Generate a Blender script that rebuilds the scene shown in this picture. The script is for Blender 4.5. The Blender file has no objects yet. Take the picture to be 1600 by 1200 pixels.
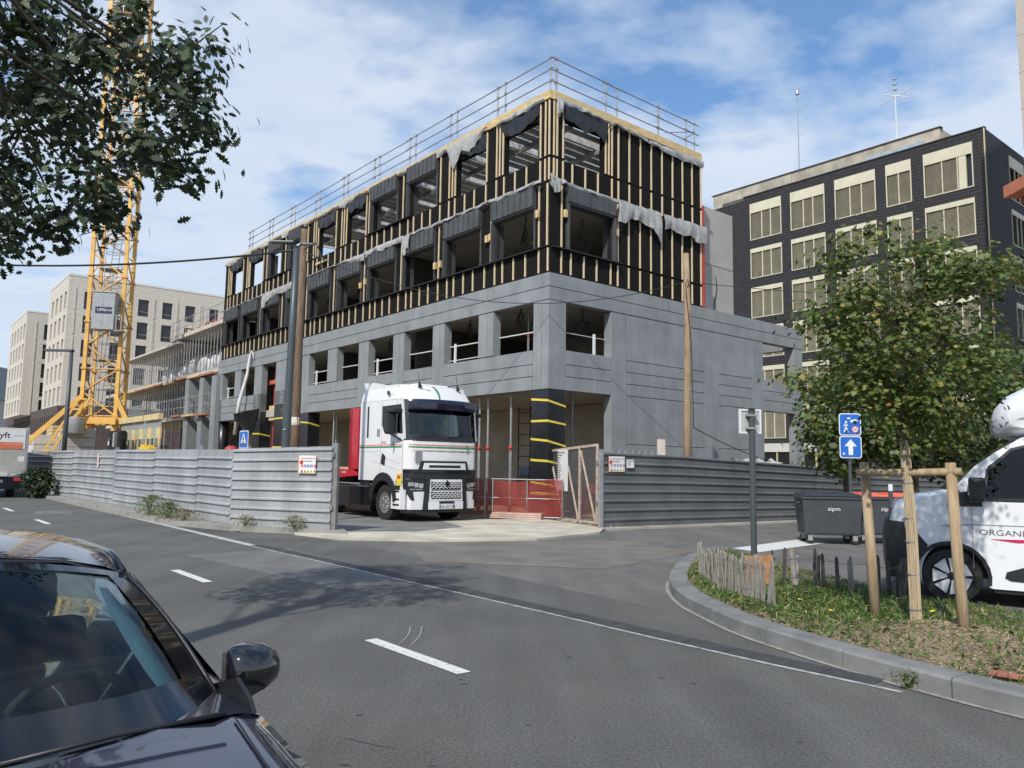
import bpy, bmesh, math, random
import numpy as np
from mathutils import Vector, Matrix
rnd = random.Random(7)
SC = bpy.context.scene
R_ = math.radians
# ------------------------------------------------------------------ camera, sky, sun, exposure
cam = bpy.data.cameras.new('camera'); CAM = bpy.data.objects.new('camera', cam); SC.collection.objects.link(CAM)
cam.sensor_width = 36; cam.lens = 27.28; cam.clip_start = 0.05; cam.clip_end = 2000
CAM.matrix_world = Matrix.Translation((0, 0, 1.6)) @ Matrix.Rotation(R_(90 + 6.0887), 4, 'X') @ Matrix.Rotation(R_(0.8912), 4, 'Z')
SC.camera = CAM
SUN_EL, SUN_AZ = R_(44), math.atan2(-0.925, -0.38)   # direction to the sun (x, y)
w = bpy.data.worlds.new('World'); SC.world = w; w.use_nodes = True
nt = w.node_tree; nt.nodes.clear()
def N(t, nt=nt, **k):
    n = nt.nodes.new(t)
    for a, b in k.items(): setattr(n, a, b)
    return n
sky = N('ShaderNodeTexSky', sky_type='NISHITA', sun_disc=False, sun_elevation=SUN_EL, sun_rotation=SUN_AZ, air_density=1.0, dust_density=0.5, ozone_density=2.0)
tc = N('ShaderNodeTexCoord'); sep = N('ShaderNodeSeparateXYZ'); nt.links.new(tc.outputs['Generated'], sep.inputs[0])
mx = N('ShaderNodeMath', operation='MAXIMUM'); nt.links.new(sep.outputs['Z'], mx.inputs[0]); mx.inputs[1].default_value = 0.0
ad = N('ShaderNodeMath', operation='ADD'); nt.links.new(mx.outputs[0], ad.inputs[0]); ad.inputs[1].default_value = 0.16
dv = N('ShaderNodeVectorMath', operation='DIVIDE'); nt.links.new(tc.outputs['Generated'], dv.inputs[0])
cb = N('ShaderNodeCombineXYZ')
for i in range(3): nt.links.new(ad.outputs[0], cb.inputs[i])
nt.links.new(cb.outputs[0], dv.inputs[1])
mp = N('ShaderNodeMapping'); nt.links.new(dv.outputs[0], mp.inputs[0]); mp.inputs['Scale'].default_value = (1.0, 1.25, 0.0); mp.inputs['Location'].default_value = (3.9, 2.3, 0); mp.inputs['Rotation'].default_value = (0, 0, 0.5)
n1 = N('ShaderNodeTexNoise'); n1.inputs['Scale'].default_value = 1.25; n1.inputs['Detail'].default_value = 9; n1.inputs['Roughness'].default_value = 0.56; n1.inputs['Distortion'].default_value = 0.25
n2 = N('ShaderNodeTexNoise'); n2.inputs['Scale'].default_value = 6.5; n2.inputs['Detail'].default_value = 6; n2.inputs['Roughness'].default_value = 0.5
for n in (n1, n2): nt.links.new(mp.outputs[0], n.inputs['Vector'])
mxn = N('ShaderNodeMath', operation='MULTIPLY_ADD'); nt.links.new(n2.outputs['Fac'], mxn.inputs[0]); mxn.inputs[1].default_value = 0.40; nt.links.new(n1.outputs['Fac'], mxn.inputs[2])
# veil grows towards the horizon
hz = N('ShaderNodeMapRange'); nt.links.new(sep.outputs['Z'], hz.inputs['Value']); hz.inputs['From Min'].default_value = 0.56; hz.inputs['From Max'].default_value = 0.12; hz.inputs['To Min'].default_value = -0.10; hz.inputs['To Max'].default_value = 0.13
ad2 = N('ShaderNodeMath', operation='ADD'); nt.links.new(mxn.outputs[0], ad2.inputs[0]); nt.links.new(hz.outputs[0], ad2.inputs[1])
cr = N('ShaderNodeValToRGB'); nt.links.new(ad2.outputs[0], cr.inputs[0])
cr.color_ramp.elements[0].position = 0.54; cr.color_ramp.elements[0].color = (0.20, 0.20, 0.20, 1)
cr.color_ramp.elements[1].position = 0.76; cr.color_ramp.elements[1].color = (0.92, 0.92, 0.92, 1)
n3 = N('ShaderNodeTexNoise'); n3.inputs['Scale'].default_value = 2.2; n3.inputs['Detail'].default_value = 5; nt.links.new(mp.outputs[0], n3.inputs['Vector'])
cc = N('ShaderNodeMix', data_type='RGBA'); nt.links.new(n3.outputs['Fac'], cc.inputs[0]); cc.inputs[6].default_value = (3.3, 4.1, 5.3, 1); cc.inputs[7].default_value = (5.1, 5.4, 5.8, 1)
mi = N('ShaderNodeMix', data_type='RGBA'); nt.links.new(cr.outputs[0], mi.inputs[0]); hs = N('ShaderNodeHueSaturation'); hs.inputs['Saturation'].default_value = 1.4; hs.inputs['Value'].default_value = 1.05; nt.links.new(sky.outputs[0], hs.inputs['Color']); nt.links.new(hs.outputs[0], mi.inputs[6]); nt.links.new(cc.outputs[2], mi.inputs[7])
bg = N('ShaderNodeBackground'); bg.inputs['Strength'].default_value = 0.15; nt.links.new(mi.outputs[2], bg.inputs['Color'])
wo = N('ShaderNodeOutputWorld'); nt.links.new(bg.outputs[0], wo.inputs[0])
sl = bpy.data.lights.new('sun', 'SUN'); sl.energy = 3.7; sl.angle = R_(0.9); sl.color = (1.0, 0.955, 0.88)
SUN = bpy.data.objects.new('sun', sl); SC.collection.objects.link(SUN)
sd = Vector((math.cos(SUN_EL) * math.cos(SUN_AZ), math.cos(SUN_EL) * math.sin(SUN_AZ), math.sin(SUN_EL)))
sky.sun_rotation = math.atan2(sd.x, sd.y)
SUN.rotation_euler = sd.to_track_quat('Z', 'Y').to_euler()
vs = SC.view_settings; vs.view_transform = 'Standard'; vs.look = 'None'; vs.exposure = 0.15; vs.gamma = 1.0; vs.use_curve_mapping = False
SC.render.engine = 'CYCLES'; SC.cycles.max_bounces = 6; SC.cycles.transparent_max_bounces = 12; SC.cycles.caustics_reflective = False; SC.cycles.caustics_refractive = False

# ------------------------------------------------------------------ the site grid: local x runs along the right facade, local y along the left facade
KX, KY = 1.134, 24.3
TH = math.atan2(.6374, .7705)
DR = (math.cos(TH), math.sin(TH)); DL = (-math.sin(TH), math.cos(TH))
def W(x, y, z=0): return Vector((KX + x*DR[0] + y*DL[0], KY + x*DR[1] + y*DL[1], z))
def LOC(X, Y): d = (X-KX, Y-KY); return (d[0]*DR[0]+d[1]*DR[1], d[0]*DL[0]+d[1]*DL[1])

# ------------------------------------------------------------------ materials
MAT = {}
def M(name, col, rough=.7, metal=0.0, var=.12, vs=3.0, bump=0.0, bs=40.0, coat=0.0, col2=None, stretch=(1, 1, 1), detail=5, spec=None, vlo=.35, vhi=.65, trans=0.0):
    if name in MAT: return MAT[name]
    m = bpy.data.materials.new(name); m.use_nodes = True; t = m.node_tree; t.nodes.clear()
    b = t.nodes.new('ShaderNodeBsdfPrincipled'); o = t.nodes.new('ShaderNodeOutputMaterial'); t.links.new(b.outputs[0], o.inputs[0])
    b.inputs['Roughness'].default_value = rough; b.inputs['Metallic'].default_value = metal
    if coat: b.inputs['Coat Weight'].default_value = coat; b.inputs['Coat Roughness'].default_value = .03
    if spec is not None: b.inputs['Specular IOR Level'].default_value = spec
    c = (*col, 1)
    if var or col2:
        g = t.nodes.new('ShaderNodeTexCoord'); mp = t.nodes.new('ShaderNodeMapping'); mp.inputs['Scale'].default_value = stretch
        t.links.new(g.outputs['Object'], mp.inputs[0])
        n = t.nodes.new('ShaderNodeTexNoise'); n.inputs['Scale'].default_value = vs; n.inputs['Detail'].default_value = detail; n.inputs['Roughness'].default_value = .6
        t.links.new(mp.outputs[0], n.inputs['Vector'])
        r = t.nodes.new('ShaderNodeMapRange'); r.inputs['From Min'].default_value = vlo; r.inputs['From Max'].default_value = vhi; t.links.new(n.outputs['Fac'], r.inputs['Value'])
        x = t.nodes.new('ShaderNodeMix'); x.data_type = 'RGBA'; t.links.new(r.outputs[0], x.inputs[0])
        a = col2 if col2 else tuple(v*(1+var) for v in col); d = col if col2 else tuple(v*(1-var) for v in col)
        x.inputs[6].default_value = (*d, 1); x.inputs[7].default_value = (*a, 1); t.links.new(x.outputs[2], b.inputs['Base Color'])
        m['mixnode'] = x.name
        if bump:
            n2 = t.nodes.new('ShaderNodeTexNoise'); n2.inputs['Scale'].default_value = bs; n2.inputs['Detail'].default_value = 4; t.links.new(mp.outputs[0], n2.inputs['Vector'])
            bp = t.nodes.new('ShaderNodeBump'); bp.inputs['Strength'].default_value = bump; bp.inputs['Distance'].default_value = .02
            t.links.new(n2.outputs['Fac'], bp.inputs['Height']); t.links.new(bp.outputs[0], b.inputs['Normal'])
    else: b.inputs['Base Color'].default_value = c
    if trans:
        s = t.nodes.new('ShaderNodeBsdfTranslucent'); ms = t.nodes.new('ShaderNodeMixShader'); ms.inputs[0].default_value = trans
        if var or col2: t.links.new(x.outputs[2], s.inputs[0])
        else: s.inputs[0].default_value = c
        t.links.new(b.outputs[0], ms.inputs[1]); t.links.new(s.outputs[0], ms.inputs[2]); t.links.new(ms.outputs[0], o.inputs[0])
    MAT[name] = m; return m
def wave_bump(m, axis='Z', scale=10, dist=.01, strength=1, rot=None, col_mul=None, bands=True):
    """adds a regular ribbed relief to a material"""
    t = m.node_tree; b = next(n for n in t.nodes if n.type == 'BSDF_PRINCIPLED')
    g = t.nodes.new('ShaderNodeTexCoord'); wv = t.nodes.new('ShaderNodeTexWave'); wv.wave_type = 'BANDS'; wv.bands_direction = axis; wv.wave_profile = 'SIN'
    wv.inputs['Scale'].default_value = scale; t.links.new(g.outputs['Object'], wv.inputs['Vector'])
    bp = t.nodes.new('ShaderNodeBump'); bp.inputs['Distance'].default_value = dist; bp.inputs['Strength'].default_value = strength; t.links.new(wv.outputs['Fac'], bp.inputs['Height'])
    if b.inputs['Normal'].links: t.links.new(b.inputs['Normal'].links[0].from_socket, bp.inputs['Normal'])
    t.links.new(bp.outputs[0], b.inputs['Normal']); return m
def glass(name, tint=(.25, .35, .33), rough=0.02, refl=1.0):
    m = bpy.data.materials.new(name); m.use_nodes = True; t = m.node_tree; t.nodes.clear()
    o = t.nodes.new('ShaderNodeOutputMaterial'); tr = t.nodes.new('ShaderNodeBsdfTransparent'); tr.inputs[0].default_value = (*tint, 1)
    gl = t.nodes.new('ShaderNodeBsdfGlossy'); gl.inputs['Roughness'].default_value = rough; fr = t.nodes.new('ShaderNodeFresnel'); fr.inputs[0].default_value = 1.5
    ml = t.nodes.new('ShaderNodeMath'); ml.operation = 'MULTIPLY'; ml.inputs[1].default_value = refl; t.links.new(fr.outputs[0], ml.inputs[0])
    ms = t.nodes.new('ShaderNodeMixShader'); t.links.new(ml.outputs[0], ms.inputs[0]); t.links.new(tr.outputs[0], ms.inputs[1]); t.links.new(gl.outputs[0], ms.inputs[2]); t.links.new(ms.outputs[0], o.inputs[0])
    MAT[name] = m; return m
def net_mat(name, col, cell=.06, fill=.3):
    """woven net: strands opaque, openings clear (object coordinates)"""
    m = bpy.data.materials.new(name); m.use_nodes = True; t = m.node_tree; t.nodes.clear()
    o = t.nodes.new('ShaderNodeOutputMaterial'); b = t.nodes.new('ShaderNodeBsdfPrincipled'); b.inputs['Base Color'].default_value = (*col, 1); b.inputs['Roughness'].default_value = .6
    g = t.nodes.new('ShaderNodeTexCoord'); s = t.nodes.new('ShaderNodeSeparateXYZ'); t.links.new(g.outputs['UV'], s.inputs[0])
    outs = []
    for ax in ('X', 'Y'):
        a = t.nodes.new('ShaderNodeMath'); a.operation = 'MODULO'; a.inputs[1].default_value = cell; t.links.new(s.outputs[ax], a.inputs[0])
        l = t.nodes.new('ShaderNodeMath'); l.operation = 'LESS_THAN'; l.inputs[1].default_value = cell*fill; t.links.new(a.outputs[0], l.inputs[0]); outs.append(l)
    mxx = t.nodes.new('ShaderNodeMath'); mxx.operation = 'MAXIMUM'; t.links.new(outs[0].outputs[0], mxx.inputs[0]); t.links.new(outs[1].outputs[0], mxx.inputs[1])
    tr = t.nodes.new('ShaderNodeBsdfTransparent'); ms = t.nodes.new('ShaderNodeMixShader'); t.links.new(mxx.outputs[0], ms.inputs[0]); t.links.new(tr.outputs[0], ms.inputs[1]); t.links.new(b.outputs[0], ms.inputs[2]); t.links.new(ms.outputs[0], o.inputs[0])
    MAT[name] = m; return m

# ------------------------------------------------------------------ mesh builder
class MB:
    def __init__(s): s.v = []; s.f = []; s.m = []; s.cur = 0; s.uv = None
    def mat(s, i): s.cur = i; return s
    def add(s, vs, fs):
        n = len(s.v); s.v += [tuple(v) for v in vs]; s.f += [tuple(i+n for i in f) for f in fs]; s.m += [s.cur]*len(fs); return s
    def box(s, x0, x1, y0, y1, z0, z1):
        if x0 > x1: x0, x1 = x1, x0
        if y0 > y1: y0, y1 = y1, y0
        if z0 > z1: z0, z1 = z1, z0
        return s.add([(x0,y0,z0),(x1,y0,z0),(x1,y1,z0),(x0,y1,z0),(x0,y0,z1),(x1,y0,z1),(x1,y1,z1),(x0,y1,z1)],
                     [(0,3,2,1),(4,5,6,7),(0,1,5,4),(1,2,6,5),(2,3,7,6),(3,0,4,7)])
    def bar(s, p, q, w, h=None, up=(0,0,1)):
        h = h or w; p = Vector(p); q = Vector(q); d = (q-p).normalized(); u = Vector(up)
        if abs(d.dot(u)) > .98: u = Vector((1,0,0))
        a = d.cross(u).normalized()*w/2; b = a.cross(d).normalized()*h/2
        vs = [p-a-b, p+a-b, p+a+b, p-a+b, q-a-b, q+a-b, q+a+b, q-a+b]
        return s.add(vs, [(0,1,2,3),(4,7,6,5),(0,4,5,1),(1,5,6,2),(2,6,7,3),(3,7,4,0)])
    def tube(s, p, q, r, r2=None, n=8, caps=True):
        r2 = r if r2 is None else r2; p = Vector(p); q = Vector(q); d = (q-p).normalized(); u = Vector((0,0,1)) if abs(d.z) < .95 else Vector((1,0,0))
        a = d.cross(u).normalized(); b = d.cross(a)
        vs = [p+(a*math.cos(i*2*math.pi/n)+b*math.sin(i*2*math.pi/n))*r for i in range(n)]+[q+(a*math.cos(i*2*math.pi/n)+b*math.sin(i*2*math.pi/n))*r2 for i in range(n)]
        fs = [(i,(i+1)%n,n+(i+1)%n,n+i) for i in range(n)]
        if caps: fs += [tuple(range(n))[::-1], tuple(range(n,2*n))]
        return s.add(vs, fs)
    def path(s, pts, r, n=6, rr=None):
        pts = [Vector(p) for p in pts]; k = len(pts); vs = []
        u = Vector((.13,.31,1)).normalized()
        for i, p in enumerate(pts):
            d = (pts[min(i+1,k-1)]-pts[max(i-1,0)]).normalized(); a = d.cross(u)
            if a.length < .05: a = d.cross(Vector((1,0,0)))
            a.normalize(); b = d.cross(a); ri = rr[i] if rr else r
            vs += [p+(a*math.cos(j*2*math.pi/n)+b*math.sin(j*2*math.pi/n))*ri for j in range(n)]
        fs = [(i*n+j, i*n+(j+1)%n, (i+1)*n+(j+1)%n, (i+1)*n+j) for i in range(k-1) for j in range(n)]
        fs += [tuple(range(n))[::-1], tuple(range((k-1)*n, k*n))]
        return s.add(vs, fs)
    def prism(s, pts, a, b, axis='y'):
        """2-D polygon extruded from a to b; axis y: pts are (x,z); axis x: (y,z); axis z: (x,y)"""
        f = {'y': lambda p, t: (p[0], t, p[1]), 'x': lambda p, t: (t, p[0], p[1]), 'z': lambda p, t: (p[0], p[1], t)}[axis]
        n = len(pts); vs = [f(p, a) for p in pts]+[f(p, b) for p in pts]
        return s.add(vs, [tuple(range(n)), tuple(range(n, 2*n))[::-1]]+[(i, n+i, n+(i+1)%n, (i+1)%n) for i in range(n)])
    def loft(s, rings, close=True, caps=True):
        n = len(rings[0]); vs = [p for r in rings for p in r]; k = len(rings)
        m = n if close else n-1
        fs = [(i*n+j, i*n+(j+1)%n, (i+1)*n+(j+1)%n, (i+1)*n+j) for i in range(k-1) for j in range(m)]
        if caps and close: fs += [tuple(range(n))[::-1], tuple(range((k-1)*n, k*n))]
        return s.add(vs, fs)
    def lathe(s, prof, n=20, c=(0,0,0), axis='z'):
        """prof: (r, t) along axis"""
        vs = []
        for r, t in prof:
            for i in range(n):
                a = i*2*math.pi/n; x, y = r*math.cos(a), r*math.sin(a)
                p = (x, y, t) if axis == 'z' else ((t, x, y) if axis == 'x' else (x, t, y))
                vs.append((p[0]+c[0], p[1]+c[1], p[2]+c[2]))
        k = len(prof); fs = [(i*n+j, i*n+(j+1)%n, (i+1)*n+(j+1)%n, (i+1)*n+j) for i in range(k-1) for j in range(n)]
        fs += [tuple(range(n))[::-1], tuple(range((k-1)*n, k*n))]
        return s.add(vs, fs)
    def build(s, name, mats, parent=None, smooth=False, bevel=0, loc=None, rz=None, fix=True, auto=None):
        me = bpy.data.meshes.new(name); me.from_pydata(s.v, [], s.f)
        for m in (mats if isinstance(mats, (list, tuple)) else [mats]): me.materials.append(m)
        if any(s.m): me.polygons.foreach_set('material_index', s.m)
        if fix:
            bm = bmesh.new(); bm.from_mesh(me); bmesh.ops.recalc_face_normals(bm, faces=bm.faces)
            if bevel: bmesh.ops.bevel(bm, geom=bm.edges[:], offset=bevel, segments=2 if bevel > .012 else 1, affect='EDGES', profile=.6, clamp_overlap=True)
            bm.to_mesh(me); bm.free()
        if smooth:
            me.polygons.foreach_set('use_smooth', [len(p.vertices) < 7 for p in me.polygons])
            if auto:
                me.set_sharp_from_angle(angle=R_(auto))
        o = bpy.data.objects.new(name, me); SC.collection.objects.link(o)
        if parent: o.parent = parent
        if loc is not None: o.location = loc
        if rz is not None: o.rotation_euler = (0, 0, rz)
        return o
def box(name, mat, parent, x0, x1, y0, y1, z0, z1, bevel=0): return MB().box(x0,x1,y0,y1,z0,z1).build(name, mat, parent, bevel=bevel)
def tag(o, label=None, cat=None, group=None, kind=None):
    if label: o['label'] = label
    if cat: o['category'] = cat
    if group: o['group'] = group
    if kind: o['kind'] = kind
    return o
def thing(name, label, cat, loc=(0,0,0), rz=0.0, group=None, scale=None):
    o = bpy.data.objects.new(name, None); SC.collection.objects.link(o); o.empty_display_size = .3
    o.location = loc; o.rotation_euler = (0, 0, rz)
    if scale: o.scale = (scale,)*3
    return tag(o, label, cat, group)
KIDS = {}
def copy_tree(o, parent=None):
    c = o.copy(); SC.collection.objects.link(c)
    if parent: c.parent = parent
    for ch in list(o.children): copy_tree(ch, c)
    return c
def inst(src, name, parent, loc=(0,0,0), rot=(0,0,0), scale=(1,1,1)):
    """another object that shares its mesh with src"""
    o = bpy.data.objects.new(name, src.data); SC.collection.objects.link(o); o.parent = parent; o.location = loc; o.rotation_euler = rot; o.scale = scale; return o
def text(name, s, size, mat, parent, loc, rot, ext=.002, font_scale=1.0, align='LEFT', shear=0.0):
    cu = bpy.data.curves.new(name, 'FONT'); cu.body = s; cu.size = size; cu.extrude = ext; cu.align_x = align; cu.shear = shear; cu.resolution_u = 3
    t = bpy.data.objects.new(name+'_tmp', cu); SC.collection.objects.link(t)
    dg = bpy.context.evaluated_depsgraph_get(); me = bpy.data.meshes.new_from_object(t.evaluated_get(dg)); bpy.data.objects.remove(t)
    me.materials.clear(); me.materials.append(mat); me.name = name
    o = bpy.data.objects.new(name, me); SC.collection.objects.link(o); o.parent = parent; o.location = loc; o.rotation_euler = rot; o.scale = (font_scale, 1, 1); return o
# ------------------------------------------------------------------ material palette
asph = M('asphalt', (.080,.079,.073), .9, var=0, col2=(.118,.116,.106), vs=.5, bump=.5, bs=260, vlo=.3, vhi=.72)
def speckle(m, s=300, lo=.55, hi=1.5):
    t = m.node_tree; x = t.nodes[m['mixnode']]; b = next(n for n in t.nodes if n.type == 'BSDF_PRINCIPLED')
    g = t.nodes.new('ShaderNodeTexCoord'); n = t.nodes.new('ShaderNodeTexNoise'); n.inputs['Scale'].default_value = s; n.inputs['Detail'].default_value = 5; n.inputs['Roughness'].default_value = .8; t.links.new(g.outputs['Object'], n.inputs['Vector'])
    r = t.nodes.new('ShaderNodeMapRange'); r.inputs['From Min'].default_value = .3; r.inputs['From Max'].default_value = .7; r.inputs['To Min'].default_value = lo; r.inputs['To Max'].default_value = hi; t.links.new(n.outputs['Fac'], r.inputs['Value'])
    n2 = t.nodes.new('ShaderNodeTexNoise'); n2.inputs['Scale'].default_value = 2.6; n2.inputs['Detail'].default_value = 4; mp2 = t.nodes.new('ShaderNodeMapping'); mp2.inputs['Scale'].default_value = (1, .10, 1); mp2.inputs['Rotation'].default_value = (0, 0, TH)
    t.links.new(g.outputs['Object'], mp2.inputs[0]); t.links.new(mp2.outputs[0], n2.inputs['Vector'])
    r2 = t.nodes.new('ShaderNodeMapRange'); r2.inputs['From Min'].default_value = .3; r2.inputs['From Max'].default_value = .7; r2.inputs['To Min'].default_value = .86; r2.inputs['To Max'].default_value = 1.14; t.links.new(n2.outputs['Fac'], r2.inputs['Value'])
    mm = t.nodes.new('ShaderNodeMath'); mm.operation = 'MULTIPLY'; t.links.new(r.outputs[0], mm.inputs[0]); t.links.new(r2.outputs[0], mm.inputs[1])
    v = t.nodes.new('ShaderNodeVectorMath'); v.operation = 'SCALE'; t.links.new(x.outputs[2], v.inputs[0]); t.links.new(mm.outputs[0], v.inputs['Scale']); t.links.new(v.outputs[0], b.inputs['Base Color'])
speckle(asph, 48, .30, 1.95)
asph2 = M('asphalt_side', (.115,.108,.098), .92, var=0, col2=(.155,.147,.134), vs=.8, bump=.5, bs=240); speckle(asph2, 48, .35, 1.8)
asph3 = M('asphalt_patch', (.15,.148,.143), .92, var=.1, vs=1.4, bump=.5, bs=240); speckle(asph3, 48, .4, 1.7)
asph_dk = M('gutter_paver', (.052,.053,.056), .85, var=.2, vs=6, bump=.3, bs=120)
conc = M('pale_concrete', (.36,.34,.30), .9, var=.18, vs=1.2, bump=.3, bs=60)
kerbm = M('kerb_granite', (.15,.152,.145), .85, var=0, col2=(.235,.235,.225), vs=2.6, bump=.25, bs=160)
dirtm = M('site_dirt', (.30,.24,.16), .95, var=.25, vs=1.5, bump=.5, bs=30)
paint = M('road_paint', (.66,.66,.63), .7, var=0, col2=(.36,.36,.34), vs=22, vlo=.50, vhi=.72, bump=.15, bs=90)
soilm = M('soil', (.16,.12,.075), .95, var=0, col2=(.30,.24,.15), vs=2.6, bump=.8, bs=70)
# ------------------------------------------------------------------ ground
def sheet(name, pts, z, mat, kind='structure', parent=None, th=None):
    n = len(pts); mb = MB()
    if th: mb.prism([(p[0], p[1]) for p in pts], z-th, z, 'z')
    else: mb.add([(p[0], p[1], z) for p in pts], [tuple(range(n))])
    o = mb.build(name, mat, parent, fix=False if not th else True)
    if kind: o['kind'] = kind
    return o
g = sheet('ground', [(-600,-300),(600,-300),(600,900),(-600,900)], -.03, conc)
bm = bmesh.new(); road_pts = [W(-9.2,120), W(-9.2,8), W(-8.9,-1), W(-8.6,-4), W(-9.0,-9.0), W(-9.3,-14), W(-9.5,-60), W(-60,-60), W(-60,120)]
road = sheet('road', road_pts, 0, asph)
side = sheet('side_street', [W(-9.2,-.6), W(-2,-4.0), W(12,-4.6), W(60,-5), W(60,-30), W(-9.5,-30), W(-9.3,-14), W(-9.0,-9), W(-8.6,-4)], .0, asph2)
side.location.z = -.001
# dark paver gutter strip beyond the white edge line of the main road
def strip(name, pts, wl, wr, z, mat, parent=None, kind='structure'):
    pts = [Vector((p[0], p[1])) for p in pts]; L = []; Rr = []
    for i, p in enumerate(pts):
        d = (pts[min(i+1, len(pts)-1)]-pts[max(i-1, 0)]).normalized(); nn = Vector((-d.y, d.x)); L.append(p+nn*wl); Rr.append(p-nn*wr)
    vs = [(q.x, q.y, z) for q in L+Rr]; n = len(pts)
    o = MB().add(vs, [(n+i, n+i+1, i+1, i) for i in range(n-1)]).build(name, mat, parent, fix=False)
    if kind: o['kind'] = kind
    return o
edge = [(-34.0,51.5),(-20.75,34.5),(-9.34,20.6),(-5.02,15.3),(-2.86,12.75),(-.79,10.27),(.4,8.85),(1.29,7.75),(2.19,6.68),(2.91,5.9)]
far = edge[:4]; near = edge[3:]
strip('gutter_line', far, .12, .05, .004, M('worn_line', (.42,.41,.38), .9, var=.25, vs=5))
# gutter pavers one by one
gut = strip('gutter', [(-5.02,15.3),(-2.86,12.75),(-.79,10.27),(.4,8.85),(1.29,7.75),(2.19,6.68),(2.75,6.05)], .26, .0, .002, M('mortar', (.17,.168,.16), .9, var=.2, vs=20))
def along(pts, step):
    out = []; pts = [Vector((p[0], p[1])) for p in pts]; 
    for a, b in zip(pts, pts[1:]):
        L = (b-a).length; n = max(1, round(L/step))
        out += [(a.lerp(b, i/n), a.lerp(b, (i+1)/n)) for i in range(n)]
    return out
for a, b in along([(-5.02,15.3),(-2.86,12.75),(-.79,10.27),(.4,8.85),(1.29,7.75),(2.19,6.68),(2.75,6.05)], .5):
    d = (b-a).normalized(); nn = Vector((-d.y, d.x)); a2, b2 = a+d*.006, b-d*.006
    pts = [a2+nn*.012, b2+nn*.012, b2+nn*.25, a2+nn*.25]
    MB().prism([(p.x, p.y) for p in pts], .0, .009, 'z').build('paver', asph_dk, gut)
strip('edge_line', near, .0, .05, .005, M('worn_white', (.16,.155,.145), .85, var=0, col2=(.46,.455,.43), vs=9, vlo=.3, vhi=.62))
# repair patches
sheet('road_patch', [(-5.6,13.6),(-4.2,14.9),(-1.3,11.3),(-2.2,10.2)], .003, asph3)
sheet('road_patch', [(-9.5,22.0),(-8.3,21.1),(-6.2,18.3),(-7.3,17.6)], .003, M('asphalt_patch_dark', (.075,.075,.074), .9, var=.15, vs=1.5, bump=.4, bs=200))
sheet('road_patch', [(-2.2,16.4),(2.6,17.6),(3.6,15.4),(1.5,12.6),(-1.4,13.2)], .003, M('dusty_asphalt', (.135,.125,.108), .92, var=0, col2=(.20,.18,.15), vs=1.2, bump=.4, bs=200))
sheet('road_patch', [(-14.8,24.5),(-13.9,24.9),(-12.9,23.2),(-13.9,22.9)], .003, asph3)
# manhole-like stain spots and old cracks as thin raised tar lines
tar = M('tar', (.035,.035,.035), .6, var=.1)
for k in range(70):
    x, y = rnd.uniform(-3.5, 4.5), rnd.uniform(3.0, 9.0); L = rnd.uniform(.01, .035); a = rnd.uniform(-.5, .5)
    if k == 0: spots = MB()
    if y > 7.6-1.0*x*.9: continue
    pts = [(x+L*math.cos(a+t)*rnd.uniform(.7,1.2), y+.35*L*math.sin(a+t)*rnd.uniform(.7,1.2)) for t in [i*math.pi/3 for i in range(6)]]
    spots.add([(p[0], p[1], .003) for p in pts], [tuple(range(6))])
tag(spots.build('tar_spots', tar, road, fix=False), kind='stuff')
# lane dashes
def dash(pts):
    pts = [Vector((*p, 0)) for p in pts]; MB().add([(p.x, p.y, .006) for p in pts], [(0,1,2,3)]).build('lane_dash', paint, road, fix=False)
base = [Vector(p) for p in ((-1.3,7.35),(-1.19,7.41),(-.30,6.21),(-.41,6.15))]
dirv = Vector((-4.48+.80, 11.16-6.78))*.0; d2 = Vector((-4.485,11.16)); d1 = Vector((-.80,6.78))
for c, L in ((d1, 1.45), (d2, 1.45), (Vector((-12.06,20.3)), 1.8), (Vector((-15.9,24.9)), 1.9), (Vector((-21.2,31.2)), 2), (Vector((-26.6,37.6)), 2), (Vector((2.9,2.4)), 1.45)):
    d = Vector((.64,-.77)); n_ = Vector((.77,.64))
    dash([c-d*L/2-n_*.065, c+d*L/2-n_*.065, c+d*L/2+n_*.065, c-d*L/2+n_*.065])
MB().add([(4.58,16.21,.006),(4.93,15.54,.006),(7.3,17.9,.006),(6.75,18.5,.006)], [(0,1,2,3)]).build('painted_pad', paint, side, fix=False)
MB().add([(8.0,21.9,.006),(8.1,21.7,.006),(9.6,22.5,.006),(9.5,22.75,.006)], [(0,1,2,3)]).build('white_dash', paint, side, fix=False)
crk = M('crack_fill', (.03,.03,.03), .7, var=.1)
for cx_, cy2, ang, L_, sd_ in ((-1.6,5.2,.3,2.2,1),(1.2,4.6,2.6,1.8,2),(.2,9.6,.1,1.6,3),(2.0,3.6,1.0,1.5,4),(-3.2,8.6,2.3,2.0,5),(-.95,4.75,-.6,.35,6)):
    rc = random.Random(sd_); pts = [(cx_, cy2)]
    for i in range(16): ang += rc.uniform(-.35,.35)*.6; pts.append((pts[-1][0]+L_/16*math.cos(ang), pts[-1][1]+L_/16*math.sin(ang)))
    if sd_ == 6: strip('crack', pts, .002, .0025, .003, crk, parent=road, kind=None)
# tyre scuffs: two thin arcs
scuff = M('tyre_scuff', (.24,.235,.225), .9, var=.3, vs=30)
for sx in (0, .07):
    pts = [(-.98+sx*1.6+.03*math.sin(i*.4), 7.95-i*.10) for i in range(9)]
    strip('tyre_scuff', pts, .010, .004, .004, scuff, parent=road, kind=None)
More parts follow.
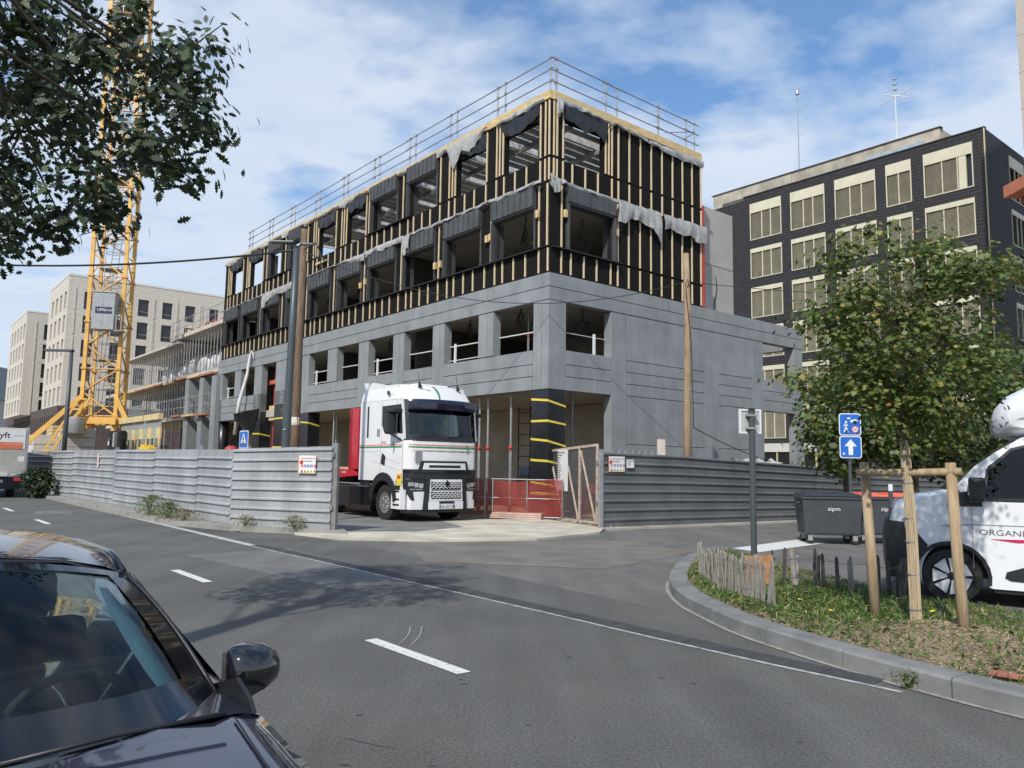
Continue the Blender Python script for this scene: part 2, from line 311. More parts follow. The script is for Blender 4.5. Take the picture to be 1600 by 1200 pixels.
# site ground and entrance apron
sheet('site_ground', [W(-9.3,.4,0), W(-8.1,-1.2), W(-1.4,-3.7), W(14,-4.5), W(40,-4.5), W(40,110), W(-9.9,110), W(-9.6,0)], .02, dirtm)
ap = [(-4.85,17.75),(-3.6,16.7),(-1.6,16.6),(.6,17.3),(2.2,19.2),(2.46,20.6),(1.0,24.0),(-2.5,22.5),(-4.3,19.0)]
sheet('entrance_apron', ap, .045, M('dusty_concrete', (.48,.44,.355), .95, var=.22, vs=1.1, bump=.4, bs=40), th=.05)
sheet('site_asphalt', [(-4.4,18.2),(-2.2,18.6),(-1.2,20.2),(-3.2,26),(-9,27)], .05, M('site_tarmac', (.17,.165,.155), .9, var=.2, vs=1, bump=.3, bs=100))
# raised concrete verge under the left fence and narrow kerb under the right fence
vg = M('verge_concrete', (.27,.26,.23), .92, var=.2, vs=2.5, bump=.5, bs=40)
sheet('verge', [W(-10.55,46), W(-10.5,8), W(-10.3,2.6), W(-9.6,.2), W(-8.4,-1.4), W(-7.9,-2.0), W(-7.7,-1.4), W(-9.2,1.0), W(-9.4,46)], .12, vg, th=.14)
sheet('fence_kerb', [W(-1.5,-3.95), W(6.6,-4.85), W(16,-5.6), W(16,-5.2), W(6.6,-4.5), W(-1.3,-3.6)], .05, conc, th=.06)
sheet('rear_verge', [W(14,-5.4), W(60,-6.5), W(60,-4), W(14,-4)], .1, conc, th=.12)
# ------------------------------------------------------------------ the building under construction (local frame: x right facade, y left facade)
concG = M('grey_precast', (.198,.214,.220), .78, var=0, col2=(.268,.283,.289), vs=1.1, stretch=(1.2,1.2,.6), bump=.12, bs=30, vlo=.32, vhi=.7)
def streaks(m, amt=.12):
    t = m.node_tree; x = t.nodes[m['mixnode']]; b = next(n for n in t.nodes if n.type == 'BSDF_PRINCIPLED')
    g = t.nodes.new('ShaderNodeTexCoord'); mp = t.nodes.new('ShaderNodeMapping'); mp.inputs['Scale'].default_value = (7, 7, .25); t.links.new(g.outputs['Object'], mp.inputs[0])
    n = t.nodes.new('ShaderNodeTexNoise'); n.inputs['Scale'].default_value = 1.6; n.inputs['Detail'].default_value = 5; t.links.new(mp.outputs[0], n.inputs['Vector'])
    mp2 = t.nodes.new('ShaderNodeMapping'); mp2.inputs['Scale'].default_value = (.5, .5, .8); t.links.new(g.outputs['Object'], mp2.inputs[0])
    n2 = t.nodes.new('ShaderNodeTexNoise'); n2.inputs['Scale'].default_value = 2.0; n2.inputs['Detail'].default_value = 3; t.links.new(mp2.outputs[0], n2.inputs['Vector'])
    a = t.nodes.new('ShaderNodeMath'); a.operation = 'ADD'; t.links.new(n.outputs['Fac'], a.inputs[0]); t.links.new(n2.outputs['Fac'], a.inputs[1])
    r = t.nodes.new('ShaderNodeMapRange'); r.inputs['From Min'].default_value = .7; r.inputs['From Max'].default_value = 1.3; r.inputs['To Min'].default_value = 1-amt; r.inputs['To Max'].default_value = 1+amt; t.links.new(a.outputs[0], r.inputs['Value'])
    v = t.nodes.new('ShaderNodeVectorMath'); v.operation = 'SCALE'; t.links.new(x.outputs[2], v.inputs[0]); t.links.new(r.outputs[0], v.inputs['Scale']); t.links.new(v.outputs[0], b.inputs['Base Color'])
streaks(concG, .11)
beige = M('raw_concrete', (.44,.41,.35), .9, var=.15, vs=.8, bump=.2, bs=20)
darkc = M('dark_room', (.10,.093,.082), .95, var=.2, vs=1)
felt = M('black_felt_board', (.014,.0135,.013), .93, var=.35, vs=4, stretch=(1,1,6), bump=.3, bs=40, spec=.12)
wave_bump(felt, 'Z', 9, .012, .7)
wood = M('batten_wood', (.68,.54,.34), .75, var=.12, vs=3, stretch=(4,4,.6), bump=.1, bs=60)
wood2 = M('plank_wood', (.58,.44,.22), .8, var=.2, vs=2.5, stretch=(1,1,4), bump=.15, bs=50)
clad = M('dark_zinc', (.085,.09,.092), .55, metal=.25, var=.15, vs=2, bump=.04, bs=8)
tarp_g = M('grey_tarp', (.42,.42,.41), .75, var=.2, vs=3.5, bump=1.0, bs=11, trans=.15)
tarp_b = M('black_tarp', (.016,.016,.019), .38, var=.3, vs=3, bump=.5, bs=5)
plas_b = M('black_wrap', (.014,.015,.018), .32, var=.3, vs=2, bump=.35, bs=3)
tape = M('yellow_tape', (.72,.56,.07), .5, var=.1)
steel = M('galvanised', (.42,.42,.41), .45, metal=.6, var=.15, vs=8)
steel_d = M('weathered_steel', (.24,.235,.23), .6, metal=.4, var=.2, vs=8)
redp = M('red_paint', (.42,.045,.04), .6, var=.15, vs=6)
whitep = M('white_paint', (.7,.7,.68), .5, var=.06)
cable_m = M('black_rubber', (.012,.012,.013), .5, var=.1)
alum = M('formwork_alu', (.66,.64,.60), .55, metal=.3, var=.2, vs=3)
KPOS = W(0,0,0)
B = thing('building', 'grey concrete and black timber building under construction with open window holes', 'building', KPOS, TH)
def PB(name, mat, x0,x1,y0,y1,z0,z1, bevel=.006, parent=None): return box(name, mat, parent or B, x0,x1,y0,y1,z0,z1, bevel)
T = .34; G = .010
def lpanel(y0, y1, z0, z1, name='concrete_panel', d=None): # on left facade
    return PB(name, concG, d or 0.0, T, y0+G, y1-G, z0+G, z1-G)
def rpanel(x0, x1, z0, z1, name='concrete_panel'): return PB(name, concG, x0+G, x1-G, 0, T, z0+G, z1-G)
wy = [(.77,2.84),(3.70,5.80),(6.60,8.64),(9.5,11.53),(12.42,14.44),(15.41,17.41),(18.2,20.0),(21.4,23.3),(24.35,26.42),(27.37,29.42)]
# corner pieces: L-shaped column, in two legs
PB('corner_column', concG, 0, T, T+G, .75-G, 4.07, 6.93); PB('corner_column', concG, 0, .76, 0, T-G, 4.07, 6.93)
# top bands
for z0, z1 in ((6.94,7.37),(7.37,7.83)):
    ys = [T, 4.2, 9.1, 14.9, 20.8, 26.0, 30.3] if z0 < 7 else [T, 3.2, 8.0, 13.1, 18.2, 23.5, 30.3]
    PB('concrete_panel', concG, 0, 3.5, 0, T-G, z0+G, z1-G)
    for a, b in zip(ys, ys[1:]): lpanel(a, b, z0, z1)
    xs = [3.5, 7.4, 11.4, 15.16]
    for a, b in zip(xs, xs[1:]): rpanel(a, b, z0, z1)
# left facade columns
full = {2, 3, 4, 6, 7, 8}
for k in range(10):
    y0 = wy[k][1]; y1 = wy[k+1][0] if k < 9 else 30.3
    zb = 4.06 if (k+1) in full or k == 9 else 5.38
    if (k+1) in (6, 7): zb = 4.06
    ym = y0+(y1-y0)*.42
    lpanel(y0, ym, zb, 6.93, 'column_panel'); lpanel(ym, y1, zb, 6.93, 'column_panel')
# left spandrels
for a, b in ((.75,5.80),(6.60,8.64),(9.5,11.53),(12.42,17.41),(24.35,29.42)):
    for z0, z1 in ((4.06,4.51),(4.51,4.9),(4.9,5.37)): lpanel(a, b, z0, z1)
# right facade
rpanel(2.88, 3.68, 0, 6.93, 'column_panel'); rpanel(8.11, 8.96, 0, 6.93, 'column_panel'); rpanel(11.25, 12.06, 0, 6.93, 'column_panel'); rpanel(14.48, 15.16, 0, 6.93, 'column_panel')
for a, b in ((.77,2.88),(12.06,14.48)):
    for z0, z1 in ((4.06,4.51),(4.51,4.9),(4.9,5.37)): rpanel(a, b, z0, z1)
for a, b in ((3.69,8.11),(8.96,11.25)):
    for z0, z1 in ((0,2.42),(2.42,4.09),(4.09,4.5),(4.5,4.91),(4.91,5.32),(5.32,6.93)): rpanel(a, b, z0, z1)
# beams behind the open end bay
PB('rear_beam', concG, 12.06, 15.16, 5.2, 5.5, 6.94, 7.6); PB('rear_column', concG, 14.6, 15.16, 3.2, 3.7, 0, 6.93)
PB('end_wall', beige, 11.3, 11.6, T+.01, 9, 0, 6.9)
PB('end_band', concG, 14.82, 15.16, T+.01, 9, 6.94, 7.8)
# ground columns, wrapped in black plastic with yellow tape
def wrapped(x0, x1, y0, y1, ztop, tapes, zlow=0):
    c = PB('wrapped_column', plas_b, x0, x1, y0, y1, 0.02, ztop, bevel=.03)
    for z in tapes:
        mb = MB(); e = .006; dz = rnd.uniform(.0,.12)
        mb.add([(x0-e,y1+e,z+dz),(x0-e,y0-e,z+.04),(x1+e,y0-e,z-dz),(x1+e,y0-e,z-dz+.06),(x0-e,y0-e,z+.11),(x0-e,y1+e,z+dz+.07)], [(0,1,4,5),(1,2,3,4)])
        mb.build('tape', tape, c, fix=False)
    return c
wrapped(-.02, .76, -.02, .76, 4.05, (3.62,2.98,2.35,1.72,1.0,.72))
for y0, y1, zt, tp in ((5.85,6.6,4.05,(3.5,2.6)),(11.6,12.4,4.05,(3.5,2.6)),(17.25,18.2,4.05,(3.5,2.3)),(20.2,21.4,4.7,(3.85,2.35)),(23.3,24.3,4.4,(3.1,2.2))): wrapped(.0, .62, y0, y1, zt, tp)
# column stubs between ground wraps and first floor in the tall entrance bays
lpanel(20.0, 21.4, 4.7, 5.38, 'column_panel'); lpanel(23.3, 24.35, 4.42, 5.38, 'column_panel')
MB().lathe([(.33,0),(.35,1.2),(.32,2.4),(.36,4.1)], 14, (.35,29.9,0)).build('wrapped_column', plas_b, B, smooth=True)
lpanel(29.42, 30.3, 4.06, 5.38, 'column_panel'); PB('end_column', concG, -.25, .1, 29.75, 30.6, 0, 6.9)
# lifted flap of black wrap beside the white strap
MB().add([(-.02,24.3,3.1),(-.75,25.2,4.3),(-.05,23.3,4.55),(-.02,24.3,4.5),(-.8,24.9,3.9)], [(0,2,3),(0,4,1),(0,1,2)]).build('loose_wrap', plas_b, B, fix=False)
# slabs and inner walls
PB('floor_slab', beige, T+.01, 11.2, T+.01, 30.2, 4.08, 4.46); PB('floor_slab', beige, T+.01, 14.0 if 0 else 8.0, T+.01, 30.2, 7.42, 7.8)
PB('roof_slab', beige, 8.0, 11.2, T+.01, 30.2, 7.42, 7.8)
PB('floor_slab', beige, .25, 7.9, .25, 30.2, 10.55, 10.82)
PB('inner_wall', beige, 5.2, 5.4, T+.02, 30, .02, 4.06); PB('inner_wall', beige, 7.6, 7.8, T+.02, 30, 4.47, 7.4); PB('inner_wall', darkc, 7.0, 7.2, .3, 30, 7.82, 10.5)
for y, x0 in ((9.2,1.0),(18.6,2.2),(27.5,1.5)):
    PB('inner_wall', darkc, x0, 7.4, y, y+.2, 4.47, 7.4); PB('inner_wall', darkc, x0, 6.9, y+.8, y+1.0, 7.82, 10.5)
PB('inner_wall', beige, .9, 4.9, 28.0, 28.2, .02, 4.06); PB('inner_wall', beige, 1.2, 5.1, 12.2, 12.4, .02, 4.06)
PB('rear_wall', beige, 3.0, 11.2, 29.9, 30.2, .02, 7.4); PB('end_gable', felt, .3, 7.9, 30.0, 30.2, 7.82, 10.5)
PB('rear_wall', beige, 10.9, 11.2, .4, 29.8, 0.02, 7.4)
# ---- timber storeys
XO = .05     # outer face of black boards, set in from the concrete
TW = .22
def lb(y0, y1, z0, z1, name='felt_board', mat=felt): return PB(name, mat, XO, XO+TW, y0, y1, z0, z1, 0)
def rb(x0, x1, z0, z1, name='felt_board', mat=felt): return PB(name, mat, x0, x1, XO, XO+TW, z0, z1, 0)
YE = 30.0; XE = 8.05
w3 = [(.62,2.45),(3.47,5.31),(6.62,8.60),(9.57,11.62),(12.26,14.0),(15.14,16.95),(18.9,20.25),(21.43,22.9),(24.05,25.82),(27.04,28.78)]
w2 = [(.79,2.9),(3.71,5.84),(6.65,8.77),(9.56,11.66),(12.48,14.57),(15.48,17.68),(18.5,20.3),(21.37,23.63),(24.32,26.61),(27.31,29.33)]
segs = [i*3.0+XO+TW for i in range(10)]+[YE]
for z0, z1 in ((7.84,8.66),(10.86,11.7)):
    for a, b in zip([XO]+segs[1:-1], segs[1:]): lb(a, b-.004, z0, z1)
    for a, b in ((XO+TW,2.97),(2.974,5.6),(5.604,XE)): rb(a, b-.004, z0, z1)
for wl, z0, z1 in ((w2, 8.7, 10.86), (w3, 11.72, 13.66)):
    prev = XO
    for a, b in wl+[(YE, YE)]:
        if a-prev > .05: lb(prev, a, z0, z1)
        prev = b
    rw = (.79, 2.97) if wl is w2 else (.67, 2.56)
    rb(XO+TW, rw[0], z0, z1); 
    for a, b in ((rw[1],5.6),(5.604,XE)): rb(a, b-.004, z0, z1)
# closing header boards
box_bays3 = {2, 3, 6, 7}
for k, (a, b) in enumerate(w3): lb(a, b, 13.1, 13.66, 'header_board')
rb(.67, 2.56, 13.12, 13.66, 'header_board')
for k, (a, b) in enumerate(w2): PB('header_board', felt, XO+.03, XO+TW, a, b, 10.12, 10.86, 0)
PB('header_board', felt, .79, 2.97, XO+.03, XO+TW, 10.25, 10.86, 0)
# sill ledges
ledge = M('ledge_metal', (.02,.02,.021), .5, metal=.3, var=.1)
PB('sill_ledge', ledge, -.10, XO+TW, .5, YE, 8.66, 8.70, 0); PB('sill_ledge', ledge, .12, 3.3, -.10, XO+TW, 8.66, 8.70, 0)
for a, b in ((8.4, 11.9),(20.9,23.2)): PB('sill_ledge', ledge, -.08, XO+TW, a, b, 11.70, 11.735, 0)
# zinc window boxes: standing-seam header cassettes plus reveals
def zbox_left(a, b, z0, zh, z1):
    o = MB().box(-.11, XO+.02, a-.06, b+.06, zh, z1-.03).box(-.06, XO+.2, a-.06, b+.06, zh-.06, zh).build('window_header', clad, B)
    n = 7
    for i in range(n+1):
        y = a-.05+(b-a+.1)*i/n; inst_seam(o, -.125, y, zh+.01, z1-.05)
    MB().box(-.11, .45, b+.0, b+.06, z0, zh-.06).build('window_reveal', clad, B); MB().box(-.0, .45, a-.06, a, z0, zh-.06).build('window_reveal', clad, B)
SEAM = None
def inst_seam(o, x, y, z0, z1):
    MB().box(x-.012, x+.03, y-.012, y+.012, z0, z1).build('seam', clad, o)
for k, (a, b) in enumerate(w2): zbox_left(a, b, 8.7, 10.16, 10.84)
for k in box_bays3: zbox_left(w3[k][0], w3[k][1], 11.73, 13.14, 13.82)
o = MB().box(.76, 3.03, -.11, XO+.02, 10.3, 10.81).box(.76, 3.03, -.06, .25, 10.24, 10.3).build('window_header', clad, B)
for i in range(8): MB().box(.80+i*.31-.012, .80+i*.31+.012, -.14, -.1, 10.31, 10.79).build('seam', clad, o)
MB().box(2.97, 3.03, -.11, .5, 8.7, 10.24).build('window_reveal', clad, B); MB().box(.76, .80, -.11, .45, 8.7, 10.24).build('window_reveal', clad, B)
# battens
bats = {}
def bat(facade, t, z0, z1, w=.05):
    key = (round(z1-z0, 2), w)
    lean = rnd.uniform(-.004, .004)
    if key not in bats:
        o = MB().box(-.022, .022, -w/2, w/2, 0, z1-z0).build('batten', wood, B); bats[key] = o; first = True
    else: o = inst(bats[key], 'batten', B)
    if facade == 'L': o.location = (XO-.02, t, z0); o.rotation_euler = (lean, 0, 0)
    else: o.location = (t, XO-.02, z0); o.rotation_euler = (0, lean, math.pi/2)
b3 = [.09,.28,.52,1.22,1.82,2.42,2.85,3.45,4.15,4.74,5.37,5.76,6.36,7.04,7.63,8.25,8.67,9.3,9.96,10.57,11.17,11.63,12.2,12.89,13.51,14.1,14.54,15.13,15.84,16.45,17.05,17.49,18.08,18.75,19.41,20.43,21.04,21.74,22.37,22.97,23.42,24.02,24.71,25.36,25.97,26.42,27.01,27.75,28.35,28.94,29.4]
b2 = [.11,.55,1.22,1.84,2.43,2.86,3.45,4.13,4.72,5.33,5.76,6.37,7.05,7.66,8.26,8.66,9.26,9.96,10.55,11.16,11.6,12.19,12.89,13.49,14.11,14.53,15.12,15.84,16.44,17.04,17.48,18.07,18.7,19.40,20.45,21.06,21.76,22.37,22.95,23.4,24.04,24.71,25.34,25.96,26.4,27.03,27.71,28.33,28.93,29.42]
inw = lambda y, wl, m=.0: any(a-m < y < b+m for a, b in wl)
for y in b3: bat('L', y, 10.92, 11.66)
for y in b2: bat('L', y, 7.88, 8.64)
up3 = [(.09,0),(.28,0),(.52,0),(2.50,0),(2.68,0),(2.85,0),(3.42,0),(5.37,0),(5.55,0),(5.76,0),(6.36,0),(9.1,0),(11.95,0),(12.2,0),(14.06,0),(14.3,0),(14.54,0),(15.1,0),(17.0,0),(17.25,0),(17.5,0),(18.2,0),(20.9,0),(23.42,0),(23.9,0),(25.9,0),(26.1,0),(26.35,0),(26.98,0),(28.85,0),(29.1,0),(29.4,0)]
for y, _ in up3: bat('L', y, 11.76, 13.62)
for y in (.15,.55,3.1,6.37,9.1,12.19,15.1,18.07,21.06,24.0,26.9,29.7): bat('L', y, 8.74, 10.8)
r3 = [.18,.32,.59,1.02,1.63,2.24,2.94,3.27,3.84,4.44,5.04,5.65,6.26,6.86,7.45,8.0]
r2 = [.55,.98,1.58,2.19,2.88,3.24,3.81,4.41,5.01,5.6,6.22,6.81,7.40,7.96]
for x in r3: bat('R', x, 10.92, 11.66)
for x in r3[:3]+[2.62,2.78]+r3[6:]: bat('R', x, 11.76, 13.62)
for x in r2: bat('R', x, 7.88, 8.62)
for x in [.55]+[3.24]+r2[6:]: bat('R', x, 8.72, 10.82)
for y, z in ((.55,9.85),(3.25,9.6),(6.5,9.25),(6.15,9.25),(12.4,9.5),(12.0,9.6),(3.05,9.62)): PB('wood_block', wood2, -.09, -.0, y-.07, y+.07, z-.13, z+.13, .004)
PB('wood_block', wood2, .60, .72, -.09, 0, 9.75, 10.0, .004); PB('wood_block', wood2, 3.06, 3.18, -.09, 0, 9.62, 9.88, .004)
PB('plank', wood2, -.08, -.02, 15.9, 17.0, 11.3, 11.4, 0).rotation_euler = (R_(0), 0, 0)
PB('red_edge', redp, XE+.01, XE+.16, .02, .3, 7.84, 11.9, .01)
# roof timber edge
for a, b in zip([XO]+segs[1:-1], segs[1:]): PB('roof_edge_board', wood2, .0, .16, a, b-.01, 13.68, 13.98, .004)
for a, b in ((.17,3.0),(3.01,5.8),(5.81,XE)): PB('roof_edge_board', wood2, a, b, .0, .16, 13.68, 13.97, .004)
# recessed pale wall above the podium and its cables
sw = PB('side_wall', M('pale_wall', (.36,.35,.32), .85, var=.08, vs=.6, bump=.1, bs=10), XE+.2, 11.5, 1.0, 1.3, 7.81, 12.45)
PB('wall_joint', M('joint_grey', (.17,.165,.16), .9, var=0), XE+.2, 11.5, .992, 1.0, 10.02, 10.05, 0, sw)
for x, zt in ((9.25,9.7),(10.2,9.6)):
    MB().path([(x+.1*math.sin(i*.9), .97, zt-i*.25-.0) for i in range(8)], .018, 5).build('wall_cable', cable_m, sw, smooth=True)
# formwork roof over the third storey: alu beams with slots of sky
fw = PB('formwork_deck', wood2, .3, 7.8, 17.9, 18.0, 13.5, 13.6, 0)
n = 0
y = .35
while y < 20.2:
    n += 1
    if n % 4 != 2: PB('formwork_panel', alum, .3, 7.7, y, y+.40, 13.42, 13.5, 0)
    PB('formwork_beam', alum, .3, 7.8, y-.03, y+.05, 13.24, 13.42, 0)
    y += .47
for x in (1.2, 3.4, 5.6): PB('formwork_girder', steel, x, x+.1, .3, 20.3, 13.05, 13.23, 0)
# drapes
def drape(name, mat, pts, hang, side='L', n=40, seed=0, out=.06, jag=.16, bulge=.07):
    """cloth hanging from a line: pts (t, z); hang: list of lengths interpolated"""
    r = random.Random(seed); vs = []; fs = []; cols = 7; nz = [r.uniform(0, 6.3) for _ in range(6)]; span = abs(pts[-1][0]-pts[0][0]); nk = max(3, int(span/.45)); kn = [r.uniform(-1, 1) for _ in range(nk+2)]; kf = [r.uniform(-1, 1) for _ in range(nk*2+3)]
    def sm(K, f): q = f*(len(K)-2); a_ = int(q); u_ = q-a_; return K[a_]*(1-u_)+K[a_+1]*u_
    for i in range(n+1):
        f = i/n; k = f*(len(pts)-1); a = int(min(k, len(pts)-2)); t = pts[a][0]+(pts[a+1][0]-pts[a][0])*(k-a); z = pts[a][1]+(pts[a+1][1]-pts[a][1])*(k-a)
        k = f*(len(hang)-1); a = int(min(k, len(hang)-2)); h = hang[a]+(hang[a+1]-hang[a])*(k-a); h *= 1+jag*1.4*sm(kn, f)
        for j in range(cols):
            g_ = j/(cols-1); o = out+bulge*math.sin(g_*math.pi)*(.6+.4*sm(kn, 1-f))+.022*math.sin(f*n*.75+2*sm(kf, f))*(.3+.7*g_)+.05*sm(kf, min(1, max(0, f+.03*math.sin(g_*3+nz[3]))))*g_
            zz = z-h*g_+.025*sm(kf, 1-f)
            vs.append((XO-o, t, zz) if side == 'L' else (t, XO-o, zz))
    for i in range(n):
        for j in range(cols-1): a = i*cols+j; fs.append((a, a+1, a+cols+1, a+cols))
    mb = MB().add(vs, fs); ob = mb.build(name, mat, B, smooth=True, fix=False); return ob
drape('grey_tarp', tarp_g, [(.3,13.78),(2.8,13.72)], [.1,.16,.22,.15,.1], n=40, seed=1, out=.1)
drape('black_tarp', tarp_b, [(.55,13.7),(2.5,13.7)], [.35,.65,.72,.68,.45], n=30, seed=2, out=.05)
drape('grey_tarp', tarp_g, [(3.3,13.8),(5.9,13.8)], [.08,.3,.75,.5,.85,.15], n=50, seed=3, out=.13)
drape('black_tarp', tarp_b, [(3.45,13.6),(5.3,13.6)], [.5,.55,.3], n=24, seed=4)
drape('grey_tarp', tarp_g, [(5.9,13.86),(12.0,13.84)], [.22,.28,.12,.2,.14,.25,.12], n=90, seed=5, out=.1)
drape('grey_tarp', tarp_g, [(12.0,13.84),(18.5,13.84)], [.12,.1,.3,.1,.2,.1,.25], n=90, seed=6, out=.1)
for a, b, s in ((12.2,14.0,7),(15.1,17.0,8),(24.0,25.9,9),(27.0,28.9,10)): drape('black_tarp', tarp_b, [(a,13.7),(b,13.7)], [.5,.62,.6,.55], n=26, seed=s)
drape('grey_tarp', tarp_g, [(18.5,13.84),(30.0,13.84)], [.15,.1,.3,.1,.2,.1,.25,.12,.3,.1], n=120, seed=11, out=.1)
drape('grey_tarp', tarp_g, [(.3,10.95),(8.3,10.93)], [.12,.1,.12,.08,.1,.1,.08], n=90, seed=12, out=.17, bulge=.02)
drape('grey_tarp', tarp_g, [(8.75,10.95),(11.9,10.95)], [.3,.22,.34,.2,.3], n=40, seed=13, out=.17)
drape('grey_tarp', tarp_g, [(8.2,10.9),(8.75,10.9)], [.8,.45,.9,.7], n=16, seed=14, out=.2)
drape('grey_tarp', tarp_g, [(12.0,10.92),(18.1,10.9)], [.3,.25,.08,.06,.08,.07,.06], n=60, seed=15, out=.16)
drape('grey_tarp', tarp_g, [(18.0,10.9),(18.6,10.9)], [.3,.5,.3], n=12, seed=16, out=.2)
drape('grey_tarp', tarp_g, [(19.0,10.94),(23.4,10.9)], [.5,.45,.35,.4,.7], n=50, seed=17, out=.18)
drape('grey_tarp', tarp_g, [(23.4,10.9),(30,10.86)], [.1,.07,.06,.07,.06], n=50, seed=18, out=.16)
drape('grey_tarp', tarp_g, [(.25,13.80),(2.9,13.66)], [.2,.16,.16,.1,.12], 'R', n=50, seed=21, out=.1)
drape('grey_tarp', tarp_g, [(.2,13.7),(.5,13.7)], [.5,.6,.45], 'R', n=10, seed=29, out=.13)
drape('black_tarp', tarp_b, [(.55,13.66),(2.6,13.62)], [.5,.62,.66,.6,.7], 'R', n=40, seed=22, out=.06, bulge=.1)
drape('grey_tarp', tarp_g, [(3.0,13.74),(4.3,13.62),(5.6,13.6),(8.1,13.68)], [.1,.14,.1,.16,.22,.3,.25], 'R', n=60, seed=23, out=.1)
drape('black_tarp', tarp_b, [(3.0,13.7),(5.6,13.64)], [.15,.1,.2,.1], 'R', n=40, seed=24, out=.06)
drape('grey_tarp', tarp_g, [(.0,11.0),(.9,10.93),(3.1,10.9)], [.12,.22,.1,.12,.12,.1,.14], 'R', n=60, seed=25, out=.16, bulge=.02)
drape('grey_tarp', tarp_g, [(3.1,10.92),(5.4,10.95)], [.7,.95,.5,.5,.62,.7,.95], 'R', n=44, seed=26, out=.17)
drape('grey_tarp', tarp_g, [(5.55,10.95),(8.15,10.98)], [.65,.5,.55,.6,.62,.6,.65], 'R', n=44, seed=27, out=.17)
drape('grey_tarp', tarp_g, [(-.1,11.05),(.35,10.95)], [.3,.6,.35], 'R', n=10, seed=28, out=.16)
# thin white strap hanging down the facade at the entrance
MB().path([(-.5,25.55,3.15),(-.42,25.3,5.0),(-.2,24.9,6.5),(-.14,24.75,7.6),(-.12,24.6,7.85),(-.1,24.45,7.65),(-.08,24.4,7.3)], .11, 6, rr=[.10,.10,.095,.08,.04,.035,.03]).build('white_strap', whitep, B, smooth=True)
# first-floor safety rails inside the window holes
def frail(y0, y1, post):
    mb = MB(); z = 6.02; mb.tube((.28,y0,z), (.28,y1,z+.02), .022, n=6)
    if post: mb.box(.22,.28, y1-.42, y1-.34, 5.36, 6.12); mb.tube((.28,y0,5.5), (.28,y1,5.5), .018, n=6)
    mb.build('safety_rail', whitep, B)
for k, p in ((0,0),(1,1),(2,0),(3,1),(4,0),(5,1),(9,1)):
    a, b = wy[k]; frail(a, b, p)
mb = MB().tube((.78,.25,6.0), (2.87,.25,5.98), .012, n=6).box(2.25,2.33,.2,.26,5.36,6.1); mb.build('safety_rail', whitep, B)
mb = MB().box(.5,5.1,T+.3,T+.36,0.1,.2)
# red edge beams in the tall entrance
PB('red_beam', M('red_oxide', (.50,.12,.07), .7, var=.2, vs=5), .5, .62, 19.6, 24.3, 5.9, 6.12); PB('plywood_box', wood2, .42, .6, 21.9, 23.1, 3.9, 4.7)
for y in (21.6, 22.5, 23.1): MB().tube((.7,y,0), (.7,y,6.9), .04, n=6).build('scaffold_tube', redp if y > 22.9 else steel_d, B)
for z in (4.4, 5.0, 6.4): MB().tube((.7,21.5,z), (.7,23.2,z), .02, n=5).build('scaffold_tube', steel_d, B)

# ------------------------------------------------------------------ roof guardrails
def rail_run(name, label, posts, side):
    t = thing(name, label, 'guardrail', W(0,0,13.9), TH)
    P = lambda s, z: (.1, s, z) if side == 'L' else (s, .1, z)
    for a in posts:
        mb = MB().tube(P(a, -.1), P(a, 1.30), .028, n=6)
        for z in (.42, .86, 1.24): mb.box(*[c for pr in zip([v-.04 for v in P(a,z)], [v+.04 for v in P(a,z)]) for c in pr])
        mb.build('post', steel, t)
    for z in (.42, .83, 1.22):
        for a, b in zip(posts[::2], posts[2::2]+[posts[-1]]):
            if b > a: MB().tube(P(a-.15, z+rnd.uniform(-.02,.02)), P(b+.3, z+rnd.uniform(-.02,.02)), .020, n=5).build('rail', steel_d, t)
    return t
lp = [.15]
for i in range(10): lp += [2.5+i*2.93, 2.94+i*2.93]
rail_run('roof_guardrail', 'long steel guardrail along the left roof edge of the unfinished building', lp[:19], 'L')
rt = rail_run('roof_guardrail', 'steel guardrail on the right roof edge of the unfinished building, ending above the pale wall', [.3,.34,2.7,3.26,5.51,5.55,7.2,7.72], 'R')
MB().tube((5.9,.1,.35), (7.7,.1,.9), .018, n=5).tube((7.0,.1,.4), (7.7,.1,.85), .018, n=5).build('brace', steel_d, rt)
rt2 = thing('roof_guardrail', 'small steel guardrail on the flat roof behind the pale wall', 'guardrail', W(9.3,7,12.0), TH)
for x in (0,1.2): MB().tube((x,0,0), (x,0,1.9), .03, n=6).build('post', steel, rt2)
for z in (.7,1.3): MB().tube((-2.2,0,z+.1), (1.6,0,z), .022, n=5).build('rail', steel_d, rt2)
PB('upper_roof', beige, 8.3, 14, 6.0, 12, 11.7, 12.0)
PB('upper_core', beige, 8.3, 11.45, 1.32, 9, 7.82, 12.3)

# ------------------------------------------------------------------ steel props standing in the open ground floor and upper rooms
prop_mesh = {}
def prop(x, y, z0, z1, label, r=.05, m=None):
    m = m or steel; h = round(z1-z0, 1)
    if (h, r, m.name) not in prop_mesh:
        t = thing('steel_prop', label, 'prop')
        MB().tube((0,0,0), (0,0,h*.55), r*1.15, n=8).build('outer_tube', m, t); MB().tube((0,0,h*.5), (0,0,h-.02), r*.8, n=8).build('inner_tube', m, t)
        MB().box(-.07,.07,-.07,.07,0,.015).box(-.07,.07,-.07,.07,h-.03,h-.01).build('plate', m, t); MB().lathe([(r*1.1,h*.53),(r*1.7,h*.55),(r*1.1,h*.57)], 8).build('collar', redp, t)
        prop_mesh[(h, r, m.name)] = t
    else: t = copy_tree(prop_mesh[(h, r, m.name)])
    t['label'] = label; t['group'] = 'steel props holding up the floors'; t.location = W(x, y, z0); t.rotation_euler = (0, 0, TH)
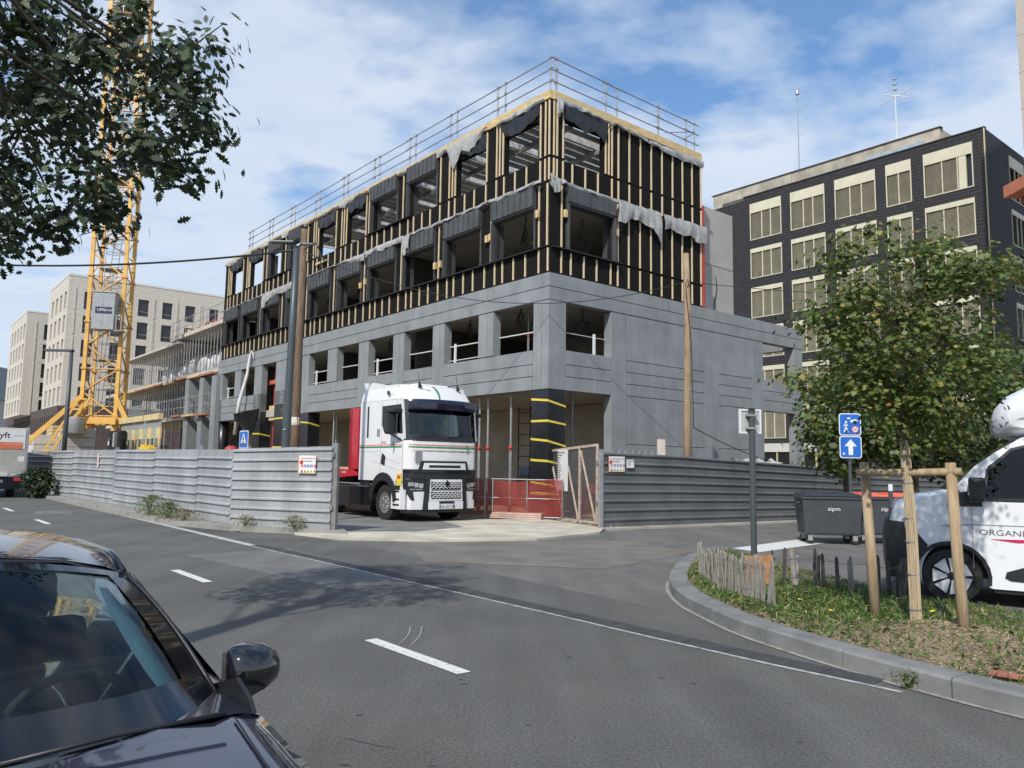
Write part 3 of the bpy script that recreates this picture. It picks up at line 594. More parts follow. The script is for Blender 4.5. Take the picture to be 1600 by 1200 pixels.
props = [(.45,2.34,'steel prop standing nearest the wrapped corner column, behind the red net'),
 (.45,3.61,'bright steel prop behind the left part of the red net'),(.45,4.1,'steel prop closest to the right side of the white truck cab'),
 (1.8,2.5,None),(.45,15.4,'bright steel prop behind the end of the left hoarding, left of the red trailer'),(.6,13.9,'second steel prop left of the red trailer headboard'),
 (.7,22.4,'steel prop between the two wrapped columns by the tall street lamp'),(.5,26.6,'steel prop behind the blue pedestrian sign under the overhang'),(1.2,16.6,'grey steel prop beside the wrapped column right of the wooden pole')]
for x, y, l in props:
    if l: prop(x, y, .03, 4.06, l)
prop(1.55, .5, .03, 4.05, 'dark steel prop with yellow marks seen through the rusty mesh gate', .05, steel_d)
for i, (x, y) in enumerate(((.9,1.6),(.9,4.5),(1.0,7.6),(1.0,10.4),(1.0,13.5),(1.0,16.2))): prop(x, y, 11.0 if 0 else 10.83, 13.03, 'thin prop under the formwork roof in top-floor window %s from the corner' % ['one','two','three','four','five','six'][i], .035, steel_d)
prop(2.6, 5.0, 10.83, 13.03, 'thin prop in the top-floor window of the right facade', .035, steel_d)
for i, (x, y) in enumerate(((.8,1.9),(.8,4.6),(.9,7.5),(.9,10.4),(.9,13.2),(.9,16.3))): prop(x, y, 4.47, 7.41, 'thin dark prop in first-floor window %s from the corner' % ['one','two','three','four','five','six'][i], .035, steel_d)
# ladders of dark scaffold inside the ground floor
sc = thing('scaffold_tower', 'dark narrow scaffold tower inside the ground floor beside the wrapped corner column', 'scaffold', W(3.2,4.5,.03), TH)
for x, y in ((0,0),(.9,0),(0,.7),(.9,.7)): MB().tube((x,y,0), (x,y,3.9), .025, n=6).build('standard', cable_m, sc)
for k in range(9):
    MB().tube((0,0,.3+k*.42), (0,.7,.3+k*.42), .018, n=5).tube((.9,0,.3+k*.42), (.9,.7,.3+k*.42), .018, n=5).build('rung', cable_m, sc)
MB().tube((0,0,.3), (.9,0,1.9), .018, n=5).tube((.9,0,1.9), (0,0,3.6), .018, n=5).build('brace', cable_m, sc)
mc = thing('site_machine', 'small black machine standing behind the red net beside the corner column', 'machine', W(2.6,3.7,.03), TH)
MB().box(-.5,.5,-.3,.3,.45,1.25).build('housing', cable_m, mc, bevel=.05); MB().box(-.4,.4,-.25,.25,1.25,1.6).build('hopper', M('dark_blue', (.02,.03,.06), .5, var=.1), mc, bevel=.04)
for sx in (-.35,.35): MB().lathe([(.25,-.34),(.25,-.26)], 14, (sx,0,.25), 'y').build('wheel', cable_m, mc)
# hanging cable coils
coil_src = None
def coil(x, y, z, s, label, drop=.35, facade='L'):
    global coil_src
    if coil_src is None:
        t = thing('cable_coil', label, 'cable'); r = random.Random(3)
        for k in range(3):
            pts = []
            for i in range(15):
                a = i*2*math.pi/14; rr = .16+.03*math.sin(3*a+k)+.02*k; pts.append((rr*.35*math.cos(a+k*1.1)*math.sin(k+1), rr*math.cos(a), -.35+rr*1.15*math.sin(a)-.05*k))
            MB().path(pts, .016, 5).build('loop', cable_m, t, smooth=True)
        MB().path([(0,0,.35),(.01,.02,.1),(0,.03,-.15)], .012, 5).path([(0,-.05,.35),(.01,-.06,.1),(0,-.02,-.18)], .010, 5).build('lead', cable_m, t, smooth=True)
        coil_src = t
    else: t = copy_tree(coil_src)
    t['label'] = label; t['group'] = 'cable coils hanging in the window openings'; t.location = W(x, y, z); t.rotation_euler = (0, 0, TH+rnd.uniform(-.3,.3)+(0 if facade == 'L' else 1.4)); t.scale = (s*1.45, s*1.45, s*1.3)
ordn = ['first','second','third','fourth','fifth','sixth','seventh','eighth','ninth','tenth']
for k in range(6):
    a, b = wy[k]; coil(.7, a+.5, 6.98, 1.0, 'right-hand black cable coil in the %s first-floor window left of the corner' % ordn[k])
    if k in (0, 1, 3): coil(.75, a+1.5, 7.1, .8, 'smaller left-hand cable coil in the %s first-floor window left of the corner' % ordn[k])
for k in range(6):
    a, b = w2[k]; coil(.65, a+.5, 9.8 if k % 2 else 9.85, .9, 'right-hand cable loop in the %s second-floor window left of the corner' % ordn[k])
    if k in (0, 4, 5): coil(.7, a+1.25, 10.0, .9, 'left-hand cable loop in the %s second-floor window left of the corner' % ordn[k])
for k in (8,): coil(.6, w2[k][0]+.6, 9.9, 1.0, 'cable loop in the second-floor window near the far left lamp')
coil(2.3, .8, 6.9, 1.1, 'cable coil under the ceiling of the first-floor window right of the corner', facade='R')
coil(2.2, .8, 9.75, 1.1, 'tangled cable in the second-floor window right of the corner', facade='R')
# ------------------------------------------------------------------ sheet-metal hoardings
fenceL_m = M('hoarding_galv', (.28,.29,.295), .6, metal=.15, var=0, col2=(.38,.392,.395), vs=1.3, stretch=(1,1,.6), bump=.06, bs=6)
fenceR_m = M('hoarding_grey', (.12,.128,.13), .5, metal=.1, var=.16, vs=1.2, bump=.06, bs=6)
streaks(fenceL_m, .12)
def ribbed(p, q, zt0, zt1, zb0, zb1, mat, parent, ribs=8, name='panel', out=.04, slip=0):
    """one ribbed sheet between ground points p and q (2-D), ribs stand out on the right-hand side of p->q"""
    p = Vector(p); q = Vector(q); d = (q-p); L = d.length; d.normalize(); nn = Vector((d.y, -d.x)); mb = MB(); prof = [(0, 0)]
    for k in range(ribs):
        c = (k+.75+slip)/ribs
        if c > .985: continue
        prof += [(0, c-.014), (out, c-.012), (out, c+.004), (0, c+.022)]
    prof += [(0, 1), (-.02, 1), (-.02, 0)]; seg = max(1, int(L/1.2)); rings = []
    for i in range(seg+1):
        f = i/seg; b = zb0+(zb1-zb0)*f; t = zt0+(zt1-zt0)*f; c = p+d*L*f; wob = .006*math.sin(i*2.1+p.x)
        rings.append([(c.x+nn.x*(o+wob), c.y+nn.y*(o+wob), b+(t-b)*z) for o, z in prof])
    mb.loft(rings); return mb.build(name, mat, parent)
FL = thing('hoarding', 'long pale galvanised ribbed sheet-metal hoarding along the main road, left of the truck', 'fence')
A2 = Vector((-6.7,18.83)); dF = (Vector((-23.53,38.13))-A2).normalized(); E2 = Vector((-4.08,17.83))
js = [(46,1.95),(36,1.95),(30.5,1.96),(25.4,1.96),(20.5,1.98),(16.4,1.99),(10.3,1.97),(6.0,1.95),(2.35,1.93),(0,1.91)]
for i, ((a, za), (b, zb)) in enumerate(zip(js, js[1:])):
    ribbed(A2+dF*a, A2+dF*(b+.01), za, zb, .13, .13, fenceL_m, FL, slip=.15*(i % 2) if i < 8 else .3)
ribbed(A2, E2, 1.91, 1.97, .12, .10, fenceL_m, FL, slip=.1)
for a in (46,36,25.4,16.4,10.3,6.0,2.35): 
    c = A2+dF*a; MB().box(-.03,.03,.0,.06,0,1.95).build('post', steel, FL, loc=(c.x+.05, c.y+.05, .1), rz=TH)
c = E2; MB().box(-.06,.06,-.03,.08,0,2.02).box(-.08,.0,-.08,-.03,.5,.58).box(-.08,.0,-.08,-.03,1.7,1.78).build('end_post', steel_d, FL, loc=(c.x+.07, c.y+.05, .06), rz=-.3)
pt = MB().box(0, 2.7, 0, .05, 0, .05).build('top_rail', steel, FL, loc=(-6.6,18.82,1.89), rz=math.atan2(-1,2.62)); pt.rotation_euler[1] = -.025
FR = thing('hoarding', 'dark grey ribbed sheet-metal hoarding right of the mesh gate, behind the bins', 'fence')
A3 = Vector((2.42,20.72)); d3 = (Vector((9.05,25.07))-A3).normalized()
js = [(0,2.02,0),(2.9,1.98,0),(8.0,1.80,0),(12.5,1.62,0),(17,1.5,0),(22,1.4,0),(30,1.4,0)]
for i, ((a, za, ba), (b, zb, bb)) in enumerate(zip(js, js[1:])): ribbed(A3+d3*a, A3+d3*(b+.01), za, zb, ba+.03, bb+.03, fenceR_m, FR, slip=.1, out=.036)
c = A3; MB().box(-.09,.02,-.05,.05,0,2.1).build('end_post', steel, FR, loc=(c.x, c.y, 0), rz=.58)
for a in (2.9,8,12.5): c = A3+d3*a; MB().box(-.03,.03,.03,.09,0,1.9).build('post', steel_d, FR, loc=(c.x,c.y,.02), rz=.58)
# posters
def poster(name, label, P, d, w, h, z, mat_bg, rows, frame=None, out=.04):
    a = math.atan2(d.y, d.x); t = thing(name, label, 'poster', (P.x+d.y*out, P.y-d.x*out, z), a)
    box('sheet', mat_bg, t, 0, w, 0, .008, 0, h, 0)
    if frame: 
        MB().box(-.02,0,-.006,.01,-.02,h+.02).build('frame_strip', frame, t)
    rows(t, w, h); return t
black = M('black_ink', (.02,.02,.02), .7, var=0); whitesh = M('poster_white', (.72,.71,.69), .6, var=.05); redi = M('red_ink', (.55,.04,.03), .6, var=0); bluei = M('blue_ink', (.04,.10,.35), .6, var=0); yeli = M('yellow_ink', (.75,.55,.05), .6, var=0); greyi = M('grey_ink', (.25,.25,.26), .7, var=0)
FRX = (math.pi/2, 0, 0)
def txt(s, size, mat, t, x, z, y=-.003, align='LEFT', name='lettering', sc=1.0, shear=0): return text(name, s, size, mat, t, (x, y, z), FRX, .0015, sc, align, shear)
def pictos(t, w, h):
    txt('CHANTIER INTERDIT AU PUBLIC', .036, redi, t, .05, h-.08); txt('PORT DES EQUIPEMENTS', .028, black, t, .06, h-.14)
    MB().lathe([(.05,-.003),(.05,-.001)], 14, (.07,0,h*.62), 'y').build('pictogram', redi, t)
    for r in range(2):
        for i in range(5):
            x = .05+w*(i+.5)*.185; z = h*(.42-.3*r)
            m = bluei if (r, i) not in ((0,4),(1,0)) else redi
            if r == 0: MB().lathe([(.035,-.004),(.035,-.001)], 14, (x,0,z), 'y').build('pictogram', m if i else redi, t)
            else: MB().prism([(x-.04,z-.035),(x+.04,z-.035),(x,z+.04)], -.004, -.001, 'y').build('pictogram', yeli if i else redi, t)
            MB().box(x-.012, x+.012, -.006, -.004, z-.015, z+.015).build('pictogram_figure', black if r else whitesh, t)
    txt('SECURITE', .022, black, t, w*.35, .02)
dd = (E2-A2).normalized()
poster('safety_poster', 'white safety notice with rows of pictograms on the pale left hoarding, beside the truck', A2+dd*1.94, dd, .46, .41, 1.375, whitesh, pictos, M('orange_strip', (.6,.25,.08), .6, var=0), out=.06)
poster('safety_poster', 'square safety notice with pictograms at the start of the dark right hoarding', A3+d3*.19, d3, .56, .41, 1.51, whitesh, pictos, M('brown_strip', (.3,.12,.06), .6, var=0), out=.06)
def smalltxt(t, w, h):
    for i, s in enumerate(('ACCES CHANTIER', 'Livraisons', 'Tel. 04 78', '')): txt(s, .03, black, t, .02, h-.05-i*.05)
poster('paper_notice', 'small white paper notice right of the pictogram notice on the dark hoarding', A3+d3*.82, d3, .27, .22, 1.62, whitesh, smalltxt, out=.06)
poster('paper_scrap', 'small pale pink paper scrap stuck on the far part of the left hoarding', A2+dF*12.5, -dF, .22, .5, 1.35, M('pink_paper', (.66,.5,.47), .7, var=.1), lambda *a: None, out=.05)
# ------------------------------------------------------------------ mesh gate with rusty frame
rust = M('rusty_frame', (.42,.27,.17), .75, var=0, col2=(.58,.52,.46), vs=9, bump=.2, bs=60)
Gt = thing('site_gate', 'open mesh gate with rusty pink frame carrying a long white notice', 'gate', (2.40,21.62,0), math.atan2(21.62-24.78, 2.45-1.24)+math.pi)
GL = 3.32
# x runs from the hinge (right, near) to the free end (left, far)
def tb(name, a, b, r=.03): return MB().bar((a[0],0,a[1]), (b[0],0,b[1]), r*2).build(name, rust, Gt)
zt = lambda x: 2.24-.13*x/GL
tb('frame_bar', (0,.06), (0,zt(0))); tb('frame_bar', (GL,.06), (GL,zt(GL))); tb('frame_bar', (0,zt(0)), (GL,zt(GL)), .035); tb('frame_bar', (0,.1), (GL,.06))
tb('frame_bar', (1.1,.08), (1.1,zt(1.1))); tb('frame_bar', (2.2,.08), (2.2,zt(2.2))); tb('brace', (.1,.12), (1.05,2.1), .022); tb('brace', (1.2,.12), (2.1,2.1), .022); tb('brace', (2.25,.12), (3.25,2.05), .022)
netw = MB()
for i in range(66): x = i*GL/66; netw.box(x-.0022, x+.0022, -.004, 0, .1, zt(x))
for i in range(43): z = .1+i*.05; netw.box(0, GL, 0, .004, z-.0022, z+.0022)
tag(netw.build('wire_mesh', steel_d, Gt), kind='stuff')
MB().box(-.12,-.03,-.05,.05,.6,.7).box(-.12,-.03,-.05,.05,1.7,1.8).build('hinge', steel_d, Gt)
def longt(t, w, h):
    r = random.Random(2)
    for i, s in enumerate(('PERMIS DE CONSTRUIRE','Maitre d\'ouvrage','Architecte','Surface','Hauteur','Entreprises','Gros oeuvre','Charpente bois','Facades','Menuiseries','Electricite','Plomberie','Droit de recours','des tiers','','Mairie','Lyon')): txt(s, .045, black, t, .03, h-.1-i*.075, y=-.012)
pd = Vector((math.cos(Gt.rotation_euler.z), math.sin(Gt.rotation_euler.z)))
pP = Vector((2.40,21.62))+pd*2.55
poster('site_notice', 'long white notice sheet hanging on the rusty mesh gate', pP, -pd, .72, 1.24, .90, whitesh, longt, out=.05)
# ------------------------------------------------------------------ red safety net barrier
netm = net_mat('red_net', (.30,.045,.035), .055, .24)
NB = thing('net_barrier', 'red plastic safety net strung on a grey wire fence panel behind the entrance', 'barrier', (-1.6,24.4,0), math.atan2(-1.0, 3.2))
def uvsheet(name, w, h, mat, parent, loc, n=24, wob=.05, seed=1, ru=1.0):
    r = random.Random(seed); me = bpy.data.meshes.new(name); vs = []; fs = []; uv = []
    for i in range(n+1):
        for j in range(7):
            u = i/n; v = j/6; vs.append((u*w, wob*math.sin(u*13+v*2+seed)+wob*.6*math.sin(u*37+seed)*v, v*h*(1-.05*math.sin(u*9+seed))))
    for i in range(n):
        for j in range(6): a = i*7+j; fs.append((a, a+7, a+8, a+1))
    me.from_pydata(vs, [], fs); me.materials.append(mat); l = me.uv_layers.new(name='uv')
    for p in me.polygons:
        for li in p.loop_indices:
            v = me.loops[li].vertex_index; l.data[li].uv = ((v//7)/n*w, (v % 7)/6*h*ru)
    o = bpy.data.objects.new(name, me); SC.collection.objects.link(o); o.parent = parent; o.location = loc; return o
uvsheet('net', 3.3, 1.08, netm, NB, (.0,0,.12), seed=3); uvsheet('net', 3.3, 1.05, netm, NB, (.02,.06,.14), seed=9)
for x in (0,.85,1.1,2.2,3.3): MB().tube((x,.02,0), (x,.02,1.25), .022, n=6).build('post', steel, NB)
for z in (.1,.65,1.22): MB().tube((0,.02,z), (3.3,.02,z), .016, n=5).build('rail', steel, NB)
NB2 = thing('net_barrier', 'red safety net in shade behind the mesh gate', 'barrier', (1.7,24.9,0), math.atan2(-2.0, 2.4))
uvsheet('net', 2.6, 1.05, netm, NB2, (.0,0,.1), seed=5)
for x in (0,1.3,2.6): MB().tube((x,.02,0), (x,.02,1.2), .02, n=6).build('post', steel, NB2)
slab = thing('timber_stack', 'low pallet of pink-tinted boards under the red net', 'boards', (.3,23.9,.05), math.atan2(-1.0, 3.2))
for i in range(3): MB().box(-.9+i*.05,.75,-.3+.2*0,.3,i*.06,i*.06+.05).build('board', M('pinkish_board', (.5,.36,.30), .85, var=.15), slab)
# rubble bits strewn along the gate foot
rub = MB(); rr = random.Random(5)
for k in range(160):
    x = rr.uniform(1.2, 2.9); y = 24.3-(x-1.2)*2.0+rr.uniform(-.5,.5); s = rr.uniform(.01,.04); rub.box(x-s, x+s, y-s, y+s*.7, .04, .04+s)
tag(rub.build('rubble', conc), kind='stuff')
wood_stub = tag(MB().box(-.12,.12,-.05,.05,0,2.5).build('timber_post', M('pale_timber', (.55,.48,.42), .8, var=.1), loc=(4.55,23.6,0)), 'short pale timber post end showing over the dark hoarding left of the wooden pole', 'post')
rb_ = thing('rebar_bundle', 'row of thin bent metal loops just above the dark hoarding near its start', 'rebar', (2.75,21.15,2.0), .58)
for i in range(7): MB().path([(i*.24+.0,0,0),(i*.24+.02,0,.09),(i*.24+.12,0,.11),(i*.24+.2,0,.09),(i*.24+.22,0,0)], .012, 5).build('loop', steel, rb_)
MB().tube((0,0,-.0), (1.7,0,-.02), .012, n=5).build('bar', steel, rb_)
# ------------------------------------------------------------------ neighbour frame with props: scaffolded concrete building beyond
S2 = thing('unfinished_building', 'unfinished concrete frame building full of thin props beside the crane', 'building', W(0,30.6,0), TH)
def P2(name, mat, *a, bevel=0): return box(name, mat, S2, *a, bevel)
pale = M('pale_slab', (.50,.47,.41), .85, var=.12, vs=1); formred = M('formwork_red', (.34,.15,.10), .8, var=.25, vs=3)
P2('floor_slab', pale, .2, 9, 0, 11, 10.3, 10.55); P2('floor_slab', pale, .1, 9, 8.5, 24, 9.95, 10.1)
P2('floor_slab', beige, .2, 9, 0, 30, 7.25, 7.5); P2('floor_slab', beige, .4, 9, 0, 30, 4.5, 4.75)
for z, x0 in ((7.05,-.3),(4.5,-.5)):
    for i in range(9 if z > 6 else 3):
        y = i*2.6; P2('formwork_plank', formred if i % 2 == 0 else wood2, x0+.05*(i%2), x0+.45, y, y+2.5, z+.05*(i%3), z+.12+.05*(i%3))
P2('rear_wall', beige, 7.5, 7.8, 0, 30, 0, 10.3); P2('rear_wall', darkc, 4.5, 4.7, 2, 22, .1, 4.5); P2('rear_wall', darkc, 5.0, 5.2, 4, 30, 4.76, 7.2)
bagm = M('white_sheeting', (.66,.66,.67), .55, var=0, col2=(.36,.36,.38), vs=3, bump=.6, bs=4)
r = random.Random(4)
for i in range(9): 
    y = 1.0+i*2.0; c = MB().lathe([(.3,0),(.85,.2),(.95,.7),(.8,1.3),(.25,1.7)], 10, (2.2+r.uniform(-.3,.3), y, 7.52)).build('insulation_sack', bagm, S2, smooth=True)
y = .3; k = 0
while y < 23:
    z1 = 10.28 if y < 11 else 9.94
    MB().tube((.5,y,7.5), (.5,y,z1), .035, n=5).build('steel_prop', steel, S2)
    if k % 2 == 0: MB().tube((2.2,y+.2,7.5), (2.2,y+.2,z1), .035, n=5).build('steel_prop', steel, S2)
    MB().tube((.6,y+.1,4.75), (.6,y+.1,7.24), .035, n=5).build('steel_prop', steel, S2)
    if k % 2: MB().tube((1.8,y+.3,4.75), (1.8,y+.3,7.24), .04, n=5).build('steel_prop', steel_d, S2)
    MB().tube((-.15,y+.4,4.7), (-.15,y+.4,6.0), .022, n=5).build('baluster', steel, S2)
    if k % 3 == 0: MB().tube((.9,y,.1), (.9,y,4.5), .05, n=6).build('steel_prop', steel, S2)
    y += .62; k += 1
for z in (5.25,5.85): MB().tube((-.15,0,z), (-.15,23,z), .025, n=5).build('hand_rail', steel, S2)
for x, z, y0, y1 in ((.3,8.6,0,20),(.3,9.8,9,23)): MB().tube((x,y0,z), (x,y1,z), .02, n=5).build('hand_rail', steel_d, S2)
for i in range(8): MB().tube((.25,i*1.5,10.55), (.25,i*1.5,11.75), .025, n=5).build('roof_post', steel, S2)
for z in (11.1,11.65): MB().tube((.25,0,z), (.25,11,z), .02, n=5).build('roof_rail', steel, S2)
for i in range(14): P2('roof_timber', wood2 if i % 2 else redp, .3, 1.2+r.uniform(0,.6), .3+i*.75, .3+i*.75+r.uniform(.1,.4), 10.56, 10.62+r.uniform(.03,.2))
for i, (y, zt_) in enumerate(((2.0,6.95),(4.9,7.05))):
    cc_ = thing('concrete_column', ['right-hand freestanding grey concrete column beside the grey building end','left-hand freestanding grey concrete column nearer the crane'][i], 'column', W(-.2,30.3+y,0), TH, 'freestanding grey columns')
    box('shaft', concG, cc_, 0, .75, 0, .75, 0, zt_, .01); 
    for z in (2.3, 4.6): box('joint', M('joint_dark', (.1,.1,.1), .9, var=0), cc_, -.003, .753, -.003, .753, z, z+.015, 0)
# ------------------------------------------------------------------ timber-clad formwork wall, plastic tubes and site clutter behind the left hoarding
TW_ = thing('timber_formwork', 'row of green and yellow timber formwork frames under a long beam, behind the left hoarding', 'formwork', W(-4.2,26.5,0), TH)
ply = M('ply_greenish', (.36,.37,.27), .8, var=.15, vs=3); plyy = M('ply_yellow', (.62,.48,.24), .8, var=.12, vs=3); greymesh = M('grey_sheet', (.28,.29,.29), .6, var=.1)
for i in range(10):
    y = i*.85; box('formwork_board', ply if i % 2 else plyy, TW_, 0, .08, y, y+.8, 2.85+.0, 3.45)
    box('formwork_post', ply if i % 3 else plyy, TW_, -.03, .05, y, y+.22, 0, 2.84)
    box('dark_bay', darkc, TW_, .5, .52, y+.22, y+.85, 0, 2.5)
box('top_sheet', greymesh, TW_, .02, .06, 0, 8.5, 3.46, 3.85)
for a, b in ((0,3.0),(3.3,5.5),(5.6,8.6)): box('top_beam', plyy, TW_, -.12, .12, a, b-.03, 3.86, 4.2, .01)
for i, y in enumerate((31.6,32.6)):
    tb_ = thing('plastic_tube', ['right-hand tall black plastic tube standing behind the left hoarding','left-hand tall black plastic tube with a white label, behind the left hoarding'][i], 'tube', W(-5.0,y,0), TH, 'black plastic tubes')
    MB().lathe([(.32,0),(.36,1.0),(.36,3.3),(.30,3.35),(.28,3.3)], 16).build('barrel', cable_m, tb_, smooth=True, auto=30); MB().lathe([(.4,2.75),(.4,3.25)], 16).build('rim', cable_m, tb_, smooth=True, auto=30)
    if i: box('label', whitesh, tb_, -.375, -.37, -.15, .15, 2.5, 2.95, 0)
sbd = thing('tilted_board', 'tilted grey signboard seen from its back, propped above the left hoarding', 'board', W(-6.4,26.5,0), TH-.3)
MB().box(-.03,.03,-.75,.75,2.35,3.05).build('panel', M('board_grey', (.5,.52,.55), .6, var=.1), sbd).rotation_euler = (.06,0,0)
MB().bar((.04,-.2,0), (.04,.2,3.0), .08).build('leg', steel, sbd); MB().bar((.04,.5,0), (.04,.5,2.7), .06).build('leg', steel, sbd)
yb = thing('yellow_barrier', 'bright yellow plastic barrier block just above the left hoarding', 'barrier', W(-5.8,22.6,0), TH)
MB().box(-.2,.2,-.9,.9,1.3,2.28).box(-.1,.1,.4,.9,2.28,2.4).box(-.1,.1,-.7,-.3,2.28,2.36).build('block', M('yellow_plastic', (.75,.5,.03), .5, var=.1), yb, bevel=.05); MB().box(-.2,.2,-.9,.9,0,1.28).build('base', darkc, yb)
hm = thing('red_machine', 'small red rounded machine hood peeking over the hoarding below the pedestrian sign', 'machine', W(-7.6,6.3,0), TH)
MB().lathe([(.18,0),(.2,1.9),(.18,2.05),(.08,2.12)], 14).build('hood', redp, hm, smooth=True); MB().box(-.2,.2,-.2,.2,0,.4).build('base', darkc, hm)
rd = thing('red_post', 'thin bright red post beside the wooden pole behind the left hoarding', 'post', W(-5.9,5.4,0), TH)
MB().tube((0,0,0), (0,0,3.15), .07, n=8).build('shaft', M('bright_red', (.62,.03,.05), .5, var=.06), rd); MB().tube((0,0,3.15), (0,0,3.2), .09, n=8).build('cap', whitep, rd)
# ------------------------------------------------------------------ concrete block stacks by the crane foot
blockm = M('block_concrete', (.42,.40,.36), .9, var=.15, vs=2)
def stack(label, x, y, n, w, d, h, m=blockm):
    t = thing('block_stack', label, 'concrete blocks', W(x,y,0), TH)
    for k in range(n): box('block', m, t, 0, w, 0+rnd.uniform(-.03,.03), d, k*h+.005, k*h+h-.02, .015)
stack('tall stack of grey concrete ballast blocks right of the dark street lamp', -7.0,36.0,6,1.6,2.3,.6); stack('pale cream block stack left of the crane strut', -8.2,39.5,5,1.6,3.0,.64, M('cream_block', (.6,.55,.48), .85, var=.1))
stack('low pale block stack at the far left end of the hoarding', -8.4,43.4,4,1.2,1.5,.66, M('pinkish_block', (.62,.54,.50), .85, var=.1))
tst = thing('timber_pile', 'small pile of brown timbers behind the crane strut', 'timber', W(-6.5,44,0), TH)
for k in range(5): box('timber', wood2, tst, 0, 1.5, 0, 2.2, 2.9+k*.22, 3.1+k*.22)
box('support', blockm, tst, 0, 1.5, 0, 2.2, 0, 2.89)
# ------------------------------------------------------------------ tower crane
cy = M('crane_yellow', (.74,.43,.10), .5, var=.14, vs=1.5, coat=.1); cyd = M('crane_orange', (.62,.35,.12), .55, var=.15, vs=2)
CR = thing('tower_crane', 'yellow lattice tower crane mast with grey lift cabin rising out of the picture', 'crane', (-26.35,50.0,0), R_(13))
s = 1.0; ZB, ZT = 4.4, 37.0
corners = [(-s,-s),(s,-s),(s,s),(-s,s)]
for x, y in corners:
    z = ZB
    while z < ZT-.1: MB().bar((x,y,z), (x,y,min(z+3-.02,ZT)), .22).build('mast_leg', cy, CR); MB().box(x-.17,x+.17,y-.17,y+.17,z-.06,z+.06).build('joint_flange', cyd, CR); z += 3
for i in range(4):
    a, b = corners[i], corners[(i+1) % 4]; z = ZB; k = 0
    while z < ZT-1.4:
        p, q = (a, b) if k % 2 else (b, a)
        MB().tube((*p,z), (*q,z+1.5), .055, n=6).build('lattice_brace', cyd if k % 3 else cy, CR)
        if k % 2 == 0: MB().tube((*a,z), (*b,z), .045, n=6).build('lattice_strut', cyd, CR)
        z += 1.5; k += 1
ld = MB()
for z0 in range(0, 11):
    zz = ZB+z0*3
    MB().box(-.7,.5,-.6,.6,zz+.6,zz+.64).build('rest_platform', steel_d, CR)
    for t_ in (-.22,.22): MB().tube((t_,.1,zz+.1), (t_+.3,-.3,zz+3.0), .025, n=5).build('ladder_rail', steel, CR)
    m_ = MB()
    for q in range(9): f = q/9; m_.tube((-.22+.3*f,.1-.4*f,zz+.1+2.9*f), (.22+.3*f,.1-.4*f,zz+.1+2.9*f), .014, n=4)
    tag(m_.build('ladder_rungs', steel, CR), kind='stuff')
    for t_ in range(3): MB().path([(.55*math.cos(a)+.1, .45*math.sin(a)-.2, zz+.9+t_*.8) for a in [i*math.pi/5 for i in range(11)]], .018, 4).build('safety_hoop', steel, CR)
for x in (-.55,-.25): MB().tube((x,-.95,ZB), (x,-.95,ZT), .03, n=5).build('lift_rail', steel, CR)
cabz = 9.8
lc = MB().box(-.55,.75,-1.95,-.98,cabz,cabz+2.35).build('lift_cabin', M('cabin_grey', (.34,.36,.37), .5, metal=.2, var=.1), CR, bevel=.02)
box('label', M('dark_navy', (.02,.03,.08), .5, var=0), lc, -.35, .62, -1.962, -1.952, cabz+1.0, cabz+1.42, 0); txt('UPN', .26, whitesh, lc, -.25, cabz+1.14, y=-1.966); txt('LEVAGE', .17, whitesh, lc, .14, cabz+1.16, y=-1.966)
box('door_seam', steel_d, lc, .08, .10, -1.958, -1.951, cabz+.1, cabz+2.2, 0); box('cabin_top', steel, lc, -.6,.8,-2.0,-.93,cabz+2.36,cabz+2.44)
MB().box(.76,1.3,-1.9,-1.0,cabz-.05,cabz).box(.56,1.2,-1.9,-1.86,cabz+.9,cabz+.94).box(1.16,1.2,-1.9,-1.86,cabz,cabz+.94).box(.86,.9,-1.9,-1.86,cabz,cabz+.94).build('side_platform', steel, lc)
base = MB().bar((-1.5,-1.0,4.1), (2.0,-1.0,4.1), .34, .42).build('base_beam', cy, CR); MB().bar((-2.0,1.0,4.1), (2.0,1.0,4.1), .34, .42).build('base_beam', cy, CR); MB().bar((-1,-1.6,4.05), (-1,1.6,4.05), .34, .4).build('base_beam', cy, CR); MB().bar((1,-1.6,4.05), (1,1.6,4.05), .34, .4).build('base_beam', cy, CR)
for x, y in corners: MB().bar((x,y,0), (x,y,4.0), .35).build('base_leg', cy, CR)
for x0, y0, x1, y1 in ((-1.0,-1.1,-5.0,-1.8),(1.0,-1.1,3.2,-1.2),(-1.0,1.1,-4.5,2.5)): MB().bar((x0,y0,5.6), (x1,y1,1.2), .28).build('base_strut', cy, CR)
for o_ in (0,.45): MB().bar((-1.0+o_,-1.5,5.4), (-3.0+o_,-1.9,1.5), .12).build('stair_stringer', cy, CR)
for q in range(7): f = q/6; MB().bar((-1.0-2*f,-1.5-.4*f,5.4-3.9*f), (-.55-2*f,-1.5-.4*f,5.4-3.9*f), .1).build('stair_step', cy, CR)
MB().lathe([(.5,0),(.55,.1),(.55,.95),(.5,1.0)], 16, (-.9,-2.2,3.2)).build('ballast_drum', steel, CR, smooth=True, auto=30)
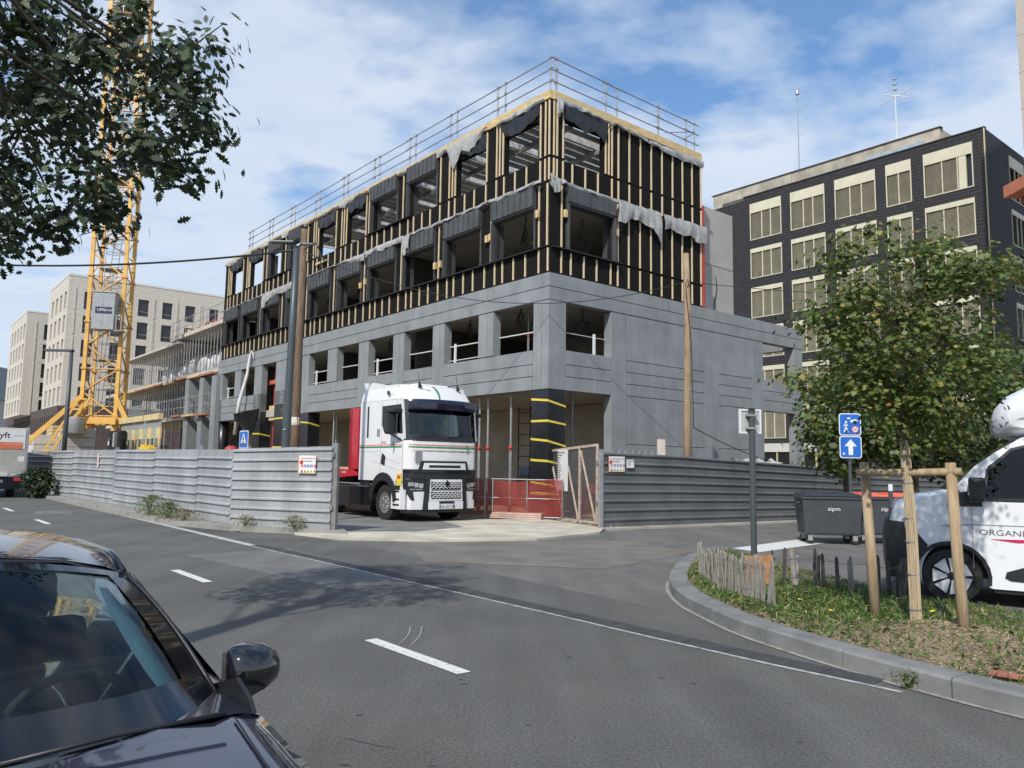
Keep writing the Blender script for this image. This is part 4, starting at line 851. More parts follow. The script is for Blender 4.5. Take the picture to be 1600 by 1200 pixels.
# ------------------------------------------------------------------ dark shingle-clad office block
tile = M('dark_shingle', (.034,.033,.036), .72, var=.25, vs=5, spec=.3)
wave_bump(tile, 'Z', 1.35, .018, .8); cream = M('cream_metal', (.62,.58,.43), .5, var=.06, vs=1); blindm = M('blind_slat', (.38,.35,.25), .5, metal=.25, var=.12, vs=2); dgl = M('dark_pane', (.02,.022,.024), .15, var=0, spec=.6)
D = thing('office_block', 'dark shingle-clad office block with cream window frames and lowered blinds', 'building', (30.19,48.0,0), TH)
def PD(name, mat, *a, bevel=0, parent=None): return box(name, mat, parent or D, *a, bevel)
wins = [(.72,3.79),(4.6,6.33),(7.07,10.1),(10.9,13.7),(14.5,17.32)]; rows = [(20.12,23.15),(16.95,19.4),(13.72,16.2),(10.5,12.98),(7.3,9.75),(4.1,6.55)]
PD('core', tile, .25, 16, .25, 21.5, 0, 23.7)
TOPZ = 23.85
zs = [0]+[v for a, b in rows[::-1] for v in (a, b)]+[TOPZ]
for i in range(0, len(zs), 2): PD('cladding', tile, 0, .24, 0, 17.85, zs[i], zs[i+1])
for (zb_, zt_) in rows:
    edges = [0]+[v for w_ in wins for v in w_]+[17.85]
    for i in range(0, len(edges), 2): PD('cladding', tile, 0, .24, edges[i], edges[i+1], zb_+.002, zt_-.002)
PD('cladding', tile, .6, .9, 17.86, 21.5, 0, 23.6); PD('coping', tile, -.05, .3, -.05, 17.9, TOPZ+.002, TOPZ+.08)
wcache = {}
def owin(y0, y1, z0, z1, hdr, side='L', openr=False):
    wd = round(y1-y0, 1); key = (wd, round(z1-z0, 1), hdr, openr)
    W_, H_ = y1-y0, z1-z0
    if key not in wcache:
        f = MB().box(-.04,.02,0,.07,0,H_).box(-.04,.02,W_-.07,W_,0,H_).box(-.04,.02,.07,W_-.07,0,.06).build('window', cream, D)
        MB().box(-.05,.03,.0,W_,H_-hdr,H_).build('header_panel', cream, f)
        n = 2 if W_ < 2 else 3
        cuts = [.07, W_*.34, W_*.62, W_-.07] if n == 3 else [.07, W_*.5, W_-.07]
        if openr: cuts = [.07, W_*.39, W_*.62, W_-.07][::1]; cuts = [.07, W_*.31, W_*.62, W_-.07]
        for c in cuts[1:-1]: MB().box(-.03,.06,c-.03,c+.03,.06,H_-hdr).build('mullion', cream, f)
        for i in range(n):
            a, b = cuts[i]+.03, cuts[i+1]-.03
            MB().box(.16,.18,a,b,.06,H_-hdr).build('pane', dgl, f)
            if openr and i == 0: MB().box(-.02,.14,b-.5,b-.05,.06,H_-hdr).build('open_shutter', cream, f); continue
            sl_ = MB(); z = .1
            while z < H_-hdr-.04: sl_.add([(.02,a,z),(.02,b,z),(.07,b,z+.062),(.07,a,z+.062)], [(0,1,2,3)]); z += .075
            tag(sl_.build('blind', blindm, f, fix=False), kind='stuff')
        wcache[key] = f; o = f
    else: o = copy_tree(wcache[key], D)
    if side == 'L': o.location = (0, y0, z0)
    else: o.location = (y1, 0, z0); o.rotation_euler = (0, 0, math.pi/2)
    return o
for ri, (zb_, zt_) in enumerate(rows):
    for wi, (a, b) in enumerate(wins): owin(a, b, zb_, zt_, .78 if ri == 0 else .34, openr=(ri == 0 and wi == 0))
for ri, (zb_, zt_) in enumerate(rows):
    for a, b in ((4.15,7.0),(8.2,11.0),(12,15)): 
        owin(a, b, zb_, zt_, .78 if ri == 0 else .34, 'R')
for zi in range(0, len(zs), 2): PD('cladding', tile, .25, 16, 0, .24, zs[zi], zs[zi+1])
for (zb_, zt_) in rows:
    e = [.25,4.15,7.0,8.2,11.0,12,15,16]
    for i in range(0, len(e), 2): PD('cladding', tile, e[i], e[i+1], 0, .24, zb_+.002, zt_-.002)
PD('corner_trim', M('corner_gold', (.6,.48,.28), .5, var=.05), -.03, .04, -.03, .04, 0, TOPZ)
roofc = M('roof_concrete', (.42,.38,.31), .85, var=.25, vs=.8, bump=.15, bs=8)
for i in range(5): PD('roof_wall', roofc, .9, 1.2, 3.0+i*3.7, 3.0+(i+1)*3.7-.02, 23.6, 25.15)
PD('roof_cap', M('roof_trim', (.12,.09,.09), .6, var=.1), .8, 1.3, 2.9, 21.6, 25.152, 25.2); PD('roof_wall', roofc, 1.22, 5, 3.0, 3.3, 23.7, 25.15)
for y in (4.0,6.1): PD('skylight', M('skylight', (.34,.42,.46), .3, var=.1), .84, .89, y, y+1.9, 23.95, 24.55)
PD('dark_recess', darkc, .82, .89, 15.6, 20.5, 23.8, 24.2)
# ground floor entrance with gold frames seen through the grey frame
gold = M('gold_frame', (.50,.42,.20), .45, var=.05)
for y in (12.0,13.6,15.2,16.8): PD('entrance_frame', gold, -.08, .0, y, y+.12, 0, 3.3)
PD('entrance_frame', gold, -.08, 0, 12.0, 17, .9, 1.05); PD('entrance_glass', dgl, -.02, -.005, 12, 17, 1.05, 3.0); PD('entrance_header', M('pale_header', (.55,.54,.5), .6, var=.05), -.14, -.0, 12, 17, 3.05, 3.7)
MB().tube((.9,13.4,25), (.9,13.4,31.6), .05, .02, n=6).tube((.9,13.4,31.4), (.9,13.4,31.7), .16, n=8).build('roof_mast', steel, D)
an = MB().tube((1.0,5.9,25), (1.0,5.9,28.6), .04, n=6).tube((1.0,4.7,28.7), (1.0,7.0,28.2), .035, n=6).tube((1.0,5.0,28.1), (1.0,6.7,28.9), .035, n=6)
for z in (28.9,29.3,29.7): an.lathe([(.05,z),(.16,z+.05),(.05,z+.12)], 8, (1.0,5.9,0))
an.build('roof_antenna', whitep, D)
# pale brick building edge at the far right
PB_ = thing('brick_building', 'thin edge of a tall pale brick building at the top right corner of the view', 'building', (25.87,38.0,0), -.72)
brk = M('pale_brick', (.36,.31,.26), .85, var=0, col2=(.50,.45,.40), vs=6, stretch=(1,1,5), bump=.4, bs=20)
for i in range(7): box('storey', brk, PB_, 0, 9, 0, 9, 18.2+i*2.0, 18.2+i*2.0+1.98)
box('shaft', M('white_render', (.6,.6,.58), .8, var=.05), PB_, 0.3, 9, .3, 9, 0, 18.18)
bal = thing('balcony', 'terracotta coloured balcony slab jutting in at the right edge', 'balcony', (26.35,39.5,0), 0)
box('slab', M('terracotta', (.55,.19,.10), .75, var=.1), bal, .0, 6, -1.6, 1.0, 16.4, 17.05, .01); box('shaded_underside', M('terracotta_shaded', (.3,.09,.05), .8, var=.1), bal, .9, 6, -1.2, 1.0, 16.1, 16.38, 0); MB().tube((3.3,-1.3,17.05), (3.3,-1.3,17.7), .03, n=5).build('post', steel, bal)  # block under the slab: shade of the underside put into a darker terracotta
# ------------------------------------------------------------------ pale brick apartment blocks on the left
pb = M('cream_brick', (.50,.455,.385), .9, var=0, col2=(.62,.575,.50), vs=1.8, stretch=(1,1,3), bump=.3, bs=6)
pb2 = M('brown_brick', (.085,.062,.056), .9, var=.2, vs=2, bump=.3, bs=6)
wfr = M('window_dark', (.03,.03,.033), .3, var=0, spec=.6)
def apartment(name, label, P, LX, LY, z_top, base_z, rowz, winx, slots, base_len, stretchy=1):
    t = thing(name, label, 'building', P, TH)
    box('core', pb, t, .32, LX-.3, .32, LY-.3, base_z, z_top-.5)
    # parapet and floor bands
    zb = [base_z]+[z for r_ in rowz[::-1] for z in r_]+[z_top]
    for i in range(0, len(zb), 2):
        box('band', pb, t, 0, .32, 0, LY, zb[i], zb[i+1]); box('band', pb, t, .325, LX, 0, .32, zb[i], zb[i+1])
    src = {}
    for (a, b) in rowz:
        # left side: slots between slim piers
        e = [0, 1.0]
        y = 1.0; n = slots; wgap = (LY-1.6)/n
        for i in range(n):
            y0 = 1.0+i*wgap; box('pier', pb, t, 0, .32, y0+wgap*.5, y0+wgap if i < n-1 else LY, a+.002, b-.002)
            box('narrow_window', wfr, t, .30, .318, y0+wgap*.30, y0+wgap*.5, a+.1, b-.05)
        box('pier', pb, t, 0, .32, 0, 1.0, a+.002, b-.002)
        prev = .325
        for (x0, x1) in winx:
            if x0-prev > .1: box('pier', pb, t, prev, x0, 0, .32 if 0 else .25, a+.002, b-.002)
            wn = box('window', wfr, t, x0, x1, .22, .26, a+.05, b-.02); box('window_frame', greyi, wn, x0, x0+.07, .19, .22, a+.05, b-.02); box('transom', greyi, wn, x0+.07, x1, .19, .22, a+.6, a+.68)
            prev = x1
        box('pier', pb, t, prev, LX, 0, .25, a+.002, b-.002)
        # recessed reveals framing window pairs
        for x0, x1 in zip([w_[0]-.95 for w_ in winx], [w_[1]+.55 for w_ in winx]):
            box('frame_strip', pb, t, max(.33, x0-.15), max(.4, x0), -.08, .0, a-.2, b+.35); box('frame_strip', pb, t, x1, x1+.15, -.08, .0, a-.2, b+.35)
    box('parapet_cap', M('parapet_cap', (.66,.64,.58), .8, var=.1), t, -.05, LX, -.05, .4, z_top+.002, z_top+.25); box('parapet_cap', MAT['parapet_cap'], t, -.05, .4, .402, LY, z_top+.002, z_top+.25)
    return t
rowsW = [(21.1,23.4),(17.95,20.25),(14.85,17.1),(11.75,14.0),(8.7,10.95)]
WB = apartment('apartment_block', 'cream brick apartment block with dark windows, behind the crane', (-57.18,98.0,0), 34, 13.6, 25.3, 8.2, rowsW, [(1.85,3.2),(5.2,6.5),(8.38,9.74),(11.48,12.8),(14.51,15.87),(17.85,19.1),(21.5,22.8),(25,26.4)], 4, 30)
P_ = Vector((-57.18,98.0,0)); dl = Vector((DL[0],DL[1],0)); dr = Vector((DR[0],DR[1],0))
bs = thing('brown_base', 'long dark brown brick ground-floor block with narrow slots under the cream apartment blocks', 'building', P_, TH)
for i in range(30):
    y = i*1.5
    box('pier', pb2, bs, -.25, .3, y, y+.75, 3.4, 7.3); box('slot', wfr, bs, .1, .2, y+.75, y+1.5, 3.4, 7.3)
box('wall', pb2, bs, -.25, .3, 0, 46, 7.302, 8.45); box('wall', pb2, bs, -.25, .3, 0, 46, 0, 3.398); box('wall', pb2, bs, .302, 34, -.3, .3, 0, 8.45)
box('roof', pb2, bs, .31, 12, .31, 46, 8.0, 8.4)
VB = apartment('apartment_block', 'second cream brick apartment block at the far left edge, half hidden by the first', (-71.5,112.6,0), 14, 16.5, 23.2, 8.0, [(19.3,21.6),(16.4,18.6),(13.6,15.7),(10.8,12.9),(8.3,10.3)], [(2.3,3.3),(5,6.2),(8,9.2)], 5, 30)
FB = thing('distant_building', 'small grey and white distant building with teal windows at the far left edge', 'building', (-101,140,0), 0)
fbw = M('far_wall', (.42,.40,.38), .9, var=.1); fbt = M('far_teal', (.10,.22,.25), .3, var=.1)
box('lower_wall', M('far_white', (.62,.63,.62), .8, var=.05), FB, -14, 4, 0, 10, 0, 6.8); box('middle_wall', fbw, FB, -14, 5.0, -.2, 10, 6.82, 12.6); box('upper_wall', M('far_roof', (.22,.26,.29), .7, var=.1), FB, -14, 5.6, .5, 10, 12.62, 18.6)
for x in (-9,-5.5,-2,1.6):
    for z in (8.2,14.3): w_ = box('window', fbt, FB, x, x+2.4, -.3 if z < 12 else .4, -.2 if z < 12 else .5, z, z+3.0); box('mullion', whitep, w_, x+1.1, x+1.3, -.36 if z < 12 else .34, -.3 if z < 12 else .4, z, z+3.0)
# ------------------------------------------------------------------ vehicles
vw = M('truck_white', (.74,.74,.73), .28, var=.04, vs=1.5, coat=.5); vbk = M('trim_black', (.018,.019,.021), .42, var=.15, vs=5); vgb = M('gloss_black', (.012,.013,.016), .12, var=0, coat=.5)
tyre = M('tyre', (.018,.018,.018), .8, var=.2, vs=20, bump=.3, bs=60); chrome = M('wheel_metal', (.62,.62,.62), .25, metal=.85, var=.1); lampm = M('lamp_glass', (.55,.58,.60), .08, metal=.6, var=0, coat=1)
wsg = glass('windscreen_glass', (.62,.74,.70), .02, 1.3); dkg = glass('dark_glass', (.10,.13,.13), .02, 1.2)
seatm = M('cab_interior', (.035,.037,.04), .8, var=.2); dash_ = M('dashboard', (.10,.11,.11), .6, var=.15)
orangep = M('orange_stripe', (.72,.22,.08), .5, var=0); greenp = M('green_stripe', (.03,.22,.12), .5, var=0); redv = M('trailer_red', (.46,.015,.03), .4, var=.08, coat=.3)
def wheel(parent, c, r, w, rimr, rimmat, nb=10, face=-1, spokes=0):
    """axle along y; face -1: outer side looks to -y"""
    x, y, z = c; f = face
    t = MB().lathe([(rimr,y-f*w),(r*.93,y-f*w),(r,y-f*(w-.03)),(r,y-f*.03),(r*.96,y),(rimr*1.03,y+f*.005),(rimr,y-f*.03)], 32, (x,0,z), 'y').build('wheel', tyre, parent, smooth=True, auto=35)
    MB().lathe([(rimr,y-f*.005),(rimr*.93,y-f*.04),(rimr*.82,y-f*.06),(rimr*.35,y-f*.01),(rimr*.3,y+f*.02),(.01,y+f*.025)], 28, (x,0,z), 'y').build('rim', rimmat, t, smooth=True, auto=30)
    for i in range(nb):
        a = i*2*math.pi/nb
        if spokes: MB().prism([(x+rimr*.22*math.cos(a-.28), z+rimr*.22*math.sin(a-.28)), (x+rimr*.95*math.cos(a-.36), z+rimr*.95*math.sin(a-.36)), (x+rimr*.95*math.cos(a+.36), z+rimr*.95*math.sin(a+.36)), (x+rimr*.22*math.cos(a+.28), z+rimr*.22*math.sin(a+.28))], y+f*.03, y-f*.02, 'y').build('spoke', M('spoke_silver', (.66,.67,.68), .35, metal=.2, var=.05), t)
        else:
            MB().lathe([(.025,y+f*.0),(.02,y+f*.035)], 8, (x+rimr*.55*math.cos(a), 0, z+rimr*.55*math.sin(a)), 'y').build('wheel_nut', chrome, t)
    if not spokes:
        for i in range(nb):
            a = (i+.5)*2*math.pi/nb; MB().lathe([(.03,y-f*.0),(.028,y+f*.004)], 8, (x+rimr*.72*math.cos(a), -f*.028+0, z+rimr*.72*math.sin(a)), 'y').build('vent_hole', vbk, t)
    return t
TK = thing('truck', 'white semi-trailer tractor with green and orange stripe leaving the building site', 'truck', (-2.715,21.175,0.03), TH-math.pi/2)
# local: x forward (front at -0.08), y 0 (near side) .. 2.5
Wd = 2.5; XB = -2.88
def fx(y, z):  # x of the front skin
    base = -.10 if z < 2.2 else -.10-(z-2.2)*.13 - max(0, z-3.25)*.55
    u = (y-Wd/2)/(Wd/2); b = .16*u*u
    e = max(0, abs(u)-.80)/.20; r = .30*(1-math.sqrt(max(0, 1-min(1, e)**2)))
    return base-b-r
def ring(z, inset=0.0, xb=XB, rear=0.0):
    pts = [(xb, inset, z), (xb+.6, inset, z)]
    ys = [0, .003, .02, .06, .12, .19, .25, .5, .85, 1.25, 1.65, 2.0, 2.25, 2.31, 2.38, 2.44, 2.48, 2.497, 2.5]
    for y in ys: yy = inset+(y/Wd)*(Wd-2*inset); pts.append((fx(y, z), yy, z))
    return pts+[(xb+.6, Wd-inset, z), (xb, Wd-inset, z)]
def cab_loft(name, zs, mat, inset=0, xb=XB, parent=TK): return MB().loft([ring(z, inset if not callable(inset) else inset(z), xb if not callable(xb) else xb(z)) for z in zs]).build(name, mat, parent, smooth=True, auto=35)
cab_loft('cab_lower', [1.12,1.18,1.5,2.0,2.26], vw)
ins = lambda z: 0 if z < 3.25 else .12*((z-3.25)/.6)**1.6
cab_loft('roof_fairing', [3.42,3.5,3.6,3.7,3.78,3.83,3.85], vw, ins)
# cab sides and back between the belt and the roof (windows are real holes)
def sidepan(pts, y0, y1, name='cab_side', mat=vw): return MB().prism(pts, y0, y1, 'y').build(name, mat, TK, bevel=0)
for (y0, y1) in ((0.0,.05),(Wd-.05,Wd)):
    sidepan([(XB,2.26),(-1.62,2.26),(-1.62,3.42),(XB,3.42)], y0, y1)
    sidepan([(-1.62,2.26),(-.42,2.26),(-.45,2.44),(-1.50,2.50),(-1.62,2.7)], y0, y1); sidepan([(-1.62,3.25),(-.58,3.27),(-.55,3.42),(-1.62,3.42)], y0, y1)
    MB().prism([(-1.60,2.62),(-1.49,2.50),(-.47,2.44),(-.58,3.26),(-1.60,3.24)], y0+.018, y0+.024, 'y').build('side_window', dkg, TK)
    sidepan([(-.43,2.30),(-.36,2.30),(-.50,3.40),(-.58,3.40)], y0, y1, 'a_pillar', vw)
box('cab_back', vw, TK, XB, XB+.05, .052, Wd-.052, 2.262, 3.41)
MB().prism([(XB,3.30),(XB,4.02),(XB+.6,3.99),(-1.5,3.86),(-.9,3.86),(-.9,3.3)], .10, .22, 'y').prism([(XB,3.30),(XB,4.02),(XB+.6,3.99),(-1.5,3.86),(-.9,3.86),(-.9,3.3)], Wd-.22, Wd-.10, 'y').build('roof_side_spoiler', vw, TK)
MB().prism([(XB+.1,3.86),(XB+.1,4.0),(-1.5,3.87),(-1.0,3.85)], .23, Wd-.23, 'y').build('roof_top', vw, TK)
MB().box(-2.0,-.9,.7,1.8,3.86,3.93).build('roof_hatch', vw, TK, bevel=.03)
# windscreen
def fpatch(name, mat, y0, y1, z0, z1, off=.012, th=.02, y0t=None, y1t=None, ny=14, nz=5, arch=0.0):
    y0t = y0 if y0t is None else y0t; y1t = y1 if y1t is None else y1t; outer = []; inner = []
    for j in range(nz+1):
        v = j/nz
        for i in range(ny+1):
            u = i/ny; y = (y0+(y1-y0)*u)*(1-v)+(y0t+(y1t-y0t)*u)*v; z = z0+(z1-z0)*v-arch*(2*u-1)**2
            x = fx(min(max(y, 0.0), Wd), z); outer.append((x+off, y, z)); inner.append((x+off-th, y, z))
    n = len(outer); fs = []; w_ = ny+1
    for j in range(nz):
        for i in range(ny): a = j*w_+i; fs.append((a, a+1, a+w_+1, a+w_)); fs.append((n+a, n+a+w_, n+a+w_+1, n+a+1))
    for i in range(ny): fs.append((i, n+i, n+i+1, i+1)); a = nz*w_+i; fs.append((a, a+1, n+a+1, n+a))
    for j in range(nz): a = j*w_; fs.append((a, a+w_, n+a+w_, n+a)); a = j*w_+ny; fs.append((a, n+a, n+a+w_, a+w_))
    return MB().add(outer+inner, fs).build(name, mat, TK, smooth=True, auto=40)
fpatch('windscreen', wsg, .03, Wd-.03, 2.30, 3.36, off=-.01, th=.005)
fpatch('screen_base', vbk, .02, Wd-.02, 2.24, 2.40, off=.004, th=.03)
fpatch('screen_pillar', vbk, .0, .12, 2.26, 3.40, off=.006, th=.02, ny=4); fpatch('screen_pillar', vbk, Wd-.12, Wd, 2.26, 3.40, off=.006, th=.02, ny=4)
fpatch('header', vw, .0, Wd, 3.33, 3.44, off=.0, th=.04)
# sun visor
vis = []
for z, o in ((3.44,.02),(3.42,.20),(3.30,.27),(3.13,.24),(3.13,.20),(3.36,.0)):
    vis.append([(fx(y, 3.2)+o-.0*abs(y-1.25), y, z-.03*((y-1.25)/1.25)**2) for y in [.04+i*(Wd-.08)/18 for i in range(19)]])
mb = MB(); n_ = 19
vs_ = [p for r in vis for p in r]; fs_ = [(j*n_+i, j*n_+i+1, ((j+1) % 6)*n_+i+1, ((j+1) % 6)*n_+i) for j in range(6) for i in range(n_-1)]+[tuple(j*n_ for j in range(6)), tuple(j*n_+n_-1 for j in range(5, -1, -1))]
MB().add(vs_, fs_).build('sun_visor', M('visor_black', (.012,.014,.028), .15, var=0, coat=.6), TK, smooth=True, auto=40)
for y in (.62, 1.95):
    a_ = MB().tube((-.6,y,3.8), (-.66,y,3.95), .06, .02, n=8).tube((-.63,y,3.9), (-.72,y,4.22), .008, n=5).build('roof_aerial', vbk, TK)
MB().lathe([(.07,.0),(.05,.03)], 12, (0,0,0), 'y').build('side_marker', vbk, TK, loc=(-1.25,-.03,3.62))
# emblem sickles: green and orange crescent strokes
def crescent(s, mat, flip=1):
    pts = []
    for i in range(9): a = -1.2+2.6*i/8; pts.append((.5*math.cos(a)*flip, .6*math.sin(a)))
    for i in range(9): a = 1.4-2.6*i/8; pts.append(((.24+.16*(i/8)**2)*math.cos(a)*flip+.02*flip, .54*math.sin(a)))
    return [(p[0]*s, p[1]*s) for p in pts]
def front_mark(cy_, cz, s, mat, dz=0):
    pts = crescent(s*1.15, mat); xx = [(fx(cy_+p[0], cz+p[1])+.012, cy_+p[0], cz+p[1]+dz) for p in pts]
    n = len(xx); MB().add(xx, [(i, i+1, n-2-i, n-1-i) for i in range(n//2-1)]).build('emblem', mat, TK, fix=False)
front_mark(1.02, 3.62, .34, greenp); front_mark(1.93, 2.03, .22, greenp)
MB().add([(fx(y, z)+.014, y, z) for y, z in ((.72,3.76),(.95,3.72),(.92,3.70),(.80,3.73))], [(0,1,2,3)]).build('emblem_stroke', orangep, TK, fix=False)
# stripes round front and side
fpatch('stripe', orangep, .10, Wd-.02, 2.125, 2.15, off=.004, th=.006, ny=24, nz=1); fpatch('stripe', greenp, .10, Wd-.02, 2.055, 2.095, off=.004, th=.006, ny=24, nz=1); fpatch('stripe', orangep, .10, Wd-.02, 1.985, 1.995, off=.004, th=.006, ny=24, nz=1)
box('stripe', orangep, TK, XB, -.5, -.006, .0, 2.125, 2.15, 0); box('stripe', greenp, TK, XB, -.5, -.006, .0, 2.055, 2.10, 0)
pts = crescent(.30, greenp); n = len(pts); MB().add([(-1.0-p[0]*-1, -.008, 2.05+p[1]) for p in pts], [(i, i+1, n-2-i, n-1-i) for i in range(n//2-1)]).build('emblem', greenp, TK, fix=False)
text('lettering', 'DELISLE', .09, orangep, TK, (-1.62,-.008,2.18), (math.pi/2,0,0), .001)
box('grey_badge', greyi, TK, fx(.36,1.85)+.0, fx(.36,1.85)+.008+.03, .25, .45, 1.66, 1.96, 0).location = (0,0,0)
# front: hood panel seams, black frames, grille, bumper
fpatch('seam', vbk, .03, Wd-.03, 1.955, 1.965, off=.003, th=.01, nz=1)
fpatch('upper_grille_frame', vbk, .36, Wd-.46, 1.45, 1.70, off=.03, th=.04, y0t=.44, y1t=Wd-.52)
fpatch('upper_grille_panel', vw, .47, Wd-.56, 1.45, 1.64, off=.045, th=.03, y0t=.52, y1t=Wd-.60)
fpatch('air_slot', vbk, .66, Wd-.78, 1.51, 1.58, off=.05, th=.01, nz=1)
fpatch('black_band', vbk, .02, Wd-.02, 1.20, 1.46, off=.05, th=.12)
fpatch('band_lip', vgb, .02, Wd-.02, 1.38, 1.42, off=.075, th=.04, nz=1)
# lower white bumper corners with lamp cut-ins, black V struts, white grille between
fpatch('bumper', vw, .0, Wd, .36, .88, off=.02, th=.25); fpatch('bumper_upper', vbk, .0, Wd, .88, 1.20, off=.01, th=.2)
fpatch('lamp_housing', vbk, .04, .56, .86, 1.19, off=.03, th=.05, y0t=.02); fpatch('lamp_housing', vbk, Wd-.56, Wd-.04, .86, 1.19, off=.03, th=.05)
for a, b, z0, z1 in ((.10,.22,1.0,1.10),(.24,.36,.97,1.09),(.38,.50,.95,1.07),(.14,.48,.90,.925),(Wd-.22,Wd-.10,1.0,1.10),(Wd-.36,Wd-.24,.97,1.09),(Wd-.50,Wd-.38,.95,1.07),(Wd-.48,Wd-.14,.90,.925)): fpatch('headlight', lampm, a, b, z0, z1, off=.045, th=.03, ny=4, nz=2)
fpatch('lamp_slash', vbk, .17, .25, .62, .90, off=.035, th=.03, y0t=.04, y1t=.20, ny=3, nz=4); fpatch('lamp_slash', vbk, Wd-.25, Wd-.17, .62, .90, off=.035, th=.03, y0t=Wd-.20, y1t=Wd-.04, ny=3, nz=4)
for z0 in (.655, .925): fpatch('grille_panel', vbk, .74, Wd-.74, z0-.012, z0+.20, off=.043, th=.01, ny=6, nz=1)
fpatch('strut', vbk, .50, .66, .36, 1.20, off=.055, th=.06, y0t=.58, y1t=.70); fpatch('strut', vbk, Wd-.66, Wd-.50, .36, 1.20, off=.055, th=.06, y0t=Wd-.70, y1t=Wd-.58)
fpatch('grille_back', vw, .66, Wd-.66, .60, 1.19, off=.04, th=.05)
for z0 in (.66, .93):
    for r_ in range(4):
        for i in range(8):
            y = .76+i*.124+(.05 if r_ % 2 else 0)
            if y < Wd-.82: fpatch('grille_bar', vw, y+.012, y+.105, z0+r_*.05+.030, z0+r_*.05+.046, off=.056, th=.012, ny=2, nz=1); fpatch('grille_bar', vw, y-.004, y+.010, z0+r_*.05-.004, z0+r_*.05+.030, off=.056, th=.012, ny=1, nz=1)
fpatch('grille_gap', vbk, .76, Wd-.76, .885, .905, off=.05, th=.01, nz=1)
MB().prism([(1.25,.98),(1.32,1.07),(1.25,1.17),(1.18,1.07)], -.045, -.02, 'x').build('badge', M('badge_dark', (.05,.05,.055), .2, metal=.8, var=0), TK)
fpatch('lower_white', vw, .66, Wd-.66, .36, .58, off=.06, th=.05); box('plate_recess', vbk, TK, -.06,-.03, 1.0, 1.5, .52, .58, 0)
pl = box('number_plate', whitep, TK, -.035, -.025, .99, 1.51, .38, .49, 0); text('plate_text', 'HA 507 XB', .10, black, pl, (-.022,1.03,.40), (math.pi/2,0,math.pi/2), .001)
box('plate_band', bluei, pl, -.0245, -.0235, .99, 1.03, .38, .49, 0); box('plate_band', bluei, pl, -.0245, -.0235, 1.47, 1.51, .38, .49, 0)
fpatch('underlip', vbk, .05, Wd-.05, .27, .355, off=.0, th=.2)
# side: door seams, handle, windows dark strip, step panels, arch
for x0, x1, z0, z1 in ((-1.62,-1.61,1.2,3.4),(-.46,-.45,1.3,2.3)): box('door_seam', greyi, TK, x0, x1, -.003, .0, z0, z1, 0)
box('rear_quarter_strip', vbk, TK, -2.45, -2.36, -.008, .0, 2.36, 3.28, 0); box('vent', greyi, TK, -1.86, -1.70, -.008, 0, 2.38, 2.60, .0)
MB().prism([(-1.56,1.62),(-1.38,1.56),(-1.34,1.80),(-1.50,1.90)], -.03, .0, 'y').build('door_handle', vbk, TK)
for za, zb2 in ((1.80,1.60),(1.55,1.42)): MB().prism([(-2.2,za+.14),(-.55,zb2),(-.55,zb2+.018),(-2.2,za+.155)], -.006, 0, 'y').build('fold_shade_strip', M('fold_shade_grey', (.55,.55,.55), .4, var=0), TK)  # flat grey strips paint the shade along the folds of the cab side
box('panel_seam', greyi, TK, -2.88,-1.6,-.003,0,1.955,1.962,0); box('panel_seam', greyi, TK, -2.88,-.5,-.003,0,3.418,3.426,0)
MB().prism([(-.95,1.2),(-.5,1.2),(-.4,.9),(-.3,.9),(-.1-.2,.36),(-1.0,.36)], 0.01, .06, 'y').build('step_panel', vw, TK)
for z in (.45,.60,.82,.95): box('step_slot', vbk, TK, -.88,-.55,-.004,.012,z,z+.05,0)
yl = MB().prism([(-.72,1.33),(-.45,1.35),(-.45,1.02),(-.70,1.0)], -.006, .0, 'y').build('hazard_sign', yeli, TK); box('hazard_mark', redi, yl, -.66,-.5,-.009,-.006,1.2,1.28,0)
arch = MB(); ro = []; ri = []
for i in range(13): a = math.pi*i/12; ro.append((-1.42+.72*math.cos(a), .62+.74*math.sin(a))); ri.append((-1.42+.58*math.cos(a), .55+.58*math.sin(a)))
arch.prism(ro+ri[::-1], -.035, .4, 'y').build('wheel_arch', vbk, TK)
box('arch_well', vbk, TK, -2.1,-.8,.42,2.1,.5,1.15)
MB().prism([(-2.88,1.42),(-2.88,1.12),(-2.1,1.12),(-2.05,1.2)], .02, .3, 'y').build('cab_skirt', vw, TK)
wheel(TK, (-1.42,.06,.505), .505, .36, .30, chrome, 10, -1); wheel(TK, (-1.42,Wd-.06,.505), .505, .36, .30, chrome, 10, 1)
for y, f in ((.04,-1),(Wd-.04,1)): wheel(TK, (-5.2,y,.505), .505, .6, .30, chrome, 10, f)
box('chassis', vbk, TK, -6.2,-.6,.75,1.75,.7,1.05); MB().box(-3.45,-2.25,.05,.62,.32,.98).build('fuel_tank', vgb, TK, bevel=.06); MB().box(-4.35,-3.5,.05,.6,.30,.95).build('side_box', vbk, TK, bevel=.03)
box('tank_top', steel, TK, -4.4,-2.2,.08,.6,.985,1.02)
MB().prism([(-2.88,.5),(-2.3,.5),(-2.3,1.12),(-2.88,1.15)], .06, .2, 'y').build('rear_fender', vbk, TK)
# mirrors
def mirror(y, s):
    m_ = MB().box(-.95,-.70, y-s*.10, y+s*.16, 2.42, 3.02).build('mirror', vbk, TK, bevel=.06)
    MB().prism([(-.50,3.02),(-.50,3.14),(-.98,3.14),(-.98,3.02)], y-s*.06, y+s*.26, 'y').build('mirror_arm', vbk, m_, bevel=.03); MB().bar((-.52,y+s*.24,2.25), (-.78,y,2.45), .06).build('mirror_bracket', vbk, m_)
    return m_
mirror(-.22, 1); mirror(Wd+.22, -1)
